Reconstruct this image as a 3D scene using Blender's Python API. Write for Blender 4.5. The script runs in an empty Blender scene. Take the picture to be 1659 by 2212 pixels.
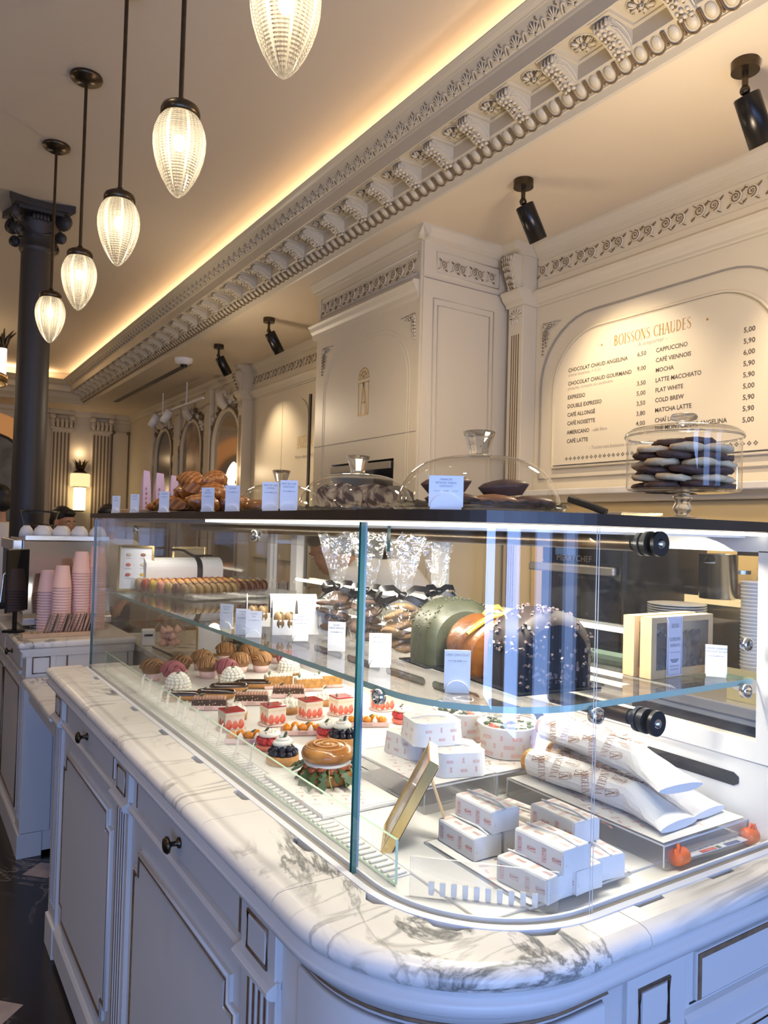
import bpy, bmesh, math, random
from mathutils import Vector, Matrix, Euler
random.seed(7)
PI = math.pi
S = bpy.context.scene
COL = S.collection

# ------------------------------------------------------------------ camera
def make_camera():
    yaw, pitch, roll = 0.57640, 0.02351, 0.02769
    f0 = Vector((math.sin(yaw), math.cos(yaw), 0)); r0 = Vector((math.cos(yaw), -math.sin(yaw), 0)); u0 = Vector((0, 0, 1))
    f = math.cos(pitch) * f0 + math.sin(pitch) * u0
    u = -math.sin(pitch) * f0 + math.cos(pitch) * u0
    r = math.cos(roll) * r0 + math.sin(roll) * u
    u2 = -math.sin(roll) * r0 + math.cos(roll) * u
    cd = bpy.data.cameras.new('camera'); cam = bpy.data.objects.new('camera', cd); COL.objects.link(cam)
    m = Matrix((r, u2, -f)).transposed().to_4x4(); m.translation = Vector((0, 0, 1.5))
    cam.matrix_world = m
    cd.sensor_fit = 'VERTICAL'; cd.sensor_height = 36.0; cd.lens = 1621.0 / 2212.0 * 36.0
    cd.clip_start = 0.02; cd.clip_end = 60
    cd.dof.use_dof = True; cd.dof.focus_distance = 1.35; cd.dof.aperture_fstop = 15.0
    S.camera = cam
make_camera()

# ------------------------------------------------------------------ world, exposure
W = bpy.data.worlds.new('world'); S.world = W; W.use_nodes = True
W.node_tree.nodes['Background'].inputs[0].default_value = (0.30, 0.45, 0.9, 1)
W.node_tree.nodes['Background'].inputs[1].default_value = 0.6
S.view_settings.view_transform = 'Standard'; S.view_settings.look = 'None'
S.view_settings.exposure = 0.0; S.view_settings.gamma = 1.0
S.view_settings.use_curve_mapping = False
cy = S.cycles
cy.use_denoising = True; cy.max_bounces = 10; cy.diffuse_bounces = 4; cy.glossy_bounces = 4
cy.transmission_bounces = 8; cy.transparent_max_bounces = 32
cy.caustics_reflective = False; cy.caustics_refractive = False
cy.sample_clamp_indirect = 6.0; cy.blur_glossy = 0.5

# ------------------------------------------------------------------ lights
def lamp(name, kind, loc, energy, color, rot=(0, 0, 0), **kw):
    ld = bpy.data.lights.new(name, kind); ld.energy = energy; ld.color = color
    for k, v in kw.items(): setattr(ld, k, v)
    o = bpy.data.objects.new(name, ld); COL.objects.link(o); o.location = loc; o.rotation_euler = rot
    o['kind'] = 'helper'
    return o
WARM = (1.0, 0.74, 0.47); WARM2 = (1.0, 0.80, 0.56); LEDW = (1.0, 0.91, 0.77)
# shop-front daylight behind the camera (fills the real window opening in wall_front)
for dx, e in ((-1.85, 60), (-.55, 44), (.75, 26), (2.02, 18)):
    lamp('daylight', 'AREA', (dx, -2.05, 1.30), e, (0.30, 0.48, 1.0), (math.radians(90), 0, 0), shape='RECTANGLE', size=.62, size_y=1.75)
# cove strip on the ledge above the cornice
lamp('cove_strip', 'AREA', (1.98, 4.3, 3.385), 38, WARM, (PI, 0, 0), shape='RECTANGLE', size=0.04, size_y=13.0)
lamp('cove_strip', 'AREA', (-0.6, 10.83, 3.385), 20, WARM, (PI, 0, 0), shape='RECTANGLE', size=4.6, size_y=0.04)
# strips inside the display case
lamp('case_strip', 'AREA', (0.765, 1.37, 1.492), 6.0, LEDW, (0, math.radians(-25), 0), shape='RECTANGLE', size=0.02, size_y=1.06)
lamp('case_strip', 'AREA', (0.765, 2.32, 1.492), 2.6, LEDW, (0, math.radians(-25), 0), shape='RECTANGLE', size=0.02, size_y=0.8)  # added lamp beyond the glowing channel, brightens the macaron end
lamp('case_strip', 'AREA', (0.785, 0.865, 1.492), 1.8, LEDW, (math.radians(18), math.radians(-20), 0), shape='RECTANGLE', size=0.05, size_y=0.05)
lamp('case_strip', 'AREA', (1.03, 0.835, 1.492), 4.0, LEDW, (math.radians(22), 0, 0), shape='RECTANGLE', size=0.55, size_y=0.02)
lamp('case_strip', 'AREA', (1.255, 1.75, 1.235), 6.5, LEDW, (0, math.radians(25), 0), shape='RECTANGLE', size=0.02, size_y=1.7)
# wall spotlights (the four black cylinders under the lower ceiling)
SPOTS = [(2.33, 1.44, 3.1), (2.33, 2.50, 3.1), (2.35, 5.31, 3.1), (2.35, 6.38, 3.1)]
def aim(o, p):
    d = Vector(p) - o.location; o.rotation_euler = d.to_track_quat('-Z', 'Y').to_euler()
for i, (x, y, z) in enumerate(SPOTS):
    l = lamp('spot_beam', 'SPOT', (x + 0.085, y - 0.02, z - 0.275), (53, 53, 42, 42)[i], WARM2, spot_size=math.radians(84), spot_blend=0.85, shadow_soft_size=0.03)
    aim(l, (2.95, y - 0.12, 1.95))
# added general fill: bare points for the unseen room and the tea room
for (x, y, e) in ((-1.3, 1.0, 12), (-1.3, 3.8, 9), (-1.3, 7.0, 16), (0.3, 8.8, 20)):
    lamp('room_fill', 'POINT', (x, y, 2.75), e, WARM, shadow_soft_size=0.12)
for y, e in ((.9, 62), (2.1, 44), (3.3, 40)):  # added spots without fixtures, to brighten the marble worktop
    l = lamp('counter_fill', 'SPOT', (.15, y, 3.47), e, (1.0, .85, .66), spot_size=math.radians(48), spot_blend=.6, shadow_soft_size=.05); aim(l, (.56, y, .97))
# staff side: under-cabinet lamp, then added fill points over the aisle
lamp('staff_light', 'AREA', (2.70, 1.9, 1.60), 6.0, (1.0, 0.76, 0.40), (0, 0, 0), shape='RECTANGLE', size=0.05, size_y=1.9)
lamp('staff_light', 'POINT', (1.95, 1.3, 2.35), 32, WARM2, shadow_soft_size=0.1)
lamp('staff_light', 'POINT', (1.75, 2.95, 2.15), 9, WARM2, shadow_soft_size=0.1)
lamp('staff_light', 'POINT', (1.85, 5.2, 2.35), 14, WARM2, shadow_soft_size=0.1)

# ------------------------------------------------------------------ mesh builder
class MB:
    def __init__(s): s.v = []; s.f = []; s.m = []; s.sm = []
    def add(s, verts, faces, mi=0, smooth=False):
        b = len(s.v); s.v += [tuple(p) for p in verts]
        for f in faces:
            s.f.append([b + i for i in f]); s.m.append(mi); s.sm.append(smooth)
        return s
    def box(s, x0, x1, y0, y1, z0, z1, mi=0):
        return s.add([(x0,y0,z0),(x1,y0,z0),(x1,y1,z0),(x0,y1,z0),(x0,y0,z1),(x1,y0,z1),(x1,y1,z1),(x0,y1,z1)],
                     [(3,2,1,0),(4,5,6,7),(0,1,5,4),(1,2,6,5),(2,3,7,6),(3,0,4,7)], mi)
    def prism(s, poly, axis, a, b, mi=0, smooth=False, cap=True):
        # poly: 2D points; axis 'x': (y,z), 'y': (x,z), 'z': (x,y)
        def P(p, t):
            return (t, p[0], p[1]) if axis == 'x' else (p[0], t, p[1]) if axis == 'y' else (p[0], p[1], t)
        n = len(poly)
        vs = [P(p, a) for p in poly] + [P(p, b) for p in poly]
        s.add(vs, [(i, (i+1) % n, n + (i+1) % n, n + i) for i in range(n)], mi, smooth)
        if cap:
            s.add([P(p, a) for p in poly], [tuple(range(n))[::-1]], mi)
            s.add([P(p, b) for p in poly], [tuple(range(n))], mi)
        return s
    def lathe(s, prof, n=24, c=(0,0,0), mi=0, smooth=True, a0=0.0, a1=2*PI):
        full = abs(a1 - a0 - 2*PI) < 1e-6; k = n if full else n + 1
        vs = []
        for r, z in prof:
            for i in range(k):
                t = a0 + (a1 - a0) * i / n
                vs.append((c[0] + r*math.cos(t), c[1] + r*math.sin(t), c[2] + z))
        fs = []
        for j in range(len(prof) - 1):
            for i in range(n):
                i2 = (i + 1) % k
                fs.append((j*k + i, j*k + i2, (j+1)*k + i2, (j+1)*k + i))
        return s.add(vs, fs, mi, smooth)
    def cyl(s, c, r, h, n=24, mi=0, r2=None):
        r2 = r if r2 is None else r2
        s.lathe([(r, 0), (r2, h)], n, c, mi)
        ring = lambda rr, z: [(c[0]+rr*math.cos(2*PI*i/n), c[1]+rr*math.sin(2*PI*i/n), c[2]+z) for i in range(n)]
        s.add(ring(r, 0), [tuple(range(n))[::-1]], mi); s.add(ring(r2, h), [tuple(range(n))], mi)
        return s
    def ell(s, c, r, nu=12, nv=8, mi=0, M=None):
        vs = []
        for j in range(nv + 1):
            p = -PI/2 + PI*j/nv
            for i in range(nu):
                t = 2*PI*i/nu
                q = Vector((r[0]*math.cos(p)*math.cos(t), r[1]*math.cos(p)*math.sin(t), r[2]*math.sin(p)))
                if M is not None: q = M @ q
                vs.append((q.x + c[0], q.y + c[1], q.z + c[2]))
        fs = [(j*nu + i, j*nu + (i+1) % nu, (j+1)*nu + (i+1) % nu, (j+1)*nu + i) for j in range(nv) for i in range(nu)]
        return s.add(vs, fs, mi, True)
    def tube(s, pts, r, n=8, mi=0, closed=False, cap=True):
        pts = [Vector(p) for p in pts]; N = len(pts); rr = r if isinstance(r, (list, tuple)) else [r]*N
        vs = []; up = None
        for i, p in enumerate(pts):
            a = pts[i-1] if (i > 0 or closed) else p; b = pts[(i+1) % N] if (i < N-1 or closed) else p
            t = (b - a)
            if t.length < 1e-9: t = Vector((0,0,1))
            t.normalize()
            if up is None: up = Vector((0,0,1)) if abs(t.z) < .9 else Vector((1,0,0))
            u = t.cross(up)
            if u.length < 1e-6: u = t.cross(Vector((1,0,0)))
            u.normalize(); w = u.cross(t); w.normalize(); up = w
            for k in range(n):
                an = 2*PI*k/n; vs.append(p + rr[i]*(math.cos(an)*u + math.sin(an)*w))
        fs = []
        for i in range(N if closed else N-1):
            j = (i+1) % N
            for k in range(n): fs.append((i*n+k, i*n+(k+1) % n, j*n+(k+1) % n, j*n+k))
        s.add(vs, fs, mi, True)
        if cap and not closed:
            s.add(vs[:n], [tuple(range(n))], mi); s.add(vs[-n:], [tuple(range(n))[::-1]], mi)
        return s
    def merge(s, o, M=None, mi=None):
        vs = o.v if M is None else [tuple(M @ Vector(p)) for p in o.v]
        b = len(s.v); s.v += vs
        for f, m, k in zip(o.f, o.m, o.sm):
            s.f.append([b + i for i in f]); s.m.append(m if mi is None else mi); s.sm.append(k)
        return s
    def mesh(s, name, mats):
        me = bpy.data.meshes.new(name); me.from_pydata(s.v, [], s.f)
        for m in (mats if isinstance(mats, (list, tuple)) else [mats]): me.materials.append(m)
        me.polygons.foreach_set('material_index', s.m); me.polygons.foreach_set('use_smooth', s.sm)
        bm = bmesh.new(); bm.from_mesh(me); bmesh.ops.recalc_face_normals(bm, faces=bm.faces); bm.to_mesh(me); bm.free()
        me.update(); return me
    def build(s, name, mats, parent=None, loc=(0,0,0), rot=(0,0,0), bevel=0, seg=2, sub=0):
        return obj(name, s.mesh(name, mats), parent, loc, rot, bevel, seg, sub)
def obj(name, me, parent=None, loc=(0,0,0), rot=(0,0,0), bevel=0, seg=2, sub=0):
    o = bpy.data.objects.new(name, me); COL.objects.link(o); o.location = loc; o.rotation_euler = rot
    if parent is not None: o.parent = parent
    if bevel:
        b = o.modifiers.new('bevel', 'BEVEL'); b.width = bevel; b.segments = seg; b.limit_method = 'ANGLE'; b.angle_limit = math.radians(35)
        b.harden_normals = False
    if sub:
        b = o.modifiers.new('sub', 'SUBSURF'); b.levels = sub; b.render_levels = sub
    return o
def tag(o, label, cat, group=None):
    o['label'] = label; o['category'] = cat
    if group: o['group'] = group
    return o
def thing(name, label, cat, loc=(0,0,0), rotz=0.0, group=None):
    o = bpy.data.objects.new(name, None); COL.objects.link(o); o.empty_display_size = 0.05
    o.location = loc; o.rotation_euler = (0, 0, rotz)
    return tag(o, label, cat, group)
def struct(o, label=None):
    o['kind'] = 'structure'
    if label: o['label'] = label
    return o
def dup(root, loc=None, rotz=None, label=None, group=None, parent=None):
    r = root.copy(); COL.objects.link(r)
    if parent is not None: r.parent = parent
    if loc is not None: r.location = loc
    if rotz is not None: r.rotation_euler = (0, 0, rotz)
    if label: r['label'] = label
    if group: r['group'] = group
    for ch in list(root.children):
        c = ch.copy(); COL.objects.link(c); c.parent = r
        for g in list(ch.children):
            d = g.copy(); COL.objects.link(d); d.parent = c
    return r
def rot(ax, deg): return Matrix.Rotation(math.radians(deg), 4, ax)
def tr(x, y, z): return Matrix.Translation((x, y, z))
def arc(cx, cy, r, a0, a1, n): return [(cx + r*math.cos(a0 + (a1-a0)*i/n), cy + r*math.sin(a0 + (a1-a0)*i/n)) for i in range(n+1)]

# ------------------------------------------------------------------ materials
def newmat(name):
    m = bpy.data.materials.new(name); m.use_nodes = True
    return m, m.node_tree.nodes, m.node_tree.links, m.node_tree.nodes['Principled BSDF']
def mat(name, col, rough=0.5, metal=0.0, noise=0.0, nscale=30, bump=0.0, bscale=60, spec=0.5, sss=0.0, trans=0.0, emit=None, es=0.0, col2=None, coat=0.0, detail=4):
    m, N, L, b = newmat(name)
    b.inputs['Base Color'].default_value = (*col, 1); b.inputs['Roughness'].default_value = rough
    b.inputs['Metallic'].default_value = metal; b.inputs['Specular IOR Level'].default_value = spec
    if coat: b.inputs['Coat Weight'].default_value = coat; b.inputs['Coat Roughness'].default_value = 0.08
    if sss: b.inputs['Subsurface Weight'].default_value = sss; b.inputs['Subsurface Radius'].default_value = (.01, .006, .004)
    if trans: b.inputs['Transmission Weight'].default_value = trans
    if emit: b.inputs['Emission Color'].default_value = (*emit, 1); b.inputs['Emission Strength'].default_value = es
    if noise or bump:
        tc = N.new('ShaderNodeTexCoord')
    if noise:
        nz = N.new('ShaderNodeTexNoise'); nz.inputs['Scale'].default_value = nscale; nz.inputs['Detail'].default_value = detail
        rp = N.new('ShaderNodeValToRGB'); c2 = col2 or tuple(c*(1-noise) for c in col)
        rp.color_ramp.elements[0].color = (*c2, 1); rp.color_ramp.elements[1].color = (*col, 1)
        rp.color_ramp.elements[0].position = .35; rp.color_ramp.elements[1].position = .65
        L.new(tc.outputs['Object'], nz.inputs['Vector']); L.new(nz.outputs['Fac'], rp.inputs['Fac']); L.new(rp.outputs['Color'], b.inputs['Base Color'])
    if bump:
        n2 = N.new('ShaderNodeTexNoise'); n2.inputs['Scale'].default_value = bscale; n2.inputs['Detail'].default_value = 3
        bp = N.new('ShaderNodeBump'); bp.inputs['Strength'].default_value = bump; bp.inputs['Distance'].default_value = 0.004
        L.new(tc.outputs['Object'], n2.inputs['Vector']); L.new(n2.outputs['Fac'], bp.inputs['Height']); L.new(bp.outputs['Normal'], b.inputs['Normal'])
    return m
def emis(name, col, s):
    m, N, L, b = newmat(name); N.remove(b); e = N.new('ShaderNodeEmission'); e.inputs[0].default_value = (*col, 1); e.inputs[1].default_value = s
    L.new(e.outputs[0], N['Material Output'].inputs[0]); return m
def thin_glass(name, tint=(1,1,1), ior=1.45, rough=0.0, haze=0.0, hazecol=(1,1,1), bump=0, bscale=20, gain=1.0):
    # thin pane: transparent, Fresnel reflection on top, optional dull film
    m, N, L, b = newmat(name); N.remove(b)
    t = N.new('ShaderNodeBsdfTransparent'); t.inputs[0].default_value = (*tint, 1)
    g = N.new('ShaderNodeBsdfGlossy'); g.inputs['Roughness'].default_value = rough; g.inputs[0].default_value = (1,1,1,1)
    fr = N.new('ShaderNodeLayerWeight'); fr.inputs['Blend'].default_value = .5     # Schlick: the same from both sides of the pane
    pw = N.new('ShaderNodeMath'); pw.operation = 'POWER'; pw.inputs[1].default_value = 5.0; L.new(fr.outputs['Facing'], pw.inputs[0])
    r0 = ((ior-1)/(ior+1))**2
    sc = N.new('ShaderNodeMath'); sc.operation = 'MULTIPLY_ADD'; sc.use_clamp = True; sc.inputs[1].default_value = (1-r0)*min(gain, 1.0); sc.inputs[2].default_value = r0*gain; L.new(pw.outputs[0], sc.inputs[0])
    mx = N.new('ShaderNodeMixShader'); last = t
    L.new(sc.outputs[0], mx.inputs[0])
    if haze:
        d = N.new('ShaderNodeBsdfTranslucent'); d.inputs[0].default_value = (*hazecol, 1)
        d2 = N.new('ShaderNodeBsdfDiffuse'); d2.inputs[0].default_value = (*hazecol, 1)
        md = N.new('ShaderNodeMixShader'); L.new(d.outputs[0], md.inputs[1]); L.new(d2.outputs[0], md.inputs[2])
        m2 = N.new('ShaderNodeMixShader'); m2.inputs[0].default_value = haze
        L.new(t.outputs[0], m2.inputs[1]); L.new(md.outputs[0], m2.inputs[2]); last = m2
    if bump:
        tc = N.new('ShaderNodeTexCoord'); n2 = N.new('ShaderNodeTexNoise'); n2.inputs['Scale'].default_value = bscale
        bp = N.new('ShaderNodeBump'); bp.inputs['Strength'].default_value = bump; bp.inputs['Distance'].default_value = .01
        L.new(tc.outputs['Object'], n2.inputs['Vector']); L.new(n2.outputs['Fac'], bp.inputs['Height'])
        L.new(bp.outputs[0], g.inputs['Normal']); L.new(bp.outputs[0], fr.inputs['Normal'])
    L.new(last.outputs[0], mx.inputs[1]); L.new(g.outputs[0], mx.inputs[2]); L.new(mx.outputs[0], N['Material Output'].inputs[0])
    return m
def solid_glass(name, col=(1,1,1), rough=0.0, ior=1.45):
    m, N, L, b = newmat(name); N.remove(b)
    g = N.new('ShaderNodeBsdfGlass'); g.inputs['Color'].default_value = (*col, 1); g.inputs['Roughness'].default_value = rough; g.inputs['IOR'].default_value = ior
    t = N.new('ShaderNodeBsdfTransparent'); t.inputs[0].default_value = (*col, 1); mx = N.new('ShaderNodeMixShader'); mx.inputs[0].default_value = .3
    L.new(g.outputs[0], mx.inputs[1]); L.new(t.outputs[0], mx.inputs[2])
    L.new(mx.outputs[0], N['Material Output'].inputs[0]); return m
def marble(name, base, vein, scale=3.0, dist=6.0, sharp=0.06, rough=0.15, rz=0.6, vein2=None, cover=0.5, streak=0.0):
    m, N, L, b = newmat(name)
    tc = N.new('ShaderNodeTexCoord'); mp = N.new('ShaderNodeMapping'); mp.inputs['Rotation'].default_value = (0.3, 0.2, rz); mp.inputs['Scale'].default_value = (scale, scale*.55, scale)
    L.new(tc.outputs['Object'], mp.inputs[0])
    n1 = N.new('ShaderNodeTexNoise'); n1.inputs['Scale'].default_value = 1.3; n1.inputs['Detail'].default_value = 8; n1.inputs['Roughness'].default_value = .62; n1.inputs['Distortion'].default_value = dist*.25
    L.new(mp.outputs[0], n1.inputs['Vector'])
    # thin veins where the noise crosses 0.5
    a = N.new('ShaderNodeMath'); a.operation = 'SUBTRACT'; a.inputs[1].default_value = .5; L.new(n1.outputs['Fac'], a.inputs[0])
    ab = N.new('ShaderNodeMath'); ab.operation = 'ABSOLUTE'; L.new(a.outputs[0], ab.inputs[0])
    r1 = N.new('ShaderNodeValToRGB'); r1.color_ramp.elements[0].position = 0; r1.color_ramp.elements[0].color = (1,1,1,1)
    r1.color_ramp.elements[1].position = sharp; r1.color_ramp.elements[1].color = (0,0,0,1); L.new(ab.outputs[0], r1.inputs[0])
    n2 = N.new('ShaderNodeTexNoise'); n2.inputs['Scale'].default_value = .9; n2.inputs['Detail'].default_value = 3; L.new(mp.outputs[0], n2.inputs['Vector'])
    r2 = N.new('ShaderNodeValToRGB'); r2.color_ramp.elements[0].position = cover; r2.color_ramp.elements[1].position = cover + .12; L.new(n2.outputs['Fac'], r2.inputs[0])
    mu = N.new('ShaderNodeMath'); mu.operation = 'MULTIPLY'; L.new(r1.outputs[0], mu.inputs[0]); L.new(r2.outputs[0], mu.inputs[1])
    n3 = N.new('ShaderNodeTexNoise'); n3.inputs['Scale'].default_value = 2.2; n3.inputs['Detail'].default_value = 5; L.new(mp.outputs[0], n3.inputs['Vector'])
    r3 = N.new('ShaderNodeValToRGB'); r3.color_ramp.elements[0].position = .3; r3.color_ramp.elements[1].position = .75
    r3.color_ramp.elements[0].color = (*base, 1); r3.color_ramp.elements[1].color = (*(vein2 or tuple(c*.86 for c in base)), 1); L.new(n3.outputs['Fac'], r3.inputs[0])
    mx = N.new('ShaderNodeMix'); mx.data_type = 'RGBA'; L.new(mu.outputs[0], mx.inputs[0]); L.new(r3.outputs[0], mx.inputs[6]); mx.inputs[7].default_value = (*vein, 1)
    out = mx.outputs[2]
    if streak:      # fine streaks running across the slab
        m2 = N.new('ShaderNodeMapping'); m2.inputs['Rotation'].default_value = (0, 0, .45); m2.inputs['Scale'].default_value = (2.2, 9.5, 6.0); L.new(tc.outputs['Object'], m2.inputs[0])
        n4 = N.new('ShaderNodeTexNoise'); n4.inputs['Scale'].default_value = 1.0; n4.inputs['Detail'].default_value = 5; n4.inputs['Distortion'].default_value = .8; L.new(m2.outputs[0], n4.inputs['Vector'])
        s1 = N.new('ShaderNodeMath'); s1.operation = 'SUBTRACT'; s1.inputs[1].default_value = .5; L.new(n4.outputs['Fac'], s1.inputs[0]); s2 = N.new('ShaderNodeMath'); s2.operation = 'ABSOLUTE'; L.new(s1.outputs[0], s2.inputs[0])
        r4 = N.new('ShaderNodeValToRGB'); r4.color_ramp.elements[0].position = 0; r4.color_ramp.elements[0].color = (1,1,1,1); r4.color_ramp.elements[1].position = .026; r4.color_ramp.elements[1].color = (0,0,0,1); L.new(s2.outputs[0], r4.inputs[0])
        n5 = N.new('ShaderNodeTexNoise'); n5.inputs['Scale'].default_value = 3.1; n5.inputs['Detail'].default_value = 2; L.new(tc.outputs['Object'], n5.inputs['Vector'])
        r5 = N.new('ShaderNodeValToRGB'); r5.color_ramp.elements[0].position = .44; r5.color_ramp.elements[1].position = .60; L.new(n5.outputs['Fac'], r5.inputs[0])
        q1 = N.new('ShaderNodeMath'); q1.operation = 'MULTIPLY'; L.new(r4.outputs[0], q1.inputs[0]); L.new(r5.outputs[0], q1.inputs[1]); q2 = N.new('ShaderNodeMath'); q2.operation = 'MULTIPLY'; q2.inputs[1].default_value = streak; L.new(q1.outputs[0], q2.inputs[0])
        mz = N.new('ShaderNodeMix'); mz.data_type = 'RGBA'; L.new(q2.outputs[0], mz.inputs[0]); L.new(out, mz.inputs[6]); mz.inputs[7].default_value = (*vein, 1); out = mz.outputs[2]
    L.new(out, b.inputs['Base Color']); b.inputs['Roughness'].default_value = rough
    return m
M = {}
M['paint'] = mat('cream_paint', (.605, .532, .40), .42, bump=.02, bscale=8)
M['ceil'] = mat('ceiling_paint', (.62, .53, .41), .75)
M['soffit'] = mat('soffit_paint', (.68, .575, .43), .7)
M['glaze'] = mat('brown_glaze', (.20, .125, .055), .55, noise=.3, nscale=80)
M['gilt'] = mat('gilt_letter', (.50, .31, .075), .4, metal=.15)
M['cab'] = mat('cabinet_paint', (.62, .61, .60), .38, bump=.015, bscale=10)
M['cabline'] = mat('cabinet_gold_glaze', (.22, .135, .075), .5, noise=.35, nscale=60)
M['bronze'] = mat('bronze', (.095, .07, .045), .32, metal=.9, noise=.3, nscale=25)
M['dkmetal'] = mat('dark_metal', (.03, .028, .028), .3, metal=.8)
M['column'] = mat('column_dark', (.035, .03, .028), .5, bump=.05, bscale=20)
M['marble'] = marble('white_marble', (.80, .77, .73), (.15, .15, .14), 3.4, 7, .036, .30, .9, (.70, .67, .61), .505, streak=.55)
M['marble2'] = marble('back_marble', (.62, .60, .56), (.12, .12, .11), 2.5, 7, .05, .2, .4)
M['floor'] = marble('black_marble', (.012, .009, .008), (.22, .19, .17), 2.2, 8, .020, .22, .5, (.022, .013, .010), .50)
M['floorin'] = mat('pink_stone', (.42, .33, .29), .25, noise=.2, nscale=12)
M['white'] = mat('white_lacquer', (.80, .79, .77), .35)
M['whitep'] = mat('white_plastic', (.83, .82, .81), .4)
M['ledge'] = mat('white_metal', (.78, .79, .82), .3)
M['wood'] = mat('dark_wood_top', (.045, .030, .022), .28, noise=.45, nscale=6)
M['ltwood'] = mat('pale_wood', (.60, .40, .24), .55, noise=.2, nscale=14)
M['glass'] = thin_glass('pane_glass', (.985, .995, .99), 1.45)
M['gedge'] = mat('glass_edge', (.06, .20, .19), .15, spec=.6)
M['gedge2'] = mat('glass_edge_pale', (.48, .66, .52), .2, spec=.5)
M['gedged'] = mat('glass_edge_deep', (.012, .07, .075), .12, spec=.8)
M['acrylic'] = thin_glass('acrylic', (.965, .965, .97), 1.45, haze=.10, hazecol=(.9, .88, .86))
M['acedge'] = mat('acrylic_edge', (.72, .72, .70), .2, sss=0)
M['dome'] = thin_glass('dome_glass', (.975, .98, .965), 1.42, bump=.08, bscale=9, gain=1.25)
M['jar'] = thin_glass('jar_glass', (.98, .98, .98), 1.42, gain=1.2)
M['crystal'] = solid_glass('crystal', (.97, .98, .98))
M['cello'] = thin_glass('cellophane', (.96, .96, .95), 1.6, rough=.10, haze=.06, hazecol=(.85, .83, .78), bump=.9, bscale=38, gain=1.15)
M['gold'] = mat('gold_frame', (.78, .57, .25), .22, metal=1.0)
M['chrome'] = mat('chrome', (.75, .75, .76), .10, metal=1.0)
M['steel'] = mat('brushed_steel', (.60, .59, .57), .24, metal=1.0)
M['black'] = mat('black_plastic', (.014, .014, .015), .35)
M['blackg'] = mat('black_glass', (.010, .011, .013), .06)
M['ribbon'] = mat('black_ribbon', (.012, .012, .014), .3)
M['led'] = emis('led_strip', (1.0, .90, .72), 9.0)
M['led2'] = emis('led_channel', (1.0, .92, .78), 3.0)
M['giltd'] = mat('dark_gilt_letter', (.34, .19, .045), .4)
M['ink'] = mat('menu_ink', (.07, .055, .045), .6)
M['inkgrey'] = mat('grey_ink', (.28, .25, .22), .6)
M['inkblue'] = mat('card_ink', (.22, .22, .26), .6)
M['inkred'] = mat('red_ink', (.58, .17, .15), .6)
M['inkbrn'] = mat('brown_ink', (.30, .17, .12), .6)
M['card'] = mat('card_white', (.80, .81, .84), .5)
M['paper'] = mat('white_paper', (.84, .82, .79), .6, bump=.25, bscale=30)
M['pink'] = mat('pink_card', (.86, .62, .58), .5)
M['pinkcup'] = mat('pink_cup', (.80, .52, .47), .5)
M['kraft'] = mat('kraft_card', (.60, .41, .22), .6, noise=.08, nscale=60)
M['cream'] = mat('whipped_cream', (.88, .84, .74), .45, sss=.2)
M['meringue'] = mat('meringue', (.90, .87, .78), .4, sss=.2)
M['chest'] = mat('chestnut_cream', (.30, .145, .055), .42, noise=.3, nscale=40)
M['chest2'] = mat('light_chestnut_cream', (.43, .22, .085), .42, noise=.25, nscale=40)
M['cassis'] = mat('cassis_cream', (.36, .10, .12), .42, noise=.2, nscale=50)
M['choc'] = mat('dark_chocolate', (.035, .016, .010), .16, coat=.5)
M['choc2'] = mat('chocolate_matt', (.07, .032, .019), .4, noise=.3, nscale=40)
M['chocp'] = mat('chocolate_piping', (.45, .25, .17), .45)
M['puff'] = mat('puff_pastry', (.62, .31, .08), .5, noise=.45, nscale=60, bump=.5, bscale=120)
M['crust'] = mat('tart_crust', (.55, .27, .085), .6, noise=.25, nscale=70, bump=.2, bscale=160)
M['sponge'] = mat('sponge', (.85, .70, .46), .7, noise=.15, nscale=120, bump=.3, bscale=200)
M['mousse'] = mat('pale_mousse', (.88, .76, .62), .5, noise=.06, nscale=60)
M['straw'] = mat('strawberry', (.62, .045, .03), .25, noise=.35, nscale=60, col2=(.75, .22, .14))
M['redgel'] = mat('red_glaze', (.40, .018, .022), .07, coat=.6)
M['rasp'] = mat('raspberry', (.60, .05, .06), .4, bump=.8, bscale=350)
M['blue'] = mat('blueberry', (.012, .014, .035), .18, noise=.3, nscale=50)
M['orange'] = mat('clementine', (.72, .25, .012), .12, coat=.5)
M['leaf'] = mat('leaf_green', (.045, .10, .035), .4, noise=.3, nscale=60)
M['leafd'] = mat('chocolate_leaf', (.05, .06, .035), .35)
M['pinkmac'] = mat('pink_biscuit', (.72, .20, .15), .55)
M['bun'] = mat('glazed_bun', (.55, .25, .065), .25, noise=.5, nscale=18, col2=(.28, .10, .022), coat=.2)
M['ham'] = mat('roast_filling', (.40, .09, .035), .4, noise=.4, nscale=40)
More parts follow.
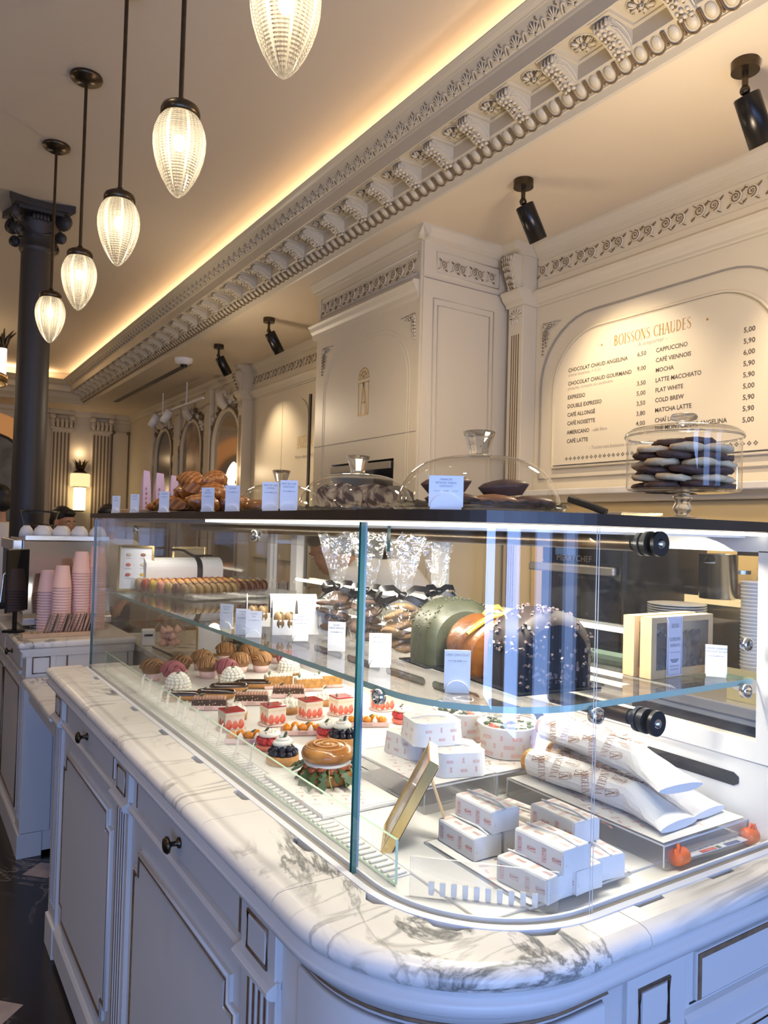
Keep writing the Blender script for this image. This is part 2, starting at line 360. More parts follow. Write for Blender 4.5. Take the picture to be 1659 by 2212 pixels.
def crois_mat():
    m, N, L, b = newmat('croissant'); tc = N.new('ShaderNodeTexCoord'); wv = N.new('ShaderNodeTexWave'); wv.wave_type = 'BANDS'; wv.bands_direction = 'DIAGONAL'
    wv.inputs['Scale'].default_value = 24; wv.inputs['Distortion'].default_value = 3.5; wv.inputs['Detail'].default_value = 2; wv.inputs['Detail Scale'].default_value = .6
    rp = N.new('ShaderNodeValToRGB'); rp.color_ramp.elements[0].color = (.29,.095,.02,1); rp.color_ramp.elements[1].color = (.50,.205,.05,1); rp.color_ramp.elements[0].position = .15; rp.color_ramp.elements[1].position = .85
    bp = N.new('ShaderNodeBump'); bp.inputs['Strength'].default_value = .45; bp.inputs['Distance'].default_value = .003
    L.new(tc.outputs['Object'], wv.inputs['Vector']); L.new(wv.outputs['Fac'], rp.inputs['Fac']); L.new(rp.outputs['Color'], b.inputs['Base Color']); L.new(wv.outputs['Fac'], bp.inputs['Height']); L.new(bp.outputs[0], b.inputs['Normal'])
    b.inputs['Roughness'].default_value = .32; b.inputs['Coat Weight'].default_value = .15; return m
M['crois'] = crois_mat()
M['cookie'] = mat('cookie_dough', (.42, .25, .12), .7, noise=.35, nscale=45, bump=.6, bscale=70)
M['cookied'] = mat('dark_cookie', (.12, .06, .04), .6, noise=.3, nscale=60, bump=.6, bscale=80)
M['sable'] = mat('shortbread', (.90, .66, .36), .65, noise=.2, nscale=50, bump=.3, bscale=90)
M['skin'] = mat('skin', (.50, .27, .17), .5, sss=.1)
M['hair'] = mat('hair_black', (.012, .010, .009), .45, bump=.6, bscale=120)
M['shirt'] = mat('white_shirt', (.70, .68, .66), .7, bump=.3, bscale=14)
M['fabric'] = mat('dark_cloth', (.03, .03, .035), .8)
M['backsplash'] = mat('yellow_backsplash', (.62, .46, .22), .4)
M['lampcream'] = emis('lamp_cream', (1.0, .80, .42), 3.2)
M['bulb'] = emis('bulb', (1.0, .86, .62), 22.0)
M['antique'] = mat('antique_mirror', (.55, .42, .28), .25, metal=.5, noise=.6, nscale=3)
M['orangep'] = mat('orange_plastic', (.80, .14, .02), .35)
M['redtin'] = mat('red_tin', (.55, .03, .02), .4)
# ================================================================== THE ROOM
YB, YE, XL, XW = -2.2, 11.7, -3.2, 2.95
b = MB().box(XL, 3.4, YB-.1, YE+.1, -.1, 0)
floor = struct(b.build('floor', M['floor']))
for (x, y, s) in ((.587, 3.50, .085), (.30, 2.56, .085), (-.10, 3.5, .085), (-.1, 1.6, .085), (-.55, 2.55, .085)):
    q = MB().prism([(-s, 0), (0, -s), (s, 0), (0, s)], 'z', 0, .0012); q.build('stone_inset', M['floorin'], floor, (x, y, 0))
struct(MB().box(XL, 2.16, YB-.1, 11.0, 3.5, 3.6).build('ceiling_upper', M['ceil']))
sof = MB().box(2.133, 3.4, YB-.1, YE+.1, 3.1, 3.5); sof.box(XL, 2.133, 10.957, YE+.1, 3.1, 3.5)
struct(sof.build('ceiling_lower', M['soffit']))
struct(MB().box(XW, 3.4, YB-.1, YE+.1, 0, 3.1).build('wall_right', M['paint']))
struct(MB().box(XL, 3.4, YE, YE+.15, 0, 3.1).build('wall_back', M['paint']))
struct(MB().box(XL-.15, XL, YB-.1, YE+.1, 0, 3.5).build('wall_left', M['paint']))
wf = MB().box(XL, 3.4, YB-.2, YB, 0, .35).box(XL, 3.4, YB-.2, YB, 2.75, 3.5).box(XL, -2.5, YB-.2, YB, .35, 2.75).box(2.7, 3.4, YB-.2, YB, .35, 2.75)
struct(wf.build('wall_front', M['cab']))
wn = struct(bpy.data.objects.new('window_1', None)); COL.objects.link(wn)
fr = MB()
for x in (-2.5, -1.2, .1, 1.4, 2.62): fr.box(x, x+.08, YB-.14, YB-.06, .35, 2.75)
fr.build('window_frame', M['dkmetal'], wn)
MB().box(-2.5, 2.7, YB-.14, YB-.06, 2.1, 2.16).build('transom', M['dkmetal'], wn)

# ------------------------------------------------------------------ cornice between the two ceilings
prof = [(2.133,3.10),(2.124,3.106),(2.118,3.118),(2.112,3.128),(2.106,3.131),(2.106,3.135),(2.098,3.14),(2.080,3.155),(2.062,3.171),(2.056,3.172),(2.05,3.176),
        (2.05,3.232),(2.042,3.238),(2.042,3.245),(1.916,3.245),(1.912,3.236),(1.905,3.232),(1.900,3.234),(1.897,3.262),(1.893,3.290),(1.889,3.297),(1.886,3.305),
        (1.878,3.309),(1.865,3.318),(1.850,3.330),(1.838,3.344),(1.832,3.350),(1.826,3.350),(1.822,3.354),(1.806,3.360),(1.790,3.369),(1.790,3.374),(2.15,3.374)]
cv = []; n = len(prof)
for x, z in prof:
    ym = 10.957 - (2.133 - x); cv += [(x, YB, z), (x, ym, z), (XL, ym, z)]
cf = []
for i in range(n-1):
    cf += [(3*i, 3*i+1, 3*i+4, 3*i+3), (3*i+1, 3*i+2, 3*i+5, 3*i+4)]
trim = MB().add(cv, cf).build('trim_1', M['paint']); struct(trim, 'carved cream cornice with scroll brackets running along the ceiling edge')
def frame_m(a, b_, c, p):
    return Matrix(((a[0], b_[0], c[0], p[0]), (a[1], b_[1], c[1], p[1]), (a[2], b_[2], c[2], p[2]), (0,0,0,1)))
def slope(p0, p1):
    d = Vector((p1[0]-p0[0], 0, p1[1]-p0[1])).normalized(); a = Vector((0,-1,0)); return a, d, a.cross(d)
def put(me, name, M4, parent):
    o = bpy.data.objects.new(name, me); COL.objects.link(o); o.parent = parent; o.matrix_local = M4; return o
FX = ((0,-1,0), (0,0,1), (-1,0,0)); FY = ((1,0,0), (0,0,1), (0,-1,0))
# acanthus leaf
def leaf_mesh():
    m = MB()
    for k in range(-3, 4):
        an = k*.38; L = .034 - abs(k)*.003
        Mx = Matrix.Rotation(-an, 3, 'Z')
        m.ell((math.sin(an)*L*.75, .006 + math.cos(an)*L*.75, .005), (.0042, L*.62, .0055), 6, 5, 0, Mx)
        if k < 3:
            a2 = an + .19; m.ell((math.sin(a2)*L*.72, .006 + math.cos(a2)*L*.72, .0035), (.0030, L*.64, .0058), 5, 4, 1, Matrix.Rotation(-a2, 3, 'Z'))
    m.ell((0, .004, .004), (.010, .006, .006), 8, 5, 0)
    # curl beside it
    m.tube([(.034, .003, .004), (.040, .018, .006), (.047, .032, .007), (.055, .036, .007), (.058, .028, .006), (.052, .024, .005)], [.004,.005,.005,.0045,.004,.003], 6, 0)
    m.tube([(.040, .004, .004), (.046, .018, .006), (.053, .028, .006)], .0034, 5, 1)
    m.tube([(.030, .040, .003), (.024, .050, .004), (.030, .055, .004)], [.002,.003,.002], 5, 1)
    return m.mesh('acanthus_leaf', [M['paint'], M['glaze']])
LEAF = leaf_mesh(); a, u, c = slope((1.886,3.305), (1.832,3.350))
y = 1.02
while y < 10.55:
    put(LEAF, 'acanthus_leaf', frame_m(a, u, c, (1.884, y, 3.3065)), trim); y += .0945
# egg and dart
def egg_mesh():
    m = MB(); m.ell((0, .004, -.001), (.0205, .027, .0125), 14, 8, 0)
    ring = [(-.0275, .026, .006)] + [(.0275*math.cos(t), -.004 + .029*math.sin(t), .005) for t in [PI + PI*i/10 for i in range(11)]] + [(.0275, .026, .006)]
    m.tube(ring, .0031, 6, 1)
    m.tube([(.0334, .028, .006), (.0334, -.016, .006)], [.0042, .002], 6, 1)
    m.ell((.0334, -.020, .005), (.0055, .006, .003), 6, 4, 1)
    return m.mesh('egg', [M['paint'], M['glaze']])
EGG = egg_mesh(); a, u, c = slope((2.106,3.135), (2.062,3.171)); y = 1.836 - .0668*10 - .0334
while y < 10.9:
    put(EGG, 'egg', frame_m(a, u, c, (2.084, y, 3.153)), trim); y += .0668
# modillions and rosettes
def modillion_mesh():
    m = MB()
    m.box(-.138, 0, -.046, .046, -.012, 0)
    m.box(-.142, -.138, -.050, .050, -.005, 0)
    p = [(0,-.012),(0,-.082),(-.012,-.087),(-.03,-.078),(-.055,-.062),(-.080,-.052),(-.100,-.050),(-.116,-.044),(-.124,-.032),(-.122,-.018),(-.114,-.012)]
    m.prism(p, 'y', -.034, .034)
    for sy in (-.0345, .0345):                       # volute lines on both flanks
        sp = [(-.108 + .013*math.cos(t)*(1-t/14), sy, -.031 + .013*math.sin(t)*(1-t/14)) for t in [i*.6 for i in range(18)]]
        m.tube(sp, .002, 5, 0)
        m.tube([(-.108, sy, -.046), (-.075, sy, -.040), (-.04, sy, -.055), (-.012, sy, -.074), (-.006, sy, -.06), (-.02, sy, -.04), (-.05, sy, -.024), (-.09, sy, -.018)], .0025, 5, 0)
    # leaf under the bracket
    pts = [(-.118,-.044),(-.100,-.053),(-.080,-.056),(-.055,-.066),(-.030,-.082),(-.010,-.091)]
    for i, (x, z) in enumerate(pts):
        for k in (-1, 0, 1):
            m.ell((x + .006*abs(k), k*.019, z), (.010, .0085, .0075), 7, 5, 0, Matrix.Rotation(k*.5, 3, 'Z'))
            if i: m.ell((x + .010, k*.019 + (.0 if k else .0095), z - .004), (.0055, .0055, .0055), 5, 4, 1)
    for k in (-1.5, -.5, .5, 1.5): m.ell((-.125, k*.016, -.030), (.006, .007, .014), 6, 5, 0)
    for k in (-1, 0, 1): m.ell((-.128, k*.016, -.030), (.003, .0022, .011), 5, 4, 1)
    return m.mesh('modillion', [M['paint'], M['glaze']])
MODM = modillion_mesh()
def rosette_mesh():
    m = MB()
    m.lathe([(.050, 0), (.050, -.003), (.046, -.004), (.044, -.001)], 20, (0,0,0), 0)
    for k in range(6):
        t = k*PI/3 + .3; R3 = Matrix.Rotation(t, 3, 'Z')
        for d in (-.18, 0, .18):
            m.ell((.029*math.cos(t+d), .029*math.sin(t+d), -.008), (.0175, .0052, .008), 6, 5, 0, Matrix.Rotation(t+d, 3, 'Z'))
        m.ell((.030*math.cos(t+.52), .030*math.sin(t+.52), -.004), (.012, .004, .005), 5, 4, 1, Matrix.Rotation(t+.52, 3, 'Z'))
        m.ell((.032*math.cos(t+.09), .032*math.sin(t+.09), -.013), (.011, .0016, .004), 5, 4, 1, Matrix.Rotation(t+.09, 3, 'Z'))
    m.ell((0, 0, -.012), (.011, .011, .010), 10, 6, 0)
    for k in range(6): m.ell((.010*math.cos(k*PI/3), .010*math.sin(k*PI/3), -.018), (.003, .003, .003), 5, 4, 1)
    return m.mesh('rosette', [M['paint'], M['glaze']])
ROSM = rosette_mesh(); y = 1.913 + .045 - .2455*4
while y < 10.75:
    put(MODM, 'modillion', tr(2.05, y, 3.245), trim)
    put(ROSM, 'rosette', tr(1.980, y + .1228, 3.2445), trim); y += .2455

# ------------------------------------------------------------------ lettering made of strokes (flat print)
def stroke(m, pts, w, mi=0):
    ws = w if isinstance(w, (list, tuple)) else [w]*len(pts)
    P = [Vector((p[0], p[1])) for p in pts]; vs = []
    for i, p in enumerate(P):
        t = (P[min(i+1, len(P)-1)] - P[max(i-1, 0)]); t.normalize(); nn = Vector((-t.y, t.x))*ws[i]/2
        vs += [(p.x+nn.x, p.y+nn.y, 0), (p.x-nn.x, p.y-nn.y, 0)]
    m.add(vs, [(2*i, 2*i+1, 2*i+3, 2*i+2) for i in range(len(P)-1)], mi)
def arcw(cx, cy, rx, ry, a0, a1, n, thick, thin):
    pts = []; ws = []
    for i in range(n+1):
        t = a0 + (a1-a0)*i/n; pts.append((cx + rx*math.cos(t), cy + ry*math.sin(t))); ws.append(thin + (thick-thin)*abs(math.cos(t)))
    return pts, ws
TK, TN = .13, .045
def glyph(ch):
    m = MB(); st = lambda p, w: stroke(m, p, w)
    def serif(x, y): st([(x-.11, y), (x+.11, y)], .035)
    w = .5
    if ch == 'A':
        st([(.05,0),(.28,1)], TN); st([(.28,1),(.52,0)], TK); st([(.12,.36),(.42,.36)], TN); serif(.05,.02); serif(.52,.02); w = .60
    elif ch == 'N':
        st([(.08,0),(.08,1)], TN); st([(.08,1),(.5,0)], TK); st([(.5,0),(.5,1)], TN); serif(.08,.02); serif(.08,.98); serif(.5,.98); w = .62
    elif ch == 'G':
        p, q = arcw(.34,.5,.27,.49, .7, 2*PI-.8, 14, TK, TN); st(p, q); st([(.54,.42),(.54,.08)], TK*.8); st([(.40,.42),(.60,.42)], .035); w = .66
    elif ch == 'C':
        p, q = arcw(.34,.5,.27,.49, .7, 2*PI-.7, 14, TK, TN); st(p, q); w = .60
    elif ch == 'O':
        p, q = arcw(.36,.5,.29,.49, 0, 2*PI, 18, TK, TN); st(p, q); w = .72
    elif ch == 'E':
        st([(.12,0),(.12,1)], TK)
        for yy, l in ((.02,.42),(.52,.34),(.98,.42)): st([(.04,yy),(.04+l,yy)], .04)
        w = .50
    elif ch == 'L':
        st([(.12,0),(.12,1)], TK); st([(.02,.02),(.46,.02)], .04); st([(.02,.98),(.22,.98)], .035); w = .48
    elif ch == 'I':
        st([(.12,0),(.12,1)], TK); serif(.12,.02); serif(.12,.98); w = .26
    elif ch == 'H':
        st([(.10,0),(.10,1)], TK); st([(.48,0),(.48,1)], TK); st([(.1,.52),(.48,.52)], TN)
        for x in (.1,.48): serif(x,.02); serif(x,.98)
        w = .62
    elif ch == 'U':
        st([(.10,1),(.10,.3)], TK); p, q = arcw(.29,.3,.19,.29, PI, 2*PI, 10, TK, TN); st(p, q); st([(.48,.3),(.48,1)], TN); serif(.1,.98); serif(.48,.98); w = .62
    elif ch == 'D':
        st([(.12,0),(.12,1)], TK); p, q = arcw(.14,.5,.38,.48, -PI/2, PI/2, 12, TK, TN); st(p, q); w = .64
    elif ch == 'B':
        st([(.12,0),(.12,1)], TK); p, q = arcw(.14,.75,.24,.23, -PI/2, PI/2, 9, TK, TN); st(p, q); p, q = arcw(.14,.27,.29,.25, -PI/2, PI/2, 9, TK, TN); st(p, q); w = .54
    elif ch == 'S':
        pts = [(.40,.84),(.33,.96),(.22,.97),(.10,.88),(.08,.74),(.16,.62),(.30,.48),(.40,.34),(.40,.18),(.30,.04),(.18,.03),(.06,.14),(.05,.24)]
        st(pts, [.05,.05,.05,.07,.10,.12,.13,.12,.10,.07,.05,.05,.05]); w = .48
    elif ch == '-': st([(.10,.5),(.18,.5)], .09); w = .3
    else: w = .32
    return m, w
def word(txt, h=1.0, squeeze=1.0, mi=0):
    m = MB(); x = 0
    for ch in txt:
        g, w = glyph(ch); m.merge(g, Matrix.Translation((x, 0, 0)), mi); x += w + .045
    sc = Matrix.Diagonal((h*squeeze, h, 1, 1)); o = MB(); o.merge(m, Matrix.Translation((-x*h*squeeze/2, 0, 0)) @ sc); o.width = x*h*squeeze
    return o
def logo(h=1.0):
    # arched window with the letter A, drawn as thin strokes; origin at bottom centre
    m = MB(); w = .36
    for (x0, y0, x1, y1) in ((-.18,0,.18,0), (-.18,0,-.18,.62), (.18,0,.18,.62), (-.20,.62,.20,.62), (-.20,.70,.20,.70)): stroke(m, [(x0,y0),(x1,y1)], .022)
    for R in (.18, .11): stroke(m, [(p[0], p[1]) for p in arc(0, .72, R, 0, PI, 12)], .02)
    for t in (.5, 1.05, PI/2, 2.09, 2.64): stroke(m, [(0, .72), (.18*math.cos(t), .72+.18*math.sin(t))], .014)
    stroke(m, [(-.10,.04),(.0,.62)], .030); stroke(m, [(0,.62),(.10,.04)], .06); stroke(m, [(-.065,.24),(.065,.24)], .025)
    for x in (-.10, .10): stroke(m, [(x-.045,.03),(x+.045,.03)], .025)
    o = MB(); o.merge(m, Matrix.Diagonal((h, h, 1, 1))); return o
def text(name, body, size, M4, material, parent, align='LEFT', sx=1.0, bold=0.0):
    cu = bpy.data.curves.new(name, 'FONT'); cu.body = body; cu.size = size; cu.align_x = align; cu.resolution_u = 2; cu.offset = bold
    cu.materials.append(material)
    o = bpy.data.objects.new(name, cu); COL.objects.link(o); o.parent = parent
    o.matrix_local = M4 @ Matrix.Diagonal((sx, 1, 1, 1)); return o
def wallm(F, p): return frame_m(F[0], F[1], F[2], p)

# ------------------------------------------------------------------ scroll frieze unit
def rinceau(P=.20, h=.075, both=True):
    m = MB(); k = h/.075
    def sp(cx, cy, r, s, t0, turns, mi, rad, c):
        pts = []
        for i in range(int(turns*9)+1):
            t = t0 + s*i*2*PI/9; q = r*(1 - .72*i/(turns*9)); pts.append((cx + q*math.cos(t), cy + q*math.sin(t), c))
        m.tube(pts, rad, 5, mi)
    for cx, s in ((-.05*k, 1), (.05*k, -1)):
        sp(cx, 0, .030*k, s, -PI/2 if s > 0 else PI/2, 1.9, 0, .0050*k, .005)
        sp(cx, 0, .0245*k, s, -PI/2 if s > 0 else PI/2, 1.6, 1, .0040*k, .007)
        for q in range(5):
            t = q*2*PI/5; m.ell((cx + .008*k*math.cos(t), .008*k*math.sin(t), .007), (.0052*k, .0052*k, .004), 5, 4, 0)
        m.ell((cx, 0, .009), (.004*k, .004*k, .004), 5, 4, 1)
        for (dx, dy, an) in ((.042, .028, .7), (-.040, -.028, .7), (.030, -.034, -.6), (-.030, .034, -.6)):
            m.ell((cx + dx*k*.8, dy*k*.9, .004), (.013*k, .005*k, .006), 6, 4, 0, Matrix.Rotation(an, 3, 'Z'))
            m.ell((cx + dx*k*.8, dy*k*.9 - .004*k, .0045), (.0135*k, .0036*k, .006), 5, 4, 1, Matrix.Rotation(an, 3, 'Z'))
    return m
RIN = rinceau().mesh('scroll_ornament', [M['paint'], M['glaze']])
RINS = rinceau(h=.062).mesh('scroll_ornament', [M['paint'], M['glaze']])
def corner_leaf(s=.135):
    # carved spandrel leaf filling the corner; origin at the corner, runs along +a and -b
    m = MB(); rnd = random.Random(4)
    for k in range(9):
        an = -PI/2*(k/8); L = s*(1.0 - .62*math.sin(PI*k/8)) * (1.25 if k > 4 else 1.0)
        n = max(2, int(L/.018))
        for i in range(n):
            f = (i+.6)/n; r_ = .0105*(1-.55*f); x, y = .006 + f*L*math.cos(an), -.006 + f*L*math.sin(an)
            m.ell((x, y, .003), (r_*1.15, r_*.55, .006), 6, 4, 0, Matrix.Rotation(an + rnd.uniform(-.5,.5), 3, 'Z'))
            m.ell((x - r_*.5*math.sin(an), y + r_*.5*math.cos(an), .0035), (r_*1.1, r_*.34, .0055), 6, 4, 1, Matrix.Rotation(an + rnd.uniform(-.3,.3), 3, 'Z'))
    m.ell((.020, -.020, .004), (.011, .011, .007), 8, 5, 0); m.ell((.020, -.020, .008), (.005, .005, .005), 8, 5, 1)
    return m.mesh('corner_leaf', [M['paint'], M['glaze']])
CLEAF = corner_leaf()

# ------------------------------------------------------------------ menu wall entablature, panel, ledge
ENT = [(2.95,3.10),(2.900,3.10),(2.901,3.088),(2.910,3.075),(2.920,3.055),(2.932,3.045),(2.932,3.03),(2.940,3.026),(2.940,2.862),(2.934,2.858),(2.934,2.850),
       (2.905,2.842),(2.893,2.832),(2.893,2.822),(2.902,2.815),(2.906,2.800),(2.920,2.785),(2.922,2.772),(2.936,2.766),(2.938,2.757),(2.95,2.755)]
ent = struct(MB().prism(ENT, 'y', -1.2, 3.02).build('trim_2', M['paint']), 'cream wall entablature with scroll frieze above the menu')
y = 2.93
while y > -.9:
    put(RIN, 'scroll_ornament', wallm(FX, (2.9405, y, 2.951)), ent); y -= .172
MB().box(2.9335, 2.94, -1.2, 3.02, 3.004, 3.008).box(2.9335, 2.94, -1.2, 3.02, 2.893, 2.897).build('frieze_bead', M['paint'], ent)
gap = MB().box(2.899, 2.95, -1.2, 3.02, 3.1, 3.104); 
ent2 = struct(MB().prism(ENT, 'y', 4.40, 6.98).build('trim_3', M['paint']), 'cream wall entablature with scroll frieze beyond the chimney')
y = 6.88
while y > 4.4:
    put(RIN, 'scroll_ornament', wallm(FX, (2.9405, y, 2.951)), ent2); y -= .172
def rounded_top(y0, y1, z0, z1, R, n=10):
    pts = [(y0, z0), (y0, z1 - R)] + [(y0 + (1 if y1 > y0 else -1)*(R - R*math.cos(t)), z1 - R + R*math.sin(t)) for t in [PI/2*i/n for i in range(1, n+1)]]
    s = 1 if y1 > y0 else -1
    pts += [(y1 - s*(R - R*math.sin(t)), z1 - R + R*math.cos(t)) for t in [PI/2*i/n for i in range(n+1)]] + [(y1, z0)]
    return pts
pan = thing('menu_board', 'cream wall panel lettered BOISSONS CHAUDES with drinks and prices', 'menu board', (2.944, 2.26, 1.8))
def loc_y(pts): return [(p[0]-2.26, p[1]-1.8) for p in pts]
outer = loc_y(rounded_top(2.985, 1.535, 1.80, 2.655, .36)); inner = loc_y(rounded_top(2.88, 1.64, 1.855, 2.565, .30)); inner2 = loc_y(rounded_top(2.866, 1.654, 1.868, 2.552, .29))
MB().prism(inner2, 'x', -.012, 0).build('board', M['paint'], pan)
MB().tube([(-.004, p[0], p[1]) for p in inner], .008, 6, 0, True).build('bead', M['paint'], pan)
MB().tube([(-.0125, p[0], p[1]) for p in inner2], .0025, 5, 0, True).build('bead', M['paint'], pan)
MB().tube([(-.001, p[0], p[1]) for p in outer], .0045, 6, 0, True).build('bead', M['inkgrey'], pan)
put(CLEAF, 'corner_leaf', wallm(FX, (-.001, .72, .85)), pan)
MB().box(-.085, 0, -1.2, .76, -.098, -.064).build('ledge', mat('ledge_stone', (.66,.62,.56), .3, noise=.15, nscale=5), pan, bevel=.006)
MB().prism([(-.07,-.098),(-.05,-.115),(-.04,-.132),(0,-.136),(0,-.098)], 'y', -1.2, .76).build('ledge_moulding', M['paint'], pan)
TX = -.0128
def mt(s, y, z, size, material=M['ink'], align='LEFT', sx=1.0, bold=0.0):
    text('lettering', s, size, wallm(FX, (TX, y-2.26, z-1.8)), material, pan, align, sx, bold)
w = word('BOISSONS CHAUDES', .052, .88); w.build('title', M['giltd'], pan).matrix_local = wallm(FX, (TX, 0, .634))
for yy in (.292, -.292): MB().ell((TX, yy, .655), (.0005, .006, .006), 8, 4).build('title_dot', M['giltd'], pan)
mt('- À emporter -', 2.26, 2.404, .030, M['inkgrey'], 'CENTER')
left = [('CHOCOLAT CHAUD ANGELINA', 2.351, '6,50'), ('CHOCOLAT CHAUD GOURMAND', 2.281, '9,00'), ('EXPRESSO', 2.209, '3,50'), ('DOUBLE EXPRESSO', 2.162, '5,00'), ('CAFÉ ALLONGÉ', 2.117, '3,50'), ('CAFÉ NOISETTE', 2.072, '3,80'), ('AMERICANO', 2.025, '4,00'), ('CAFÉ LATTE', 1.979, '')]
for s, z, p in left:
    mt(s, 2.772, z, .0285, sx=.92, bold=.0006)
zp = [2.356, 2.287, 2.217, 2.169, 2.121, 2.073, 2.026]
for (s, z, p), z2 in zip(left, zp): mt(p, 2.335, z2, .030, bold=.0004)
mt('crème fouettée: + 0,50', 2.772, 2.327, .0245, M['inkgrey'], sx=.95); mt('pistache, noisette ou cacahuète', 2.772, 2.257, .0245, M['inkgrey'], sx=.95); mt('café filtre', 2.600, 2.025, .0245, M['inkgrey'])
right = ['CAPPUCCINO', 'CAFÉ VIENNOIS', 'MOCHA', 'LATTE MACCHIATO', 'FLAT WHITE', 'COLD BREW', 'MATCHA LATTE', 'CHAÏ LATTE', 'THÉ MONT-BLANC ANGELINA']
for i, s in enumerate(right): mt(s, 2.23, 2.357 - i*.0466 + (.01 if i == 8 else 0), .0285, sx=.92, bold=.0006)
for i, s in enumerate(['5,00','5,90','6,00','5,90','5,90','5,00','5,90','5,90','5,00']): mt(s, 1.80, 2.361 - i*.0469, .030, bold=.0006)
mt('- Toutes nos boissons sont servies chaudes ou glacées -', 2.62, 1.936, .0245, M['inkgrey'])
dm = MB()
for i in range(38):
    yy = .512 - i*.0279
    for dx, dz in ((.006,0),(-.006,0),(0,.006),(0,-.006)):
        q = .0042; dm.add([(TX, yy+dx-q, .097+dz), (TX, yy+dx, .097+dz-q), (TX, yy+dx+q, .097+dz), (TX, yy+dx, .097+dz+q)], [(0,1,2,3)])
dm.build('diamond_border', M['ink'], pan)

# ------------------------------------------------------------------ pilasters with console and flutes
def pilaster(yc, name):
    r = struct(bpy.data.objects.new(name, None)); COL.objects.link(r); r.location = (0, yc, 0)
    MB().box(2.845, 2.95, -.058, .058, .9, 2.76).build('shaft', M['paint'], r, bevel=.004)
    fl = MB()
    for k in (-1.5, -.5, .5, 1.5): fl.build if False else None
    for k in (-1.5, -.5, .5, 1.5):
        MB().box(2.8435, 2.846, k*.0175-.0035, k*.0175+.0035, 1.0, 2.60).build('flute', M['glaze'], r)
    cap = [(2.95,2.755),(2.838,2.757),(2.835,2.775),(2.820,2.785),(2.806,2.80),(2.802,2.815),(2.79,2.822),(2.79,2.832),(2.80,2.842),(2.832,2.85),(2.95,2.85)]
    MB().prism(cap, 'y', -.072, .072).build('cap_moulding', M['paint'], r)
    MB().box(2.838, 2.95, -.062, .062, 2.85, 3.03).build('block', M['paint'], r)
    cr = [(2.95,3.10),(2.775,3.10),(2.777,3.085),(2.795,3.06),(2.82,3.045),(2.82,3.03),(2.95,3.03)]
    MB().prism(cr, 'y', -.068, .068).build('crown', M['paint'], r)
    # console scroll with leaf
    con = [(2.84,3.03),(2.782,3.03),(2.772,3.01),(2.772,2.985),(2.785,2.955),(2.80,2.92),(2.815,2.885),(2.825,2.862),(2.84,2.858)]
    MB().prism(con, 'y', -.045, .045).build('console', M['paint'], r, bevel=.004)
    lf = MB(); pts = [(2.770,3.015),(2.768,2.99),(2.780,2.96),(2.795,2.925),(2.808,2.895),(2.818,2.872)]
    for i, (x, z) in enumerate(pts):
        for k in (-1.6, -.8, 0, .8, 1.6):
            wv = 1 - .11*i
            lf.ell((x, k*.020*wv, z - .004*abs(k)), (.006, .0055, .015), 6, 4, 0, Matrix.Rotation(-k*.25, 3, 'X'))
            lf.ell((x-.001, (k+.4)*.020*wv, z - .004*abs(k) - .008), (.0055, .0026, .013), 5, 4, 1, Matrix.Rotation(-k*.25, 3, 'X'))
    lf.build('console_leaf', [M['paint'], M['glaze']], r)
    ro = MB()
    for k in (-1.5, -.5, .5, 1.5): ro.ell((2.826, k*.022, 2.858), (.013, .013, .013), 8, 6)
    ro.build('roll', M['paint'], r)
    sh = MB()
    for k in range(-3, 4): sh.ell((2.842, math.sin(k*.5)*.030, 2.70 + math.cos(k*.5)*.026), (.006, .0085, .022), 6, 5, 0, Matrix.Rotation(-k*.5, 3, 'X')); sh.ell((2.841, math.sin(k*.5+.25)*.030, 2.70 + math.cos(k*.5+.25)*.024), (.004, .003, .018), 5, 4, 1, Matrix.Rotation(-k*.5-.25, 3, 'X'))
    for k in (-1, 0, 1): sh.ell((2.841, k*.016, 2.675), (.007, .010, .016), 6, 5, 0)
    sh.build('shell', [M['paint'], M['glaze']], r)
    return r
pilaster(3.09, 'trim_4'); pilaster(7.06, 'trim_5')

# ------------------------------------------------------------------ chimney block
ch = struct(bpy.data.objects.new('chimney_breast', None), 'cream chimney breast with gilt window emblem on its front'); COL.objects.link(ch)
bd = MB().box(2.28, 2.95, 3.185, 4.37, 1.895, 3.03).box(2.28, 2.95, 3.185, 3.425, 0, 1.895).box(2.28, 2.95, 4.13, 4.37, 0, 1.895).box(2.6, 2.95, 3.425, 4.13, 0, 1.895).box(2.28, 2.6, 3.425, 4.13, 0, 1.2)
bd.build('body', M['paint'], ch)
MB().box(2.59, 2.6, 3.43, 4.12, 1.2, 1.89).build('opening', M['black'], ch)
MB().box(2.265, 2.62, 3.44, 4.11, 1.84, 1.88).build('hood_lip', M['steel'], ch)
CR = [(0,0),(-.045,0),(-.044,-.012),(-.034,-.025),(-.02,-.045),(-.012,-.05),(-.012,-.066),(0,-.07)]
MB().prism([(2.28+x, 3.10+z) for x, z in CR], 'y', 3.14, 4.415).build('crown', M['paint'], ch)
MB().prism([(3.185+x, 3.10+z) for x, z in CR], 'x', 2.235, 2.95).build('crown', M['paint'], ch)
LG = [(0,.0),(-.045,-.006),(-.052,-.016),(-.04,-.028),(-.03,-.05),(-.018,-.066),(-.016,-.09),(0,-.1)]
MB().prism([(2.28+x, 2.83+z) for x, z in LG], 'y', 3.215, 4.41).build('ledge', M['paint'], ch)
MB().box(2.272, 2.285, 3.20, 3.212, 0, 3.03).build('edge_bead', M['paint'], ch); MB().box(2.283, 2.95, 3.181, 3.186, 2.833, 2.837).build('groove', M['inkgrey'], ch)
put(CLEAF, 'corner_leaf', wallm(FX, (2.279, 4.29, 2.655)), ch)
o = put(CLEAF, 'corner_leaf', wallm(((0,1,0),(0,0,1),(-1,0,0)), (2.279, 3.245, 2.655)), ch)
